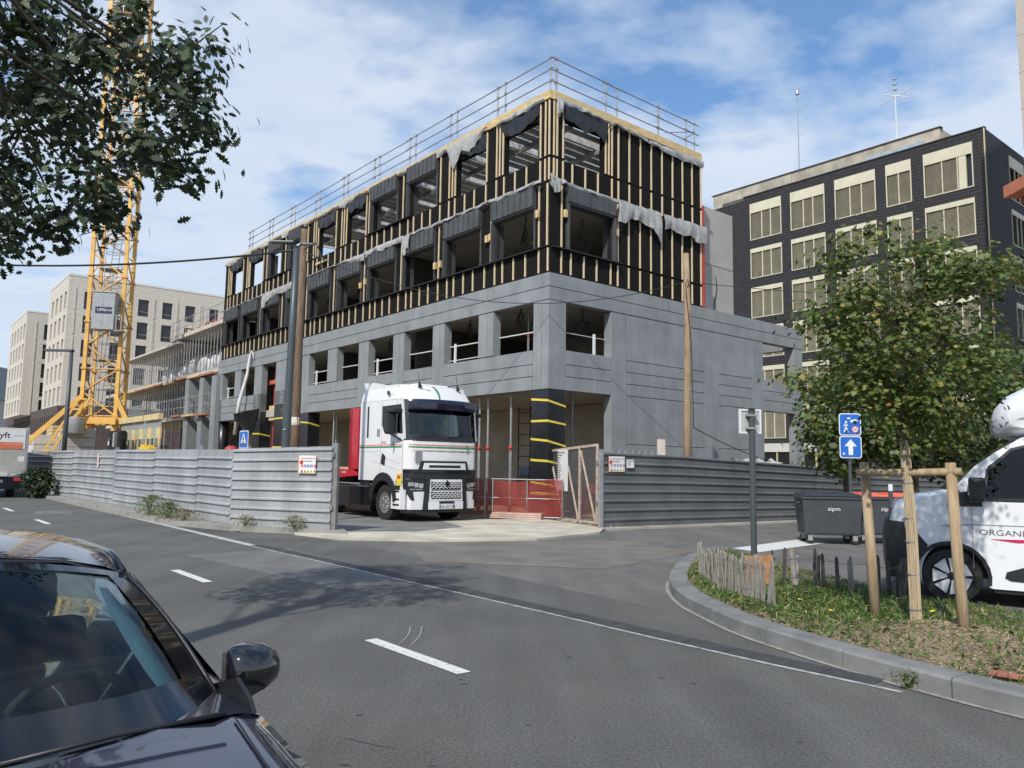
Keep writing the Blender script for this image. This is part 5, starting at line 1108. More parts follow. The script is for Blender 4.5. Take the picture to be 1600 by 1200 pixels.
# cab interior
box('dashboard', dash_, TK, -.95,-.45,.12,Wd-.12,2.2,2.42,.03); box('rear_bunk', seatm, TK, -2.7,-2.2,.1,Wd-.1,1.9,2.6,.03)
for y in (.45,1.6): MB().box(-1.7,-1.2,y,y+.5,1.9,2.1).box(-1.8,-1.65,y,y+.5,2.1,2.9).build('seat', seatm, TK, bevel=.05)
box('cab_floor', seatm, TK, -2.8,-.5,.06,Wd-.06,2.262,2.27,0) if 0 else None
MB().path([(-1.0+.1*math.sin(a), 1.85+.2*math.cos(a), 2.42+.2*math.sin(a)) for a in [i*math.pi/6 for i in range(13)]], .018, 6).build('steering_wheel', vbk, TK, smooth=True)
# dashboard ornaments, a small plush in blue and yellow, paper and wipers
pla = MB().lathe([(.02,0),(.07,.02),(.08,.08),(.05,.14),(.03,.16),(.06,.19),(.065,.24),(.03,.29),(.01,.3)], 12, (0,0,0)).build('plush_toy', yeli, TK, smooth=True, loc=(-.34,1.30,2.44)); pla.scale = (1.5,1.5,1.5); box('toy_shirt', bluei, pla, .045,.075,-.06,.06,.06,.14,.01); box('toy_face', whitep, pla, .035,.06,-.04,.04,.19,.25,.01)
MB().lathe([(.02,0),(.05,.03),(.04,.12),(.01,.14)], 10, (-.42,1.58,2.43)).build('plush_toy', yeli, TK, smooth=True)
box('paper', whitep, TK, -.46,-.36,.3,.55,2.425,2.45,0); box('paper', greyi, TK, -.55,-.5,.85,1.15,3.0,3.1,0)
for a, b in (((.4,2.36),(1.15,2.46)),((1.3,2.36),(2.05,2.46))): MB().tube((fx(a[0],a[1])+.03,a[0],a[1]), (fx(b[0],b[1])+.03,b[0],b[1]), .012, n=5).build('wiper', vbk, TK)
# trailer
TR = thing('trailer', 'bright red flatbed trailer with tall headboard behind the white tractor', 'trailer', (-2.715,21.175,0.03), TH-math.pi/2)
MB().box(-3.55,-3.35,.0,Wd,1.42,3.28).build('headboard', redv, TR, bevel=.02); box('headboard_post', redv, TR, -3.56,-2.98,.0,.14,1.42,3.27,.02); box('headboard_post', redv, TR, -3.56,-2.98,Wd-.14,Wd,1.42,3.27,.02)
MB().prism([(-2.85,1.25),(-3.3,1.42),(-14.2,1.42),(-14.2,1.15),(-4.4,1.15)], 0, Wd, 'y').build('flatbed', redv, TR); box('deck', wood2, TR, -14.1,-3.6,.1,Wd-.1,1.422,1.47)
text('lettering', 'KAISER', .09, whitep, TR, (-3.95,-.004,1.30), (math.pi/2,0,0), .001)
box('chassis_rail', vbk, TR, -14,-4.5,.7,.9,.8,1.14); box('chassis_rail', vbk, TR, -14,-4.5,1.6,1.8,.8,1.14); MB().box(-8.2,-8.0,.3,.5,.05,1.14).build('landing_leg', vbk, TR)
for x in (-10.6,-11.9,-13.2):
    for y, f in ((.05,-1),(Wd-.05,1)): wheel(TR, (x,y,.5), .5, .36, .29, chrome, 8, f)
# --------------------------- white van
VN = thing('van', 'white panel-cab van with rounded roof fairing parked at the right edge', 'van', (5.49,9.81,0), math.atan2(.51,-.86))
vanw = M('van_white', (.76,.77,.79), .22, var=.03, coat=.7)
VWd = 2.0; arc = lambda cx, cz, r, a0, a1, n: [(cx+r*math.cos(a0+(a1-a0)*i/n), cz+r*math.sin(a0+(a1-a0)*i/n)) for i in range(n+1)]
bodyp = [(.68,.42),(.72,.80),(.66,1.0),(.62,1.20),(.60,1.24),(.36,1.335),(.04,1.405),(-.07,1.47),(-.20,1.58),(-.29,1.69),(-.52,1.86),(-.75,2.02),(-.96,2.085),(-1.3,2.12),(-2.2,2.14),(-2.25,.22),(-.44,.22)]+arc(0,.335,.44,-.25+0,math.pi+.0,12)[0:0]
def inset_nose(x): return max(0, min(1, (x+.25)/.95))**2*.34
def vside(pts, y, yin, nseg=None):
    return [(p[0]+(yin*.0), y-(inset_nose(p[0]) if y > -1 else -inset_nose(p[0]))-(yin if p[1] > 1.3 else 0)*max(0,(p[1]-1.3))*.16*(1 if y > -1 else -1), p[1]) for p in pts]
low = [(.68,.42),(.72,.80),(.66,1.0),(.62,1.20),(.60,1.24),(.36,1.335),(.04,1.405),(-.07,1.44),(-.2,1.30),(-2.2,1.30),(-2.25,.22),(-.44,.22)]+arc(0,.335,.41,math.pi+.25,-.2,14)
def van_loft(name, pts, mat, cols=(0,-.02,-.08,-.25,-.6,-1.0,-1.4,-1.75,-1.92,-1.98,-2.0)):
    rings = []
    for yy in cols:
        e = min(-yy, 2.0+yy); rd_ = .06*(1-min(1, e/.12))**2; r = []
        cx = -1.0; bow = ((yy+1.0)/1.0)**2
        for (x, z) in pts:
            nose = max(0, min(1, (x+.1)/.8)); xx = x+nose*.09*(1-bow)-nose*rd_*2; zz = z-rd_*(1 if z > 1.15 else 0)*.8; tum = max(0, z-1.3)*.15
            y2 = yy; f = (yy+1.0)
            y2 = -1.0+f*(1-tum)*(1-.10*nose*nose)
            r.append((xx, y2, zz))
        rings.append(r)
    return MB().loft(rings).build(name, mat, VN, smooth=True, auto=38)
low_front = low[:8]+[(-.12,1.386),(-.12,.727)]+arc(0,.335,.41,1.868,-.2,10)
low_rear = [(-.12,1.386),(-.2,1.30),(-2.2,1.30),(-2.25,.22),(-.44,.22)]+arc(0,.335,.41,math.pi+.25,1.868,6)
van_loft('front_wing', low_front, vanw); van_loft('lower_body', low_rear, vanw)
# upper cab: roof shell + pillars + glass
roofp = [(-.75,2.03),(-.96,2.095),(-1.3,2.13),(-2.2,2.15),(-2.2,2.06),(-.96,2.02),(-.80,1.98)]
van_loft('roof', roofp, vanw)
def vy(z, s): f = (1-max(0, z-1.3)*.15); return -1.0+s*f
def vstrip(name, pts, s, mat, off=.0, th=.03):
    o = [(x, vy(z, s)+s*off, z) for x, z in pts]; i = [(x, vy(z, s)+s*(off-th), z) for x, z in pts]; n = len(pts)
    return MB().add(o+i, [tuple(range(n)), tuple(range(n, 2*n))[::-1]]+[(k, n+k, n+(k+1) % n, (k+1) % n) for k in range(n)]).build(name, mat, VN)
for s in (1, -1):
    vstrip('a_pillar', [(-.07,1.44),(-.20,1.58),(-.29,1.69),(-.52,1.87),(-.80,2.05),(-.96,2.09),(-.96,2.0),(-.70,1.90),(-.44,1.70),(-.34,1.36),(-.22,1.30)], s, vanw, .0)
    vstrip('door_top', [(-.80,2.04),(-1.30,2.11),(-2.2,2.13),(-2.2,2.02),(-1.3,2.0),(-.88,1.95)], s, vanw, .0); vstrip('b_pillar', [(-1.5,1.3),(-2.2,1.3),(-2.2,2.03),(-1.5,2.03)], s, vanw, 0)
    vstrip('side_window', [(-.36,1.30),(-.44,1.66),(-.70,1.92),(-1.0,2.0),(-1.52,2.02),(-1.52,1.30)], s, dkg, -.015, .006)
    vstrip('window_seal', [(-.34,1.28),(-1.52,1.28),(-1.52,1.31),(-.37,1.31)], s, vbk, .004); vstrip('window_seal', [(-.36,1.30),(-.42,1.66),(-.68,1.92),(-.98,2.0),(-.98,1.97),(-.70,1.89),(-.45,1.64),(-.39,1.30)], s, vbk, .004)
    vstrip('black_corner', [(.02,1.20),(-.02,1.27),(-.10,1.37),(-.36,1.40),(-.36,1.2)], s, vbk, .006)
ws = []
for f in range(9):
    u = -1+2*f/8; bow = 1-u*u; ws.append([(x+.10*bow, -1.0+u*.94*(1-max(0, z-1.3)*.15), z) for x, z in ((.03,1.40),(-.29,1.67),(-.52,1.85),(-.80,2.03))])
MB().loft(ws, close=False, caps=False).build('windscreen', wsg, VN, smooth=True, fix=False)
mb = MB(); fr_ = [(-.63,2.16),(-.62,2.3),(-.66,2.43),(-.78,2.58),(-.98,2.69),(-1.25,2.76),(-2.2,2.85),(-2.2,2.12),(-.80,2.07),(-.68,2.09)]
rings = []
for yy in (-.12,-.14,-.2,-.35,-.6,-1.0,-1.4,-1.65,-1.8,-1.86,-1.88):
    e = min(-.12-yy, yy+1.88); k = (1-min(1, e/.35))**2.2; c0 = (-1.5,2.4); rings.append([(c0[0]+.12+(x-c0[0])*(1-.22*k), yy, c0[1]+(z-c0[1])*(1-.30*k)) for x, z in fr_])
MB().loft(rings).build('roof_fairing', vanw, VN, smooth=True, auto=50)
MB().path([(-.65,-.145,2.24),(-1.0,-.10,2.33),(-2.2,-.09,2.5)], .012, 5).build('fairing_seam', greyi, VN)
fr_ = [(.70,.26),(.735,.45),(.74,.80),(.70,.98),(.50,.96),(.49,.90),(.30,.70),(.42,.50),(.44,.28)]
van_loft('front_bumper', [(x+.012, z) for x, z in fr_], vbk)
van_loft('headlight', [(.60,.86),(.645,1.0),(.60,1.18),(.52,1.20),(.50,1.05)], lampm, cols=(.004,-.02,-.08,-.25,-.34)); van_loft('grille', [(.62,.88),(.69,.9),(.65,1.12),(.6,1.14)], vbk, cols=(-.4,-.8,-1.2,-1.6))
awell = MB().prism(arc(0,.335,.43,-.2,math.pi+.2,14)+arc(0,.335,.385,math.pi+.2,-.2,14), .006, -.3, 'y').build('arch_lining', vbk, VN); box('inner_well', vbk, VN, -.5,.5,-1.6,-.3,.3,.85)
vstrip('lower_trim', [(-.56,.36),(-.58,.43),(-.90,.55),(-1.6,.60),(-1.6,.30),(-.62,.33)], 1, vbk, .012); box('sill', vbk, VN, -2.2,-.45,-1.95,-.03,.17,.215)
vstrip('fold_shade_line', [(.1,.955),(-.25,.985),(-2.2,1.0),(-2.2,.99),(-.25,.972)], 1, greyi, .003)  # thin grey strip drawn as the shade line of the door panel fold
box('door_seam', greyi, VN, -.245,-.238,-.003,.004,.45,1.28,0)
mm_ = MB().box(-.40,-.22,.03,.20,1.26,1.56).build('mirror', vbk, VN, bevel=.04); box('indicator', lampm, mm_, -.25,-.216,.06,.17,1.34,1.38,0)
text('lettering', 'ORGANIDEM', .098, M('letter_grey', (.09,.09,.10), .6, var=0), VN, (-.31,.0025,.86), (math.pi/2,0,math.pi), .001, 1.25)
MB().prism([(-.43,.815),(-.84,.825),(-.80,.79),(-.70,.785)], .004, .008, 'y').build('red_swoosh', M('crimson', (.55,.01,.07), .5, var=0), VN); MB().prism([(-.82,.935),(-1.2,.99),(-1.2,.95),(-.86,.93)], .004, .008, 'y').build('blue_swoosh', bluei, VN)
wheel(VN, (0,-.03,.335), .335, .22, .235, vbk, 7, 1, spokes=1); wheel(VN, (0,-1.97,.335), .335, .22, .235, vbk, 7, -1, spokes=1); wheel(VN, (-3.3,-.03,.335), .335, .22, .235, vbk, 7, 1, spokes=1); wheel(VN, (-3.3,-1.97,.335), .335, .22, .235, vbk, 7, -1, spokes=1)
MB().box(-5.2,-2.26,-2.1,.05,.85,3.0).build('cargo_box', vanw, VN, bevel=.03); box('chassis', vbk, VN, -5.1,-.5,-1.7,-.3,.4,.8); box('dashboard', dash_, VN, -.42,-.1,-1.9,-.1,1.1,1.32,.03); box('seat', seatm, VN, -1.6,-1.3,-1.8,-.2,.9,1.7,.05)
# --------------------------- box truck far left
BX = thing('box_truck', 'white box lorry seen from behind at the far left edge, orange banner on its doors', 'truck', (-20.45,33.0,0), TH)
bxm = M('box_pale', (.52,.51,.48), .6, var=.1, vs=1)
MB().box(-2.45,0,0,6.5,.98,2.9).build('cargo_box', bxm, BX, bevel=.02); box('tail_lift', M('tail_lift', (.40,.39,.35), .6, var=.12, vs=1.5), BX, -2.4,-.06,-.06,-.01,.98,1.98)
bn = box('banner', whitesh, BX, -2.4,-.12,-.045,-.01,2.02,2.84,0); box('banner_orange', M('banner_orange', (.68,.17,.07), .6, var=.05), bn, -2.4,-.2,-.05,-.046,2.02,2.3,0)
text('lettering', 'Lyft', .34, black, bn, (-1.24,-.05,2.48), (math.pi/2,0,0), .001, 1.1); text('lettering', 'le demenagement', .055, greyi, bn, (-.56,-.05,2.56), (math.pi/2,0,0), .001); text('lettering', 'www.lyft-demenage.com', .075, whitesh, bn, (-.95,-.053,2.2), (math.pi/2,0,0), .001)
MB().box(-.1,.0,-.05,.0,.9,2.95).build('corner_post', steel, BX); box('sticker', whitesh, BX, -.35,-.12,-.066,-.061,1.5,1.72,0); box('lift_platform', M('lift_white', (.6,.6,.58), .6, var=.1), BX, -2.3,-.7,-.45,-.05,.88,1.02,.01)
box('bumper', vbk, BX, -2.3,-.1,.0,.2,.35,.85); box('tail_lamp', redi, BX, -.42,-.12,-.03,.0,.68,.82,.01); box('tail_lamp', redi, BX, -2.3,-2.0,-.03,.0,.68,.82,.01); box('number_plate', whitep, BX, -1.3,-.8,-.02,-.0,.62,.74,0)
for x in (-.45,-2.3): MB().lathe([(.2,x-.12),(.42,x-.12),(.43,x+.15),(.2,x+.15)], 20, (0,.9,.43), 'x').build('wheel', tyre, BX); MB().lathe([(.2,x-.12),(.42,x-.12),(.43,x+.15),(.2,x+.15)], 20, (0,5.5,.43), 'x').build('wheel', tyre, BX)
MB().box(-2.35,-.1,6.6,8.3,.6,2.5).build('cab', bxm, BX, bevel=.1); box('chassis', vbk, BX, -1.8,-.6,.2,8.2,.5,.96)
# --------------------------- dark car in the near left corner
CA = thing('car', 'dark metallic blue-black car in the near left corner, seen over its roof and windscreen', 'car', (-1.82,2.50,0), math.atan2(-.771,.637), scale=.9)
cp = M('car_paint', (.045,.050,.085), .18, metal=.6, var=.08, vs=40, coat=1.0); cgl = glass('car_glass', (.60,.78,.73), .01, 1.0); trim = M('pale_trim', (.42,.50,.46), .7, var=.05)
hw = .86
def sec(name, stations, mat, smooth=35, mirror=True, n=14, parent=CA):
    """stations: (x, [(y,z)...] half profile from outer-low to centre) lofted along x and mirrored"""
    rings = []
    for x, prof in stations: r = [(x-(p[2] if len(p) > 2 else 0), p[0], p[1]) for p in prof]; rings.append(r+[(q[0], -q[1], q[2]) for q in r[::-1] if q[1] > 1e-6])
    return MB().loft(rings, close=False, caps=False).build(name, mat, parent, smooth=True, auto=smooth, fix=False)
# bonnet + wings (profile from wing side up across to centre), x forward
H = [(2.12,[(.60,.40),(.62,.62),(.55,.70),(.40,.73),(.2,.745),(0,.75)]),(1.95,[(.80,.40),(.82,.70),(.76,.78),(.62,.80),(.3,.815),(0,.82)]),(1.6,[(.87,.40),(.885,.76),(.83,.865),(.70,.875),(.66,.868),(.3,.885),(0,.89)][:7]),(1.2,[(.885,.40),(.90,.80),(.85,.915),(.73,.93),(.68,.918),(.3,.945),(0,.95)]),(.86,[(.89,.40),(.905,.84),(.86,.95),(.76,.965),(.70,.955),(.35,.985),(0,.995)])]
fixn = lambda pr, n: pr if len(pr) == n else pr[:4]+[((pr[3][0]+pr[4][0])/2, (pr[3][1]+pr[4][1])/2)]+pr[4:]
H = [(x, fixn(p, 7)) for x, p in H]
sec('bonnet', H, cp, 60)
# body sides: doors from wing to tail under the belt
sec('body_side', [(.86,[(.89,.30),(.905,.60),(.905,.84),(.86,.95),(.80,.97)]),(.3,[(.90,.30),(.915,.6),(.915,.86),(.87,.965),(.82,.975)]),(-.6,[(.90,.30),(.915,.6),(.915,.88),(.87,.985),(.81,.99)]),(-1.5,[(.87,.30),(.89,.6),(.885,.9),(.84,1.0),(.78,1.0)]),(-2.0,[(.7,.35),(.72,.6),(.7,.9),(.66,.98),(.6,.99)])], cp, 60)
# roof
R3 = [(.10,[(.60,1.335),(.55,1.365),(.40,1.40),(.2,1.42),(0,1.43)]),(-.15,[(.625,1.365),(.58,1.40),(.42,1.44),(.2,1.46),(0,1.468)]),(-.6,[(.64,1.38),(.59,1.415),(.43,1.455),(.2,1.478),(0,1.485)]),(-1.1,[(.62,1.36),(.57,1.395),(.42,1.435),(.2,1.455),(0,1.462)]),(-1.45,[(.58,1.30),(.54,1.335),(.4,1.375),(.2,1.395),(0,1.40)])]
R3[0] = (.04, R3[0][1])
sec('roof', R3, cp, 60); sec('roof_lining', [(x-.01, [(p[0], p[1]-.05) for p in pr]) for x, pr in R3], trim, 60)
sec('roof_edge', [(.06,[(.60,1.325),(.4,1.392),(0,1.422)]),(.02,[(.60,1.345),(.4,1.408),(0,1.438)])], vbk, 60)
# windscreen
wsx = lambda v, u: (1.0-.30*u*u-.10*abs(u)**6)*(1-v)+(.20-.16*u*u)*v
wsr = []
for j in range(9):
    v = j/8; hwid = .80*(1-v)+.60*v; zc = .985*(1-v)+1.425*v; ze = .955*(1-v)+1.335*v
    wsr.append([(wsx(v, u), u*hwid, zc+(ze-zc)*u*u+.035*math.sin(math.pi*v)) for u in [-1+i/8 for i in range(17)]])
MB().loft(wsr, close=False, caps=False).build('windscreen', cgl, CA, smooth=True, fix=False)
def wband(name, fn, mat, off=.004):  # printed black border on the screen: list of (v,u) grids
    vs = []; 
    for row in fn: vs.append([(wsx(v, u)+off, u*(.80*(1-v)+.60*v), .985*(1-v)+1.425*v+((.955*(1-v)+1.335*v)-(.985*(1-v)+1.425*v))*u*u+.035*math.sin(math.pi*v)+off) for v, u in row])
    return MB().loft(vs, close=False, caps=False).build(name, mat, CA, smooth=True, fix=False)
us = [-1+i/8 for i in range(17)]
fritm = M('frit_black', (.008,.009,.011), .08, var=0, coat=.6)
wband('frit_band', [[(0, u) for u in us], [(.16, u) for u in us]], fritm); wband('frit_band', [[(.94, u) for u in us], [(1.0, u) for u in us]], fritm)
wband('frit_band', [[(i/10, .88) for i in range(11)], [(i/10, 1.0) for i in range(11)]], fritm); wband('frit_band', [[(i/10, -1.0) for i in range(11)], [(i/10, -.88) for i in range(11)]], fritm)
# pillars (outer gloss strip)
for s in (1, -1):
    pa = [(wsx(v, 1)-.02, s*(.80*(1-v)+.60*v+.005), .955*(1-v)+1.335*v+.035*math.sin(math.pi*v)) for v in [i/8 for i in range(9)]]
    pb_ = [(p[0]-.09, p[1]+s*.045, p[2]-.035) for p in pa]; pc = [(p[0]-.12, p[1]+s*.02, p[2]-.05) for p in pa]; pd = [(p[0]+.0, p[1], p[2]+.008) for p in pa]; pe = [(p[0]-.045, p[1]+s*.03, p[2]-.005) for p in pa]
    MB().loft([pd, pe, pb_, pc], close=False, caps=False).build('pillar', vgb, CA, smooth=True, fix=False)
    MB().path([(p[0]+.004, p[1]+s*.004, p[2]+.012) for p in pa], .008, 6).build('screen_seal', vbk, CA, smooth=True)
    ia = [(wsx(v, .86)-.06, s*.86*(.80*(1-v)+.60*v), .95*(1-v)+1.32*v+.02) for v in [.2+i*.7/8 for i in range(9)]]
    ia = [(p[0]-.02, p[1]-s*.045, p[2]) for p in ia]
    wband('pillar_trim', [[(.10+.80*i/10, s*(.87-.0*i)) for i in range(11)], [(.10+.80*i/10, s*(.87-.115*math.sin(math.pi*(.12+.8*i/10))**.6)) for i in range(11)]], M('trim_light', (.88,.93,.9), .7, var=.03), off=-.035)
    sg = [[(x, s*(.86-(z-.97)*.60), z) for x in (.55 if z < 1.1 else .3 if z < 1.25 else .05, -.4, -1.3)] for z in (.97,1.15,1.33)]
    MB().loft(sg, close=False, caps=False).build('side_window', dkg, CA, smooth=True, fix=False)
    MB().path([(.05,s*.61,1.345),(-.3,s*.635,1.385),(-.8,s*.635,1.38),(-1.4,s*.59,1.31),(-1.8,s*.7,1.0)], .035, 8, rr=[.010,.014,.014,.012,.012]).build('roof_rail', vgb, CA, smooth=True); MB().bar((-.45,s*.88,.95), (-.5,s*.66,1.36), .09, .04).build('centre_pillar', vgb, CA)
    MB().prism([(.84,.94),(.45,.965),(.66,1.03),(.78,.99)], s*.845, s*.86, 'y').build('mirror_base', vbk, CA)
MB().loft([[(-1.45,y,1.31+.09*(1-(y/.6)**2)) for y in (-.58,-.3,0,.3,.58)], [(-2.0,y*1.05,.99) for y in (-.6,-.3,0,.3,.6)]], close=False, caps=False).build('rear_window', dkg, CA, fix=False)
# mirror housing (driver side, towards +y)
def car_mirror(s):
    c = Vector((.54, s*.955, 1.02)); rings = []
    for i, (o, r1, r2) in enumerate(((-.095,.045,.06),(-.085,.072,.082),(-.03,.088,.095),(.04,.08,.085),(.085,.055,.06),(.105,.025,.03))):
        rings.append([(c.x-.02+r1*(1.05 if math.cos(a) > 0 else .55)*math.cos(a), c.y+s*o, c.z+.012*s*0+r2*math.sin(a)-.02*(o*s)*s) for a in [k*math.pi/8 for k in range(16)]])
    m_ = MB().loft(rings).build('mirror', M('mirror_black', (.008,.008,.010), .05, var=0, coat=1), CA, smooth=True, auto=60)
    MB().box(c.x-.075,c.x-.068,c.y-.09,c.y+.09,c.z-.06,c.z+.06).build('mirror_glass', chrome, m_); MB().loft([[(.54,s*.84,.92),(.64,s*.84,.92),(.64,s*.84,.965),(.54,s*.84,.965)], [(.48,s*.99,.955),(.58,s*.99,.955),(.58,s*.99,.985),(.48,s*.99,.985)]]).build('mirror_arm', vbk, m_)
car_mirror(1); car_mirror(-1)
MB().box(.84,.95,-.6,.6,.93,.955).build('scuttle', vbk, CA, bevel=.005)
for y0 in (-.75,.02):
    MB().path([(.995,y0+.05,.995),(.985,y0+.35,1.012),(.93,y0+.70,1.0)], .007, 6).build('wiper', vbk, CA, smooth=True)
MB().path([(1.95,-.66,.81),(1.6,-.70,.883),(1.2,-.73,.936),(.9,-.76,.97)], .004, 4).build('bonnet_seam', vbk, CA); MB().path([(1.95,.66,.81),(1.6,.70,.883),(1.2,.73,.936),(.9,.76,.97)], .004, 4).build('bonnet_seam', vbk, CA)
MB().box(-1.9,1.9,-.84,.84,.22,.42).build('underbody', vbk, CA); MB().box(1.8,2.13,-.6,.6,.30,.62).build('front_bumper', vbk, CA, bevel=.04)
for x in (1.38,-1.3):
    for s in (1,-1): wheel(CA, (x,s*.87,.33), .33, .2, .22, M('alloy', (.4,.4,.42), .3, metal=.8, var=.05), 5, s, spokes=1)
# interior
box('dashboard', dash_, CA, .45,.86,-.74,.74,.78,.93,.04); box('floor', seatm, CA, -1.5,.5,-.8,.8,.4,.45)
for y in (-.38,.38):
    st = MB().box(-.55,-.05,y-.25,y+.25,.45,.62).box(-.68,-.52,y-.24,y+.24,.6,1.08).build('seat', M('seat_dark', (.05,.055,.06), .85, var=.15), CA, bevel=.05); MB().box(-.70,-.60,y-.12,y+.12,1.1,1.27).build('headrest', MAT['seat_dark'], st, bevel=.03)
MB().box(-1.45,-1.3,-.6,.6,.5,1.05).build('rear_seat', MAT['seat_dark'], CA, bevel=.05); MB().box(-.50,-.46,-.62,.62,.93,.98).build('parcel_bar', trim, CA)
MB().path([(.40+.09*math.sin(a), .38+.185*math.cos(a), .92+.16*math.sin(a)) for a in [i*math.pi/12 for i in range(25)]], .017, 8).bar((.42,.21,.90), (.42,.55,.90), .03, .05).build('steering_wheel', M('wheel_rim', (.045,.05,.05), .5, var=0), CA, smooth=True)
MB().box(.12,.19,-.06,.06,1.30,1.36).build('inner_mirror', vbk, CA, bevel=.01); box('toll_badge', whitep, CA, .22,.225,.10,.17,1.365,1.39,0).rotation_euler = (0,-.4,0)
# ------------------------------------------------------------------ bins, signs, poles, lamps, cables
binm = M('bin_grey', (.055,.062,.068), .5, var=.1, vs=3, bump=.03, bs=40); lidb = M('bin_lid_dark', (.03,.033,.036), .45, var=.1); lido = M('bin_lid_orange', (.66,.13,.07), .45, var=.05)
def wheelie(P, rz, label, lidm):
    t = thing('wheeled_bin', label, 'bin', P, rz, 'four-wheeled bins beside the white van')
    L = 1.30; Dp = .78
    rings = []
    for z, k in ((.20,.0),(.24,.03),(.6,.055),(.98,.085),(1.02,.085)):
        rings.append([(-L/2+.09-k, 0+.08-k*.6, z), (L/2-.09+k, .08-k*.6, z), (L/2-.09+k, Dp-.08+k*.6, z), (-L/2+.09-k, Dp-.08+k*.6, z)])
    MB().loft(rings).build('body', binm, t, bevel=.02)
    MB().box(-L/2-.02, L/2+.02, .0, Dp, .985, 1.05).build('rim', binm, t, bevel=.012)
    lid = MB().loft([[(-L/2-.01,-.02,1.055),(L/2+.01,-.02,1.055),(L/2+.01,Dp+.02,1.055),(-L/2-.01,Dp+.02,1.055)],[(-L/2+.05,.06,1.105),(L/2-.05,.06,1.105),(L/2-.05,Dp-.02,1.13),(-L/2+.05,Dp-.02,1.13)]]).build('lid', lidm, t, bevel=.012)
    for x in (-.32,.32): MB().loft([[(x-.22,.12,1.10),(x+.22,.12,1.10),(x+.22,.62,1.118),(x-.22,.62,1.118)],[(x-.19,.16,1.135),(x+.19,.16,1.135),(x+.19,.58,1.145),(x-.19,.58,1.145)]]).build('lid_boss', lidm, lid)
    for s in (-1,1):
        MB().tube((s*(L/2-.04),.25,.9), (s*(L/2+.08),.25,.9), .02, n=8).build('trunnion', binm, t); MB().box(s*(L/2-.02),s*(L/2+.06),.1,.65,.80,.84).build('side_handle', lidb, t, bevel=.008)
    for x in (-.48,.48):
        for y in (.10,.66):
            c = MB().lathe([(.085,-.022),(.095,0),(.085,.022)], 14, (x,y,.096), 'y').build('castor', tyre, t); MB().box(x-.055,x+.045,y-.035,y-.028,.08,.2).box(x-.055,x+.045,y+.028,y+.035,.08,.2).build('fork', steel, c)
    text('lettering', 'sipm', .13, whitep, t, (-.12,.008,.74), (math.pi/2-.05,0,0), .001, 1.15)
    return t
bx_ = Vector((6.55,18.2,0))
wheelie((7.15,17.35,0), -.10, 'left grey wheeled bin with a dark lid', lidb); wheelie((8.46,17.62,0), -.06, 'grey wheeled bin with an orange-red lid, partly behind the van', lido)
postg = M('post_grey', (.07,.082,.085), .5, metal=.2, var=.08)
def postt(name, label, cat, P, h, r, capr=None): t = thing(name, label, cat, P, 0); MB().tube((0,0,0), (0,0,h), r, n=14).build('pole', postg, t, smooth=True, auto=30); return t
blue = M('sign_blue', (.015,.13,.50), .4, var=.03); rim_w = M('sign_white', (.72,.73,.74), .4, var=0)
# sign pole seen from behind
sp_ = postt('street_sign', 'square road sign seen from behind on a grey pole in the planted island', 'sign', (3.73,12.03,.0), 2.52, .048)
MB().box(-.15,.15,.06,.075,2.2,2.52).build('sign_back', M('sign_back', (.50,.50,.48), .5, metal=.2, var=.05), sp_)
MB().box(-.18,-.152,.045,.085,2.17,2.55).build('sign_edge', rim_w, sp_); MB().box(.152,.18,.045,.085,2.17,2.55).build('sign_edge', rim_w, sp_); MB().box(-.15,.15,.045,.085,2.522,2.55).build('sign_edge', rim_w, sp_); MB().box(-.15,.15,.045,.085,2.17,2.198).build('sign_edge', rim_w, sp_)
for z in (2.25,2.45): MB().box(-.08,.08,-.052,.055,z-.015,z+.015).build('clamp', steel, sp_)
sp_.rotation_euler = (0,0,.15); MB().tube((0,0,2.52),(0,0,2.56),.052,n=12).build('pole_cap', vbk, sp_)
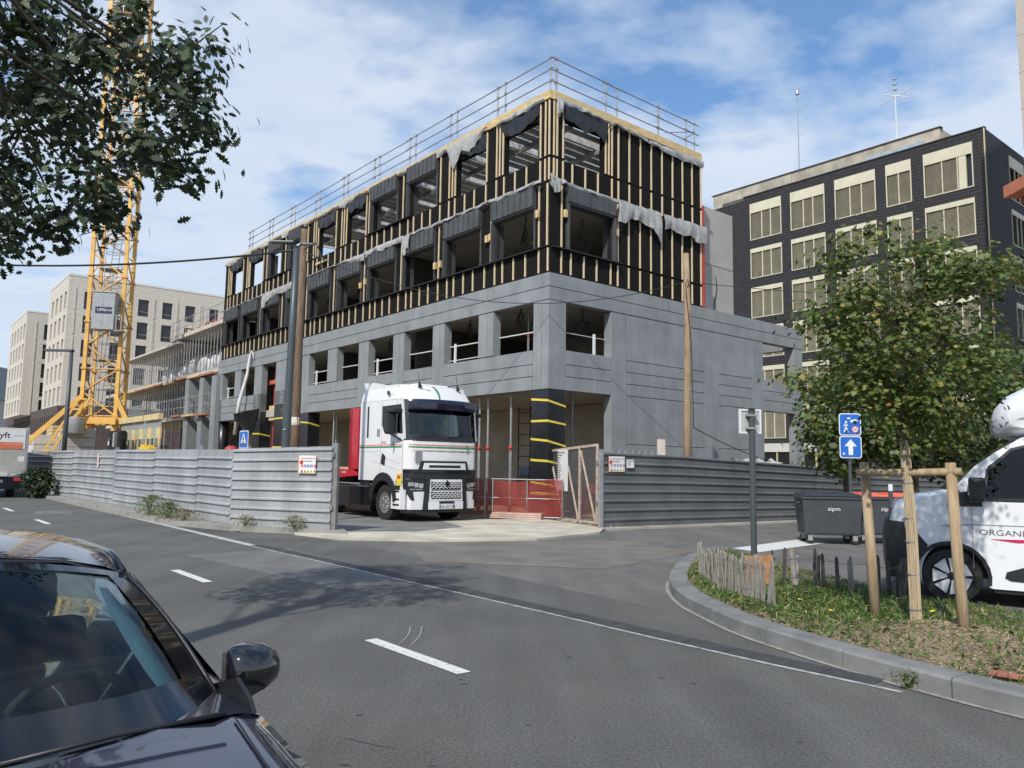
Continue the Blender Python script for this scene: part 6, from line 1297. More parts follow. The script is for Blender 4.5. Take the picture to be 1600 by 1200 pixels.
# blue zone signs
bs2 = postt('street_sign', 'pair of blue square signs, walker with 20 limit above a white arrow', 'sign', (8.22,18.9,0), 3.1, .04)
def rsq(name, mat, t, x, z, s, y, r=.06):
    pts = []; h = s/2
    for cx, cz, a0 in ((h-r,h-r,0),(-h+r,h-r,math.pi/2),(-h+r,-h+r,math.pi),(h-r,-h+r,1.5*math.pi)):
        for k in range(5): a = a0+k*math.pi/8; pts.append((x+cx+r*math.cos(a), z+cz+r*math.sin(a)))
    return MB().prism(pts, y, y+.008, 'y').build(name, mat, t)
for z, nm in ((2.75,'zone'),(2.20,'arrow')):
    pl_ = rsq('sign_plate', rim_w, bs2, 0, z, .535, -.075); rsq('sign_face', blue, pl_, 0, z, .49, -.079, .05)
    if nm == 'arrow':
        MB().prism([(-.055,z-.19),(.055,z-.19),(.055,z+.02),(.15,z+.02),(0,z+.19),(-.15,z+.02),(-.055,z+.02)], -.083, -.080, 'y').build('arrow', rim_w, pl_); MB().lathe([(.028,-.083),(.028,-.08)], 10, (-.17,0,z-.16), 'y').build('small_mark', rim_w, pl_)
    else:
        wk = MB().lathe([(.026,-.084),(.026,-.080)], 10, (-.10,0,z+.06), 'y')
        for a, b, w_ in (((-.10,z+.04),(-.105,z-.06),.05),((-.10,z-.05),(-.15,z-.19),.028),((-.10,z-.05),(-.055,z-.19),.028),((-.10,z+.02),(-.16,z-.04),.02),((-.10,z+.02),(-.045,z-.03),.02)): wk.bar((a[0],-.082,a[1]), (b[0],-.082,b[1]), w_, .004, up=(0,1,0))
        wk.build('walker', rim_w, pl_)
        MB().lathe([(.088,-.083),(.088,-.080)], 20, (.12,0,z-.12), 'y').build('limit_ring', redi, pl_); MB().lathe([(.066,-.085),(.066,-.083)], 20, (.12,0,z-.12), 'y').build('limit_face', rim_w, pl_)
        text('limit_digits', '20', .095, black, pl_, (.12,-.087,z-.153), FRX, .001, 1, 'CENTER')
        ck = MB().lathe([(.035,-.083),(.035,-.08)], 10, (.04,0,z+.08), 'y').lathe([(.035,-.083),(.035,-.08)], 10, (.15,0,z+.08), 'y').bar((.04,-.082,z+.09), (.15,-.082,z+.12), .03, .004, up=(0,1,0)); ck.build('cyclist', rim_w, pl_)
        MB().prism([(-.09,z+.16),(.02,z+.17),(.0,z+.13),(-.06,z+.13)], -.083, -.080, 'y').build('car_symbol', rim_w, pl_)
# pedestrian crossing sign above the hoarding
ps = postt('street_sign', 'blue square pedestrian crossing sign just above the pale left hoarding', 'sign', (-5.62,16.6,0), 2.0, .035)
ps.location = (-7.86,23.0,0); zc = 2.28
pl_ = rsq('sign_plate', rim_w, ps, 0, zc, .52, -.05, .05); rsq('sign_face', blue, pl_, 0, zc, .47, -.056, .04)
MB().prism([(-.17,zc-.13),(.17,zc-.13),(0,zc+.19)], -.061, -.057, 'y').build('triangle', rim_w, pl_)
pk = MB().lathe([(.02,-.066),(.02,-.062)], 10, (0,0,zc+.08), 'y')
for a, b, w_ in (((0,zc+.06),(0,zc-.03),.04),((0,zc-.02),(-.035,zc-.10),.02),((0,zc-.02),(.035,zc-.10),.02),((0,zc+.04),(-.04,zc-.01),.014),((0,zc+.04),(.04,zc-.01),.014)): pk.bar((a[0],-.064,a[1]), (b[0],-.064,b[1]), w_, .004, up=(0,1,0))
pk.build('walker', black, pl_)
for i in range(6): MB().box(-.145+i*.052,-.115+i*.052,-.066,-.0621,zc-.135,zc-.10).build('zebra_bar', black, pl_)
ps.rotation_euler = (0,0,-.75)
# bollard
bo = thing('bollard', 'slim grey bollard with a white top in front of the orange-lidded bin', 'bollard', (7.97,16.4,0)); MB().tube((0,0,0), (0,0,1.22), .045, n=12).build('shaft', postg, bo, smooth=True, auto=30); MB().tube((0,0,1.221), (0,0,1.36), .046, n=12).build('white_cap', rim_w, bo, smooth=True, auto=30)
# street lamps
lampg = M('lamp_grey', (.075,.09,.095), .45, metal=.3, var=.06)
sl_ = thing('street_lamp', 'tall grey street lamp between the blue crossing sign and the thick wooden pole', 'street lamp', (-5.80,20.0,0), 0)
MB().path([(0,0,0),(.01,0,2.0),(.04,0,5.0),(.06,0,7.25)], .1, 14, rr=[.125,.115,.095,.085]).build('pole', lampg, sl_, smooth=True); MB().path([(.06,0,7.2),(-.1,0,7.38),(-.45,0,7.42)], .04, 8).build('arm', lampg, sl_, smooth=True)
MB().box(-.62,-.0,-.1,.1,7.37,7.43).build('lamp_head', lampg, sl_, bevel=.02); MB().path([(.06,0,7.2),(.2,0,7.40),(.42,0,7.36)], .03, 8).build('arm', lampg, sl_, smooth=True); MB().box(.2,.5,-.06,.06,7.33,7.38).build('lamp_head', lampg, sl_, bevel=.015)
MB().lathe([(.03,0),(.03,.02)], 8, (.0,-.12,2.45)).build('sticker', rim_w, sl_)
s2_ = thing('street_lamp', 'thin dark street lamp with a flat head left of the crane', 'street lamp', (-21.8,38.0,0), 0)
MB().tube((0,0,0), (.02,0,6.95), .13, .085, n=12).build('pole', lampg, s2_, smooth=True); MB().box(-1.3,.1,-.12,.12,6.92,7.03).build('lamp_head', lampg, s2_, bevel=.02)
# wooden poles
pw = M('pole_wood', (.11,.072,.045), .85, var=0, col2=(.21,.14,.085), vs=3, stretch=(6,6,.8), bump=.6, bs=18); pw2 = M('pole_wood_pale', (.24,.165,.10), .85, var=0, col2=(.38,.275,.175), vs=3, stretch=(6,6,.8), bump=.6, bs=18)
p1_ = thing('wooden_pole', 'thick rough brown wooden pole beside the tall grey street lamp', 'pole', (-6.69,24.0,0), 0)
MB().path([(0,0,0),(.01,0,2.5),(-.0,0,5.2),(.02,0,9.0)], .2, 12, rr=[.155,.15,.13,.10]).build('trunk', pw, p1_, smooth=True); MB().lathe([(.152,2.75),(.157,2.8),(.152,3.02)], 12).build('pale_band', M('band_cream', (.55,.50,.40), .8, var=.1), p1_, smooth=True)
p2_ = thing('wooden_pole', 'straight orange-brown wooden pole in front of the grey end wall', 'pole', (5.45,24.0,0), 0)
MB().path([(0,0,0),(-.01,0,3),(.03,0,6),(.0,0,8.4)], .12, 12, rr=[.13,.125,.11,.09]).build('trunk', pw2, p2_, smooth=True)
MB().path([(0,-.13,7.3),(.06,-.14,7.45),(0,-.14,7.55),(-.06,-.14,7.4),(-.02,-.13,6.9),(.12,-.1,5.5),(.16,-.1,3.5),(.15,-.12,2.9)], .012, 5).build('pole_cable', cable_m, p2_, smooth=True)
def sag(name, label, a, b, s, r, n=24):
    a = Vector(a); b = Vector(b); pts = [a.lerp(b, i/n)-Vector((0,0,s*4*(i/n)*(1-i/n))) for i in range(n+1)]
    return tag(MB().path(pts, r, 5).build(name, cable_m, smooth=True, loc=None), label, 'cable')
sag('overhead_cable', 'thick black overhead cable running from the left edge to the top of the wooden pole', (-32,30,10.6), (-6.7,24,8.35), 1.0, .035, 40)
sag('overhead_cable', 'thin overhead wire sagging across the grey facade between the two wooden poles', (-6.69,24,8.3), (5.45,24,7.5), 1.15, .012, 40)
sag('overhead_cable', 'short wire running from the right wooden pole to the far right', (5.45,24,7.5), (14,30,8.6), .1, .012, 14)
sag('ground_cable', 'black cable drooping from the right wooden pole down behind the dark hoarding', (5.6,23.9,2.9), (8.6,25.8,1.9), .08, .014, 10)
tag(MB().path([(-6.1,23.6,8.35),(-6.0,23.6,7.9),(-6.05,23.6,7.3),(-5.9,23.6,7.9),(-6.2,23.6,8.45),(-6.6,23.85,8.3)], .02, 5).build('cable_loop', cable_m, smooth=True), 'black cable loop hanging at the top of the thick wooden pole', 'cable')
tc_ = thing('tarp_heap', 'crumpled grey sheet heap just above the dark hoarding below the white framed sign', 'tarp', (8.3,26.6,0), .6)
MB().box(-1.0,1.2,-.3,.3,0,1.75).build('support', darkc, tc_); MB().loft([[(-1.1+.2*i, -.35, 1.78+.1*math.sin(i*1.3)) for i in range(12)], [(-1.1+.2*i, 0, 1.92+.14*math.sin(i*1.9+1)) for i in range(12)], [(-1.1+.2*i, .35, 1.8) for i in range(12)]], close=False, caps=False).build('sheet', tarp_g, tc_, fix=False)
# ------------------------------------------------------------------ planted island
CAMM = CAM.matrix_world.copy()
def PX(x, y, D):
    """world point at picture position (1600x1200) and distance D along world y"""
    d = CAMM.to_3x3() @ Vector((x-800, 600-y, -1212.45)); return Vector((0,0,1.6))+d*(D/d.y)
front = [(3.55,14.2),(3.1,13.6),(2.7,12.6),(2.31,11.35),(2.1,10.3),(2.05,9.35),(2.12,8.68),(2.25,7.88),(2.48,7.18),(2.8,6.43),(3.17,5.73),(3.6,5.1),(4.3,4.3),(5.6,3.0)]
back = [(7.2,4.6),(6.3,6.4),(5.45,8.25),(4.85,9.2),(4.55,10.6),(4.35,12.2),(4.05,13.7),(3.8,14.2)]
def catmull(pts, n=6):
    P = [Vector(p) for p in pts]; P = [P[0]*2-P[1]]+P+[P[-1]*2-P[-2]]; out = []
    for i in range(1, len(P)-2):
        for k in range(n):
            t = k/n; a, b, c, d = P[i-1:i+3]; out.append(.5*((2*b)+(c-a)*t+(2*a-5*b+4*c-d)*t*t+(3*b-a-3*c+d)*t**3))
    return out+[P[-2]]
fc = catmull(front)
def offs(pts, o):
    out = []
    for i, p in enumerate(pts):
        d = (pts[min(i+1, len(pts)-1)]-pts[max(i-1, 0)]).normalized(); out.append(p+Vector((-d.y, d.x))*o)
    return out
fin = offs(fc, .25)
# arc-length cut into stones about 1 m long
kerb = MB().loft([[(p.x,p.y,-.02),(p.x,p.y,.10),(q.x,q.y,.10),(q.x,q.y,-.02)] for p, q in zip(offs(fc,.02), offs(fc,.23))]).build('kerb', M('kerb_joint', (.40,.40,.38), .9, var=.1)); kerb['kind'] = 'structure'
acc = 0; seg = [0]
for i in range(1, len(fc)):
    acc += (fc[i]-fc[i-1]).length
    if acc > .92 or i == len(fc)-1: seg.append(i); acc = 0
for a, b in zip(seg, seg[1:]):
    ring_ = []
    idx = list(range(a, b+1))
    for k, i in enumerate(idx):
        p, q = fc[i].copy(), fin[i].copy()
        if k == 0: d = (fc[i+1]-fc[i]).normalized()*.006; p += d; q += d
        if k == len(idx)-1: d = (fc[i]-fc[i-1]).normalized()*.006; p -= d; q -= d
        n_ = (q-p).normalized(); ch = .018; jit = .004*math.sin(i*1.7)
        ring_.append([(p.x,p.y,-.01),(p.x,p.y,.15-ch-abs(jit)),(p.x+n_.x*ch,p.y+n_.y*ch,.15),(q.x,q.y,.15),(q.x,q.y,-.01)])
    MB().loft(ring_).build('kerb_stone', kerbm, kerb, smooth=False)
strip('kerb_foot', [(p.x,p.y) for p in fc[18:-6]], .0, .05, .007, M('foot_mortar', (.27,.265,.24), .9, var=.3, vs=12), None)
soil_pts = [tuple(p) for p in offs(fc, .245)][::2]+[(p[0], p[1]) for p in back]
def inpoly(x, y, P):
    c = False; j = len(P)-1
    for i in range(len(P)):
        if (P[i][1] > y) != (P[j][1] > y) and x < (P[j][0]-P[i][0])*(y-P[i][1])/(P[j][1]-P[i][1])+P[i][0]: c = not c
        j = i
    return c
# bumpy soil surface
nx, ny = 60, 90; x0, x1, y0, y1 = 2.0, 7.3, 3.0, 14.5; gv = []; gf = []; keep = {}
def soilz(x, y): return .135+.03*math.sin(x*2.3+y*1.1)*math.sin(y*1.7)+.10*math.exp(-((x-3.85)**2+(y-7.2)**2)/.5)+.04*math.exp(-((x-3.3)**2+(y-9)**2)/1.2)
mbs = MB(); edge_p = [Vector((p[0], p[1])) for p in soil_pts]
bms = bmesh.new(); vv = [bms.verts.new((p.x, p.y, 0)) for p in edge_p]; fcx = bms.faces.new(vv); bmesh.ops.triangulate(bms, faces=[fcx])
for _ in range(5): bmesh.ops.subdivide_edges(bms, edges=[e for e in bms.edges if e.calc_length() > .22], cuts=1); bmesh.ops.triangulate(bms, faces=bms.faces[:])
bnd = {v for e in bms.edges if e.is_boundary for v in e.verts}
for v in bms.verts: v.co.z = soilz(v.co.x, v.co.y) if v not in bnd else .12
mes = bpy.data.meshes.new('soil'); bms.to_mesh(mes); bms.free(); mes.materials.append(soilm); mes.polygons.foreach_set('use_smooth', [True]*len(mes.polygons))
so = bpy.data.objects.new('soil', mes); SC.collection.objects.link(so); so['kind'] = 'structure'
strip('rear_kerb', back, .04, .06, .10, conc); MB().loft([[(p[0]+.06,p[1],0),(p[0]+.06,p[1],.10),(p[0]-.05,p[1],.13),(p[0]-.05,p[1],0)] for p in back]).build('rear_kerb_edge', conc, so)
# ------------------------------------------------------------------ foliage
def cloud(name, C, sizes, shape, mats, midx, parent, up=.6, seed=0, droop=0.0, fold=.18):
    """many separate leaves: C (N,3) centres, shape (K,2) outline; each leaf is a fan of 2 halves folded along its rib"""
    g = np.random.default_rng(seed); N_ = len(C); K = len(shape); S = np.array(shape)
    n = g.normal(size=(N_,3)); n[:,2] = np.abs(n[:,2])+up; n /= np.linalg.norm(n, axis=1)[:,None]
    a = g.normal(size=(N_,3)); a[:,2] -= droop; a -= n*(a*n).sum(1)[:,None]; a /= np.linalg.norm(a, axis=1)[:,None]; b = np.cross(n, a)
    s = np.asarray(sizes)[:,None,None]
    P = C[:,None,:]+s*(S[None,:,0:1]*a[:,None,:]+S[None,:,1:2]*b[:,None,:]+(fold*np.abs(S[None,:,1:2]))*n[:,None,:])
    me = bpy.data.meshes.new(name); me.vertices.add(N_*K); me.vertices.foreach_set('co', P.reshape(-1).astype(np.float32))
    me.loops.add(N_*K); me.loops.foreach_set('vertex_index', np.arange(N_*K, dtype=np.int32)); me.polygons.add(N_)
    me.polygons.foreach_set('loop_start', (np.arange(N_)*K).astype(np.int32)); me.polygons.foreach_set('loop_total', np.full(N_, K, dtype=np.int32))
    for m in mats: me.materials.append(m)
    me.polygons.foreach_set('material_index', np.asarray(midx, dtype=np.int32)); me.update(); me.validate()
    o = bpy.data.objects.new(name, me); SC.collection.objects.link(o)
    if parent: o.parent = parent; o.matrix_parent_inverse = Matrix.Identity(4)
    return o
maple = [(-.5,0),(-.28,.16),(-.42,.42),(-.1,.34),(.02,.58),(.16,.3),(.55,.0),(.16,-.3),(.02,-.58),(-.1,-.34),(-.42,-.42),(-.28,-.16)]
oak = [(-.62,0),(-.38,.06),(-.34,.22),(-.2,.12),(-.1,.34),(.03,.16),(.16,.36),(.27,.15),(.44,.2),(.6,0),(.44,-.2),(.27,-.15),(.16,-.36),(.03,-.16),(-.1,-.34),(-.2,-.12),(-.34,-.22),(-.38,-.06)]
simple = [(-.5,0),(-.15,.25),(.2,.24),(.55,0),(.2,-.24),(-.15,-.25)]
lg = M('leaf_green', (.125,.175,.038), .5, var=.35, vs=6, trans=.4); ld_ = M('leaf_dark', (.040,.070,.020), .6, var=.3, vs=6, trans=.2); ly = M('leaf_yellow', (.26,.22,.05), .6, var=.3, vs=6, trans=.3); lbr = M('leaf_brown', (.22,.11,.04), .7, var=.3, vs=6, trans=.2)
ok1 = M('oak_green', (.052,.078,.028), .58, var=.35, vs=5, trans=.25); ok2 = M('oak_dark', (.016,.029,.013), .6, var=.3, vs=5, trans=.1); ok3 = M('oak_light', (.055,.078,.03), .6, var=.3, vs=5, trans=.2)
bark = M('bark', (.10,.075,.05), .9, var=.35, vs=6, stretch=(3,3,.6), bump=.6, bs=20)
def region_tree(name, label, base, trunk_pts, trunk_r, polys, Drange, ncl, per, rad, size, shape, mats, wts, seed, group=None, extra=None, limb_mat=bark, flat=.7, up=.6, droop=0.0, ncl_limbs=60, lump=0):
    r = random.Random(seed); g = np.random.default_rng(seed); t = thing(name, label, 'tree', (0,0,0), 0, group); t.location = base
    Bv = Vector(base); cl = []
    for poly, cnt in polys:
        xs = [p[0] for p in poly]; ys = [p[1] for p in poly]; k = 0; cx = sum(xs)/len(xs); cyy = sum(ys)/len(ys)
        while k < cnt:
            x, y = r.uniform(min(xs), max(xs)), r.uniform(min(ys), max(ys))
            if not inpoly(x, y, poly): continue
            if lump and math.sin(x*.045+1.3*math.sin(y*.031))*math.sin(y*.052+1.1*math.sin(x*.027)) < lump*r.uniform(-1.2,.7): continue
            q = min(1, math.hypot((x-cx)/(max(xs)-min(xs))*2, (y-cyy)/(max(ys)-min(ys))*2)); half = (Drange[1]-Drange[0])/2*math.sqrt(max(.08, 1-q*q*.85))
            D = (Drange[0]+Drange[1])/2+r.uniform(-1,1)*half; cl.append(PX(x, y, D)-Bv); k += 1
    if extra: cl += [Vector(e)-Bv for e in extra]
    tp = [Vector(p) for p in trunk_pts]
    MB().path([p-Bv for p in tp], .1, 10, rr=trunk_r).build('trunk', limb_mat, t, smooth=True)
    top = tp[-1]-Bv; mid = tp[-2]-Bv
    lb_ = MB(); sel = r.sample(cl, min(ncl_limbs, len(cl)))
    for c in sel:
        f = r.uniform(.0, .95); a = mid.lerp(top, f); m1 = a.lerp(c, .45)+Vector((r.uniform(-.1,.1), r.uniform(-.1,.1), r.uniform(-.02,.12)))*(c-a).length*.5
        lr = trunk_r[-1]*r.uniform(.25,.5); lb_.path([a, m1, c], lr, 5, rr=[lr, lr*.55, lr*.18])
    tag(lb_.build('limb', limb_mat, t, smooth=True), kind='stuff')
    N_ = len(cl)*per; C = np.repeat(np.array([tuple(c) for c in cl]), per, 0); d = g.normal(size=(N_,3))*np.array([rad, rad, rad*flat]); C = C+d
    mi_ = g.choice(len(mats), size=N_, p=wts)
    cn = np.repeat(g.random(len(cl)), per); 
    sz = size*g.uniform(.65, 1.2, N_)
    cr_ = cloud('crown', C, sz, shape, mats, mi_, t, up=up, seed=seed, droop=droop); return t
# near young maple in the island
mp_poly = [(1258,497),(1285,500),(1310,470),(1305,420),(1312,368),(1335,372),(1368,350),(1395,372),(1420,402),(1436,370),(1460,386),(1492,380),(1520,402),(1550,418),(1560,402),(1592,412),(1588,432),(1564,450),(1572,480),(1560,510),(1575,540),(1545,570),(1535,620),(1510,660),(1490,694),(1450,694),(1420,705),(1385,690),(1365,650),(1330,625),(1285,612),(1300,600),(1298,560),(1280,548),(1300,530),(1278,512)]
tw = [(1226,588),(1262,584),(1285,600),(1300,612),(1270,606),(1228,600)]
tw2 = [(1300,420),(1330,430),(1345,470),(1310,480)]; tw3 = [(1240,482),(1280,490),(1300,500),(1262,506)]
region_tree('maple_tree', 'young maple with yellowing leaves in the planted island, trunk wrapped in reed matting', (3.79,7.4,.15),
  [(3.79,7.4,.15),(3.78,7.42,1.2),(3.75,7.44,2.0),(3.78,7.5,2.8),(3.82,7.55,3.5)], [.038,.037,.036,.03,.012], [(mp_poly,235),(tw,7),(tw3,5)], (6.7,8.5), 0, 44, .13, .056, maple, [lg,ld_,ly,lbr], [.72,.16,.11,.01], 11, ncl_limbs=150, lump=.42)
# reed wrap as its own canes round the trunk
wrapm = M('reed', (.36,.28,.17), .8, var=0, col2=(.52,.42,.28), vs=14, stretch=(5,5,.4), bump=.3, bs=50)
mtree = bpy.data.objects['maple_tree']; wr = MB()
for k in range(18):
    a = k*2*math.pi/18; r0 = .042+.003*math.sin(k*2.3); wr.path([(r0*math.cos(a)-.0, r0*math.sin(a), .0), (r0*math.cos(a)*.98-.005, r0*math.sin(a)+.01, .9), (.85*r0*math.cos(a)-.03, .85*r0*math.sin(a)+.03, 1.72+.05*math.sin(k*5))], .008, 5)
wr.build('reed_wrap', wrapm, mtree)
for z in (.18,.5,.8,1.02,1.35,1.6): MB().lathe([(.052-.004*z,z),(.054-.004*z,z+.008),(.052-.004*z,z+.016)], 16, (-.015*z,.015*z,0)).build('wrap_wire', steel_d, mtree)
# support frame
stk = M('stake_wood', (.30,.21,.12), .85, var=0, col2=(.46,.35,.22), vs=3, stretch=(6,6,.8), bump=.5, bs=16)
sf = thing('tree_support', 'timber support frame of two stakes and a crossbar around the young maple', 'tree stakes', (3.80,7.45,0), 0)
MB().path([(-.18,.38,.05),(-.215,.37,.8),(-.26,.36,1.70)], .04, 12, rr=[.048,.047,.045]).build('stake', stk, sf, smooth=True); MB().path([(.27,-.36,.05),(.262,-.3,.8),(.25,-.27,1.70)], .04, 12, rr=[.048,.047,.045]).build('stake', stk, sf, smooth=True)
MB().path([(-.37,.28,1.60),(-.05,-.02,1.60),(.31,-.34,1.62)], .036, 12).build('crossbar', stk, sf, smooth=True)
# trees behind the bins
region_tree('street_tree', 'bushy green street tree behind the blue square signs', (9.15,21.3,0), [(9.15,21.3,0),(9.15,21.3,1.6),(9.2,21.4,2.6),(9.3,21.5,3.8)], [.09,.08,.06,.03],
  [([(1258,640),(1275,610),(1300,590),(1330,560),(1400,540),(1440,600),(1440,700),(1400,730),(1340,745),(1290,735),(1262,700)],210)], (19.6,23.0), 0, 30, .27, .15, maple, [lg,ld_,ly], [.55,.33,.12], 21, ncl_limbs=60)
region_tree('street_tree', 'darker street tree further right, behind the young maple and the van', (11.3,21.8,0), [(11.3,21.8,0),(11.3,21.8,1.6),(11.35,21.9,2.6),(11.5,22,4.2)], [.09,.08,.06,.03],
  [([(1400,560),(1470,520),(1540,520),(1585,560),(1600,620),(1600,700),(1570,745),(1500,745),(1420,740),(1400,700)],220)], (20.0,23.6), 0, 30, .27, .15, maple, [lg,ld_,ly], [.35,.60,.05], 22, ncl_limbs=60)
region_tree('street_tree', 'dark street tree partly hidden behind the van roof', (16.0,24.5,0), [(16,24.5,0),(16,24.5,1.6),(16,24.5,2.8),(16,24.5,4.6)], [.1,.09,.07,.03],
  [([(1540,560),(1640,540),(1700,600),(1700,740),(1560,745)],120)], (23.0,26), 0, 30, .3, .15, maple, [lg,ld_,ly], [.3,.67,.03], 23, ncl_limbs=40)
# near oak reaching in from the upper left
ok = [(-70,-60),(110,-60),(130,-30),(125,-10),(110,10),(75,0),(66,20),(78,45),(100,38),(128,40),(148,55),(166,60),(168,88),(186,84),(214,74),(234,62),(255,58),(282,74),(300,80),(318,64),(334,40),(350,32),(354,56),(338,84),(320,92),(300,108),(290,126),(312,118),(336,116),(334,142),(314,140),(294,150),(276,160),(300,160),(340,164),(322,188),(334,200),(362,214),(350,230),(318,214),(287,220),(260,214),(287,240),(310,260),(308,280),(286,288),(254,280),(226,276),(216,260),(200,284),(187,316),(180,352),(156,356),(140,352),(110,340),(96,350),(88,384),(38,370),(20,360),(14,386),(-20,400),(-70,400)]
okt = [(160,-20),(250,-20),(243,5),(232,25),(214,60),(190,70),(166,60),(172,20)]
region_tree('oak_tree', 'dark oak branches hanging into the picture from the upper left', (-4.9,1.2,0), [(-4.9,1.2,0),(-4.9,1.3,1.6),(-4.9,1.7,3.2),(-4.7,3.0,4.6),(-4.2,4.8,5.6)], [.30,.26,.22,.16,.08],
  [(ok,205),(okt,5)], (5.3,7.6), 0, 24, .13, .10, oak, [ok1,ok2,ok3], [.42,.40,.18], 31, ncl_limbs=16, up=.2, droop=.3, flat=.75)
ot = bpy.data.objects['oak_tree']
# explicit twigs at the tips of the outline
gt = np.random.default_rng(5); Ct = []; tws = MB(); bo_ = Vector((-4.9,1.2,0))
for (xa_, ya_), (xb_, yb_), D in (((250,120),(348,38),6.3),((262,140),(336,122),6.1),((262,165),(338,168),6.4),((280,190),(358,228),6.2),((240,250),(306,284),6.0),((225,255),(308,268),6.5),((100,-10),(143,16),6.0),((180,10),(238,2),6.6),((200,60),(236,24),6.6),((60,330),(84,380),6.1),((10,340),(14,388),5.8),((150,320),(162,352),6.2)):
    a = PX(xa_, ya_, D-.15); b = PX(xb_, yb_, D); tws.path([a-bo_, (a.lerp(b,.5)+Vector((0,0,.03)))-bo_, b-bo_], .008, 5, rr=[.012,.008,.004])
    for k in range(22): f = .1+.9*k/21; p = a.lerp(b, f)+Vector(tuple(gt.normal(size=3)*.045)); Ct.append(tuple(p-bo_))
tag(tws.build('twig', bark, ot, smooth=True), kind='stuff'); Ct = np.array(Ct)
cloud('twig_leaves', Ct, .10*gt.uniform(.7,1.15,len(Ct)), oak, [ok1,ok2,ok3], gt.choice(3, size=len(Ct), p=[.45,.3,.25]), ot, up=.2, seed=6, droop=.3)
# ------------------------------------------------------------------ grass, mulch and weeds of the island
gm1 = M('grass_green', (.10,.175,.03), .6, var=.3, vs=4, trans=.3); gm2 = M('grass_dark', (.04,.085,.02), .6, var=.3, vs=4, trans=.2); gm3 = M('grass_dry', (.36,.30,.15), .8, var=.25, vs=5, trans=.2); chipm = M('wood_chip', (.34,.24,.14), .85, var=0, col2=(.52,.42,.28), vs=20)
blade = [(-.5,.05),(0,.07),(.5,0),(0,-.07),(-.5,-.05)]; broad = [(-.5,0),(-.2,.2),(.1,.22),(.35,.12),(.5,0),(.35,-.12),(.1,-.22),(-.2,-.2)]
def scatter(n, fn, seed):
    g = np.random.default_rng(seed); out = []
    while len(out) < n:
        x, y = g.uniform(2.1,7.2), g.uniform(3.1,14.3)
        if inpoly(x, y, soil_pts) and g.random() < fn(x, y): out.append((x, y, soilz(x, y)))
    return np.array(out), g
def green(x, y):
    h_ = .5+.5*math.sin(x*3.1+y*.7)*math.sin(y*2.3-x); c_ = math.exp(-((x-3.35)**2/.9+(y-8.8)**2/1.3)); m_ = math.exp(-((x-3.9)**2/1.0+(y-6.9)**2/.8)); return max(.03, min(1, (.18+.22*h_+1.5*c_)*(1-.9*m_)))
P_, g_ = scatter(22000, green, 1); P_[:,2] += g_.uniform(.005,.05,len(P_)); gr = cloud('grass', P_, g_.uniform(.04,.10,len(P_)), blade, [gm1,gm2,gm3], g_.choice(3, size=len(P_), p=[.5,.3,.2]), None, up=-.1, seed=2); gr['kind'] = 'stuff'
def gpatch(x, y): return max(0, 1.2*math.exp(-((x-3.45)**2/.7+(y-8.7)**2/.9))-.12)+ .06
P_, g_ = scatter(3600, gpatch, 3); P_[:,2] += g_.uniform(.01,.05,len(P_)); gr = cloud('ground_weeds', P_, g_.uniform(.03,.075,len(P_)), broad, [gm1,gm2], g_.choice(2, size=len(P_), p=[.7,.3]), None, up=.5, seed=4); gr['kind'] = 'stuff'
def dry(x, y): return max(.10, 1.0*math.exp(-((x-3.9)**2/1.3+(y-6.7)**2/1.1)))
P_, g_ = scatter(12000, dry, 5); P_[:,2] += g_.uniform(.0,.015,len(P_)); gr = cloud('wood_mulch', P_, g_.uniform(.012,.036,len(P_)), [(-.5,.1),(.5,.13),(.5,-.1),(-.5,-.12)], [chipm,gm3], g_.choice(2, size=len(P_), p=[.7,.3]), None, up=2.5, seed=6, fold=.0); gr['kind'] = 'stuff'
fl = MB()
for x, y in ((3.15,8.6),(3.2,7.9),(3.75,8.3),(2.95,8.9),(4.2,7.9),(4.25,7.95)): fl.lathe([(.005,0),(.02,.006),(.005,.014)], 8, (x,y,soilz(x,y)+.07))
tag(fl.build('yellow_flowers', M('dandelion', (.75,.6,.03), .6, var=0)), kind='stuff')
tag(MB().box(-.10,.10,-.05,.05,0,.018).build('brick', M('red_brick', (.36,.13,.09), .85, var=.15, vs=20), loc=(3.60,5.78,.155), rz=-.75), 'small flat red brick lying on the island soil beside the kerb', 'brick')
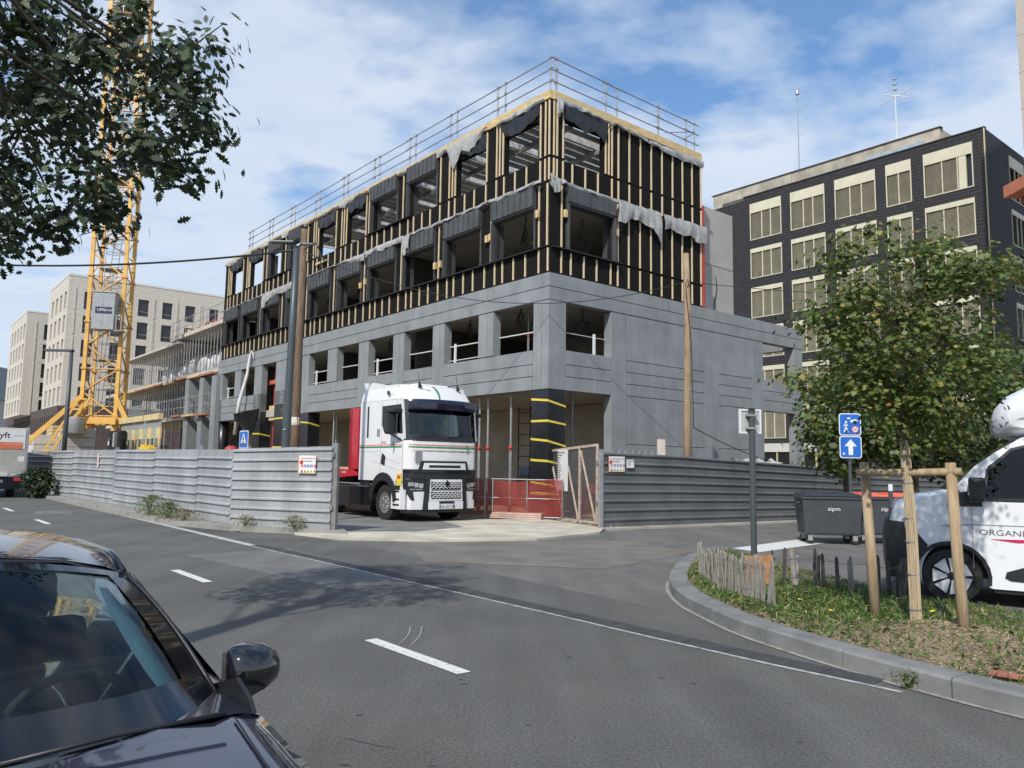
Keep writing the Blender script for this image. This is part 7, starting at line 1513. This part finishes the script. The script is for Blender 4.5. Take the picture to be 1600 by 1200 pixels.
# chestnut paling fences
pkm = M('picket_grey', (.20,.18,.16), .88, var=0, col2=(.36,.33,.29), vs=5, stretch=(8,8,1), bump=.4, bs=30); pkd = M('picket_dark', (.07,.065,.06), .9, var=.3, vs=5, stretch=(8,8,1), bump=.4, bs=30)
def pickets(name, label, pts, step, h0, h1, mat_sel, seed, leanmax=.10, hv=.06):
    r = random.Random(seed); t = thing(name, label, 'fence', (pts[0][0], pts[0][1], .12)); o = Vector((pts[0][0], pts[0][1])); P = catmull(pts, 8); d_ = 0; h = h0; n = 0; ntot = sum((b-a).length for a, b in zip(P, P[1:]))/step
    tops = []
    for a, b in zip(P, P[1:]):
        L = (b-a).length; d_ += L
        while d_ >= step:
            d_ -= step*r.uniform(.8,1.2); q = a.lerp(b, r.random())-o; h = h0+(h1-h0)*n/max(1,ntot); w = r.uniform(.014,.024); th = .008; hh = h+r.uniform(-hv,hv); lx, ly_ = r.uniform(-leanmax,leanmax), r.uniform(-leanmax,leanmax)*.6
            dr_ = (b-a).normalized(); nn = Vector((-dr_.y, dr_.x)); mbp = MB(); ring2 = []
            for z, k in ((0,1),(hh*.5,1.05),(hh*.93,.95),(hh,.35)):
                c = Vector((q.x+lx*z, q.y+ly_*z)); ring2.append([(c.x-dr_.x*w*k-nn.x*th, c.y-dr_.y*w*k-nn.y*th, z),(c.x+dr_.x*w*k-nn.x*th, c.y+dr_.y*w*k-nn.y*th, z),(c.x+dr_.x*w*k+nn.x*th, c.y+dr_.y*w*k+nn.y*th, z),(c.x-dr_.x*w*k+nn.x*th, c.y-dr_.y*w*k+nn.y*th, z)])
            mbp.loft(ring2).build('picket', mat_sel(r), t); tops.append(Vector((q.x+lx*hh*.7, q.y+ly_*hh*.7, 0))); n += 1
    for zz in (.16,.40):
        MB().path([(p.x, p.y-.012, zz*h/.5+.01*math.sin(i*1.9)) for i, p in enumerate(tops)], .0035, 4).build('wire', steel_d, t)
    return t
pickets('picket_fence', 'close-set weathered chestnut picket fence following the kerb at the island tip', [(2.88,12.0),(2.62,10.8),(2.56,9.8),(2.63,9.0),(2.80,8.35)],   .062, .36, .54, lambda r: pkm, 3)
pickets('picket_fence', 'open dark chestnut picket fence across the island behind the grass', [(3.10,10.0),(3.6,9.95),(4.1,9.5),(4.55,9.0)], .115, .48, .48, lambda r: pkd if r.random() < .5 else pkm, 4, .05)
wb_ = thing('leaning_board', 'orange-brown wooden board standing between the two picket fences', 'board', (3.05,9.7,.12), -.25)
MB().prism([(-.15,0),(.15,.02),(.18,.46),(-.16,.43)], -.012, .012, 'y').build('board', M('orange_board', (.36,.17,.07), .8, var=.25, vs=8), wb_)
pz = thing('leaning_post', 'broken dark fence post leaning at the right end of the open picket fence', 'post', (4.45,9.0,.12), 0); MB().bar((0,0,0), (.10,.1,.50), .07, .03).bar((-.12,.15,.1), (.12,.08,.42), .03, .015).build('post', pkd, pz)
# weeds against the left hoarding and kerb
def tuft(name, label, x, y, z, n, rad, h, mats, p, seed, group=None, shape=blade, ls=.10, thick=.8):
    g = np.random.default_rng(seed); t = thing(name, label, 'plant', (x, y, z), 0, group); C = np.zeros((n,3)); C[:,2] = h*g.random(n)**.8; k = rad*(.35+.65*np.sin(np.pi*np.clip(C[:,2]/h,.1,.95))); C[:,0] = g.normal(size=n)*k*.6; C[:,1] = g.normal(size=n)*k*.45
    cloud('leaves', C, ls*g.uniform(.5,1.2,n), shape, mats, g.choice(len(mats), size=n, p=p), t, up=-.2, seed=seed)
    st_ = MB()
    for i in range(10): a = g.random()*6.3; st_.path([(0,0,0),(rad*.3*math.cos(a),rad*.3*math.sin(a),h*.5),(rad*.6*math.cos(a),rad*.6*math.sin(a),h*.92)], .006, 4, rr=[.007,.005,.002])
    tag(st_.build('stem', gm2, t), kind='stuff')
gy_ = M('weed_yellow', (.22,.23,.05), .6, var=.3, vs=5, trans=.3); gb_ = M('weed_brown', (.18,.12,.07), .8, var=.3, vs=5)
tuft('weed', 'yellow-green flowering weed at the foot of the left hoarding, left of its neighbour', -9.9,21.7,.05, 900,.42,.62, [gm1,gy_,gm2], [.45,.35,.2], 41)
tuft('weed', 'grey-green bushy weed at the foot of the left hoarding, beside the yellow one', -9.0,20.7,.05, 800,.36,.48, [gm1,gm2,gy_], [.5,.35,.15], 42)
tuft('weed', 'dried brown weed on the verge right of the green weeds', -8.25,19.9,.05, 420,.38,.36, [gb_,gm3,gm1], [.5,.3,.2], 43)
tuft('weed', 'small dry weed tuft under the safety poster', -4.9,17.9,.12, 260,.30,.30, [gm3,gb_,gm1], [.5,.2,.3], 44)
tuft('weed', 'thin dry stalks on the verge under the middle of the last pale panel', -6.2,18.4,.12, 160,.3,.26, [gm3,gb_], [.6,.4], 45)
tuft('weed', 'tiny weed growing from the island kerb foot at lower right', 2.98,5.98,.0, 120,.13,.14, [gm3,gm1], [.5,.5], 46, ls=.05)
tuft('bush', 'dark green bush growing in shade at the far end of the left hoarding', -19.55,32.4,.05, 2200,.5,1.2, [ld_,ok2], [.6,.4], 47, shape=simple, ls=.16)
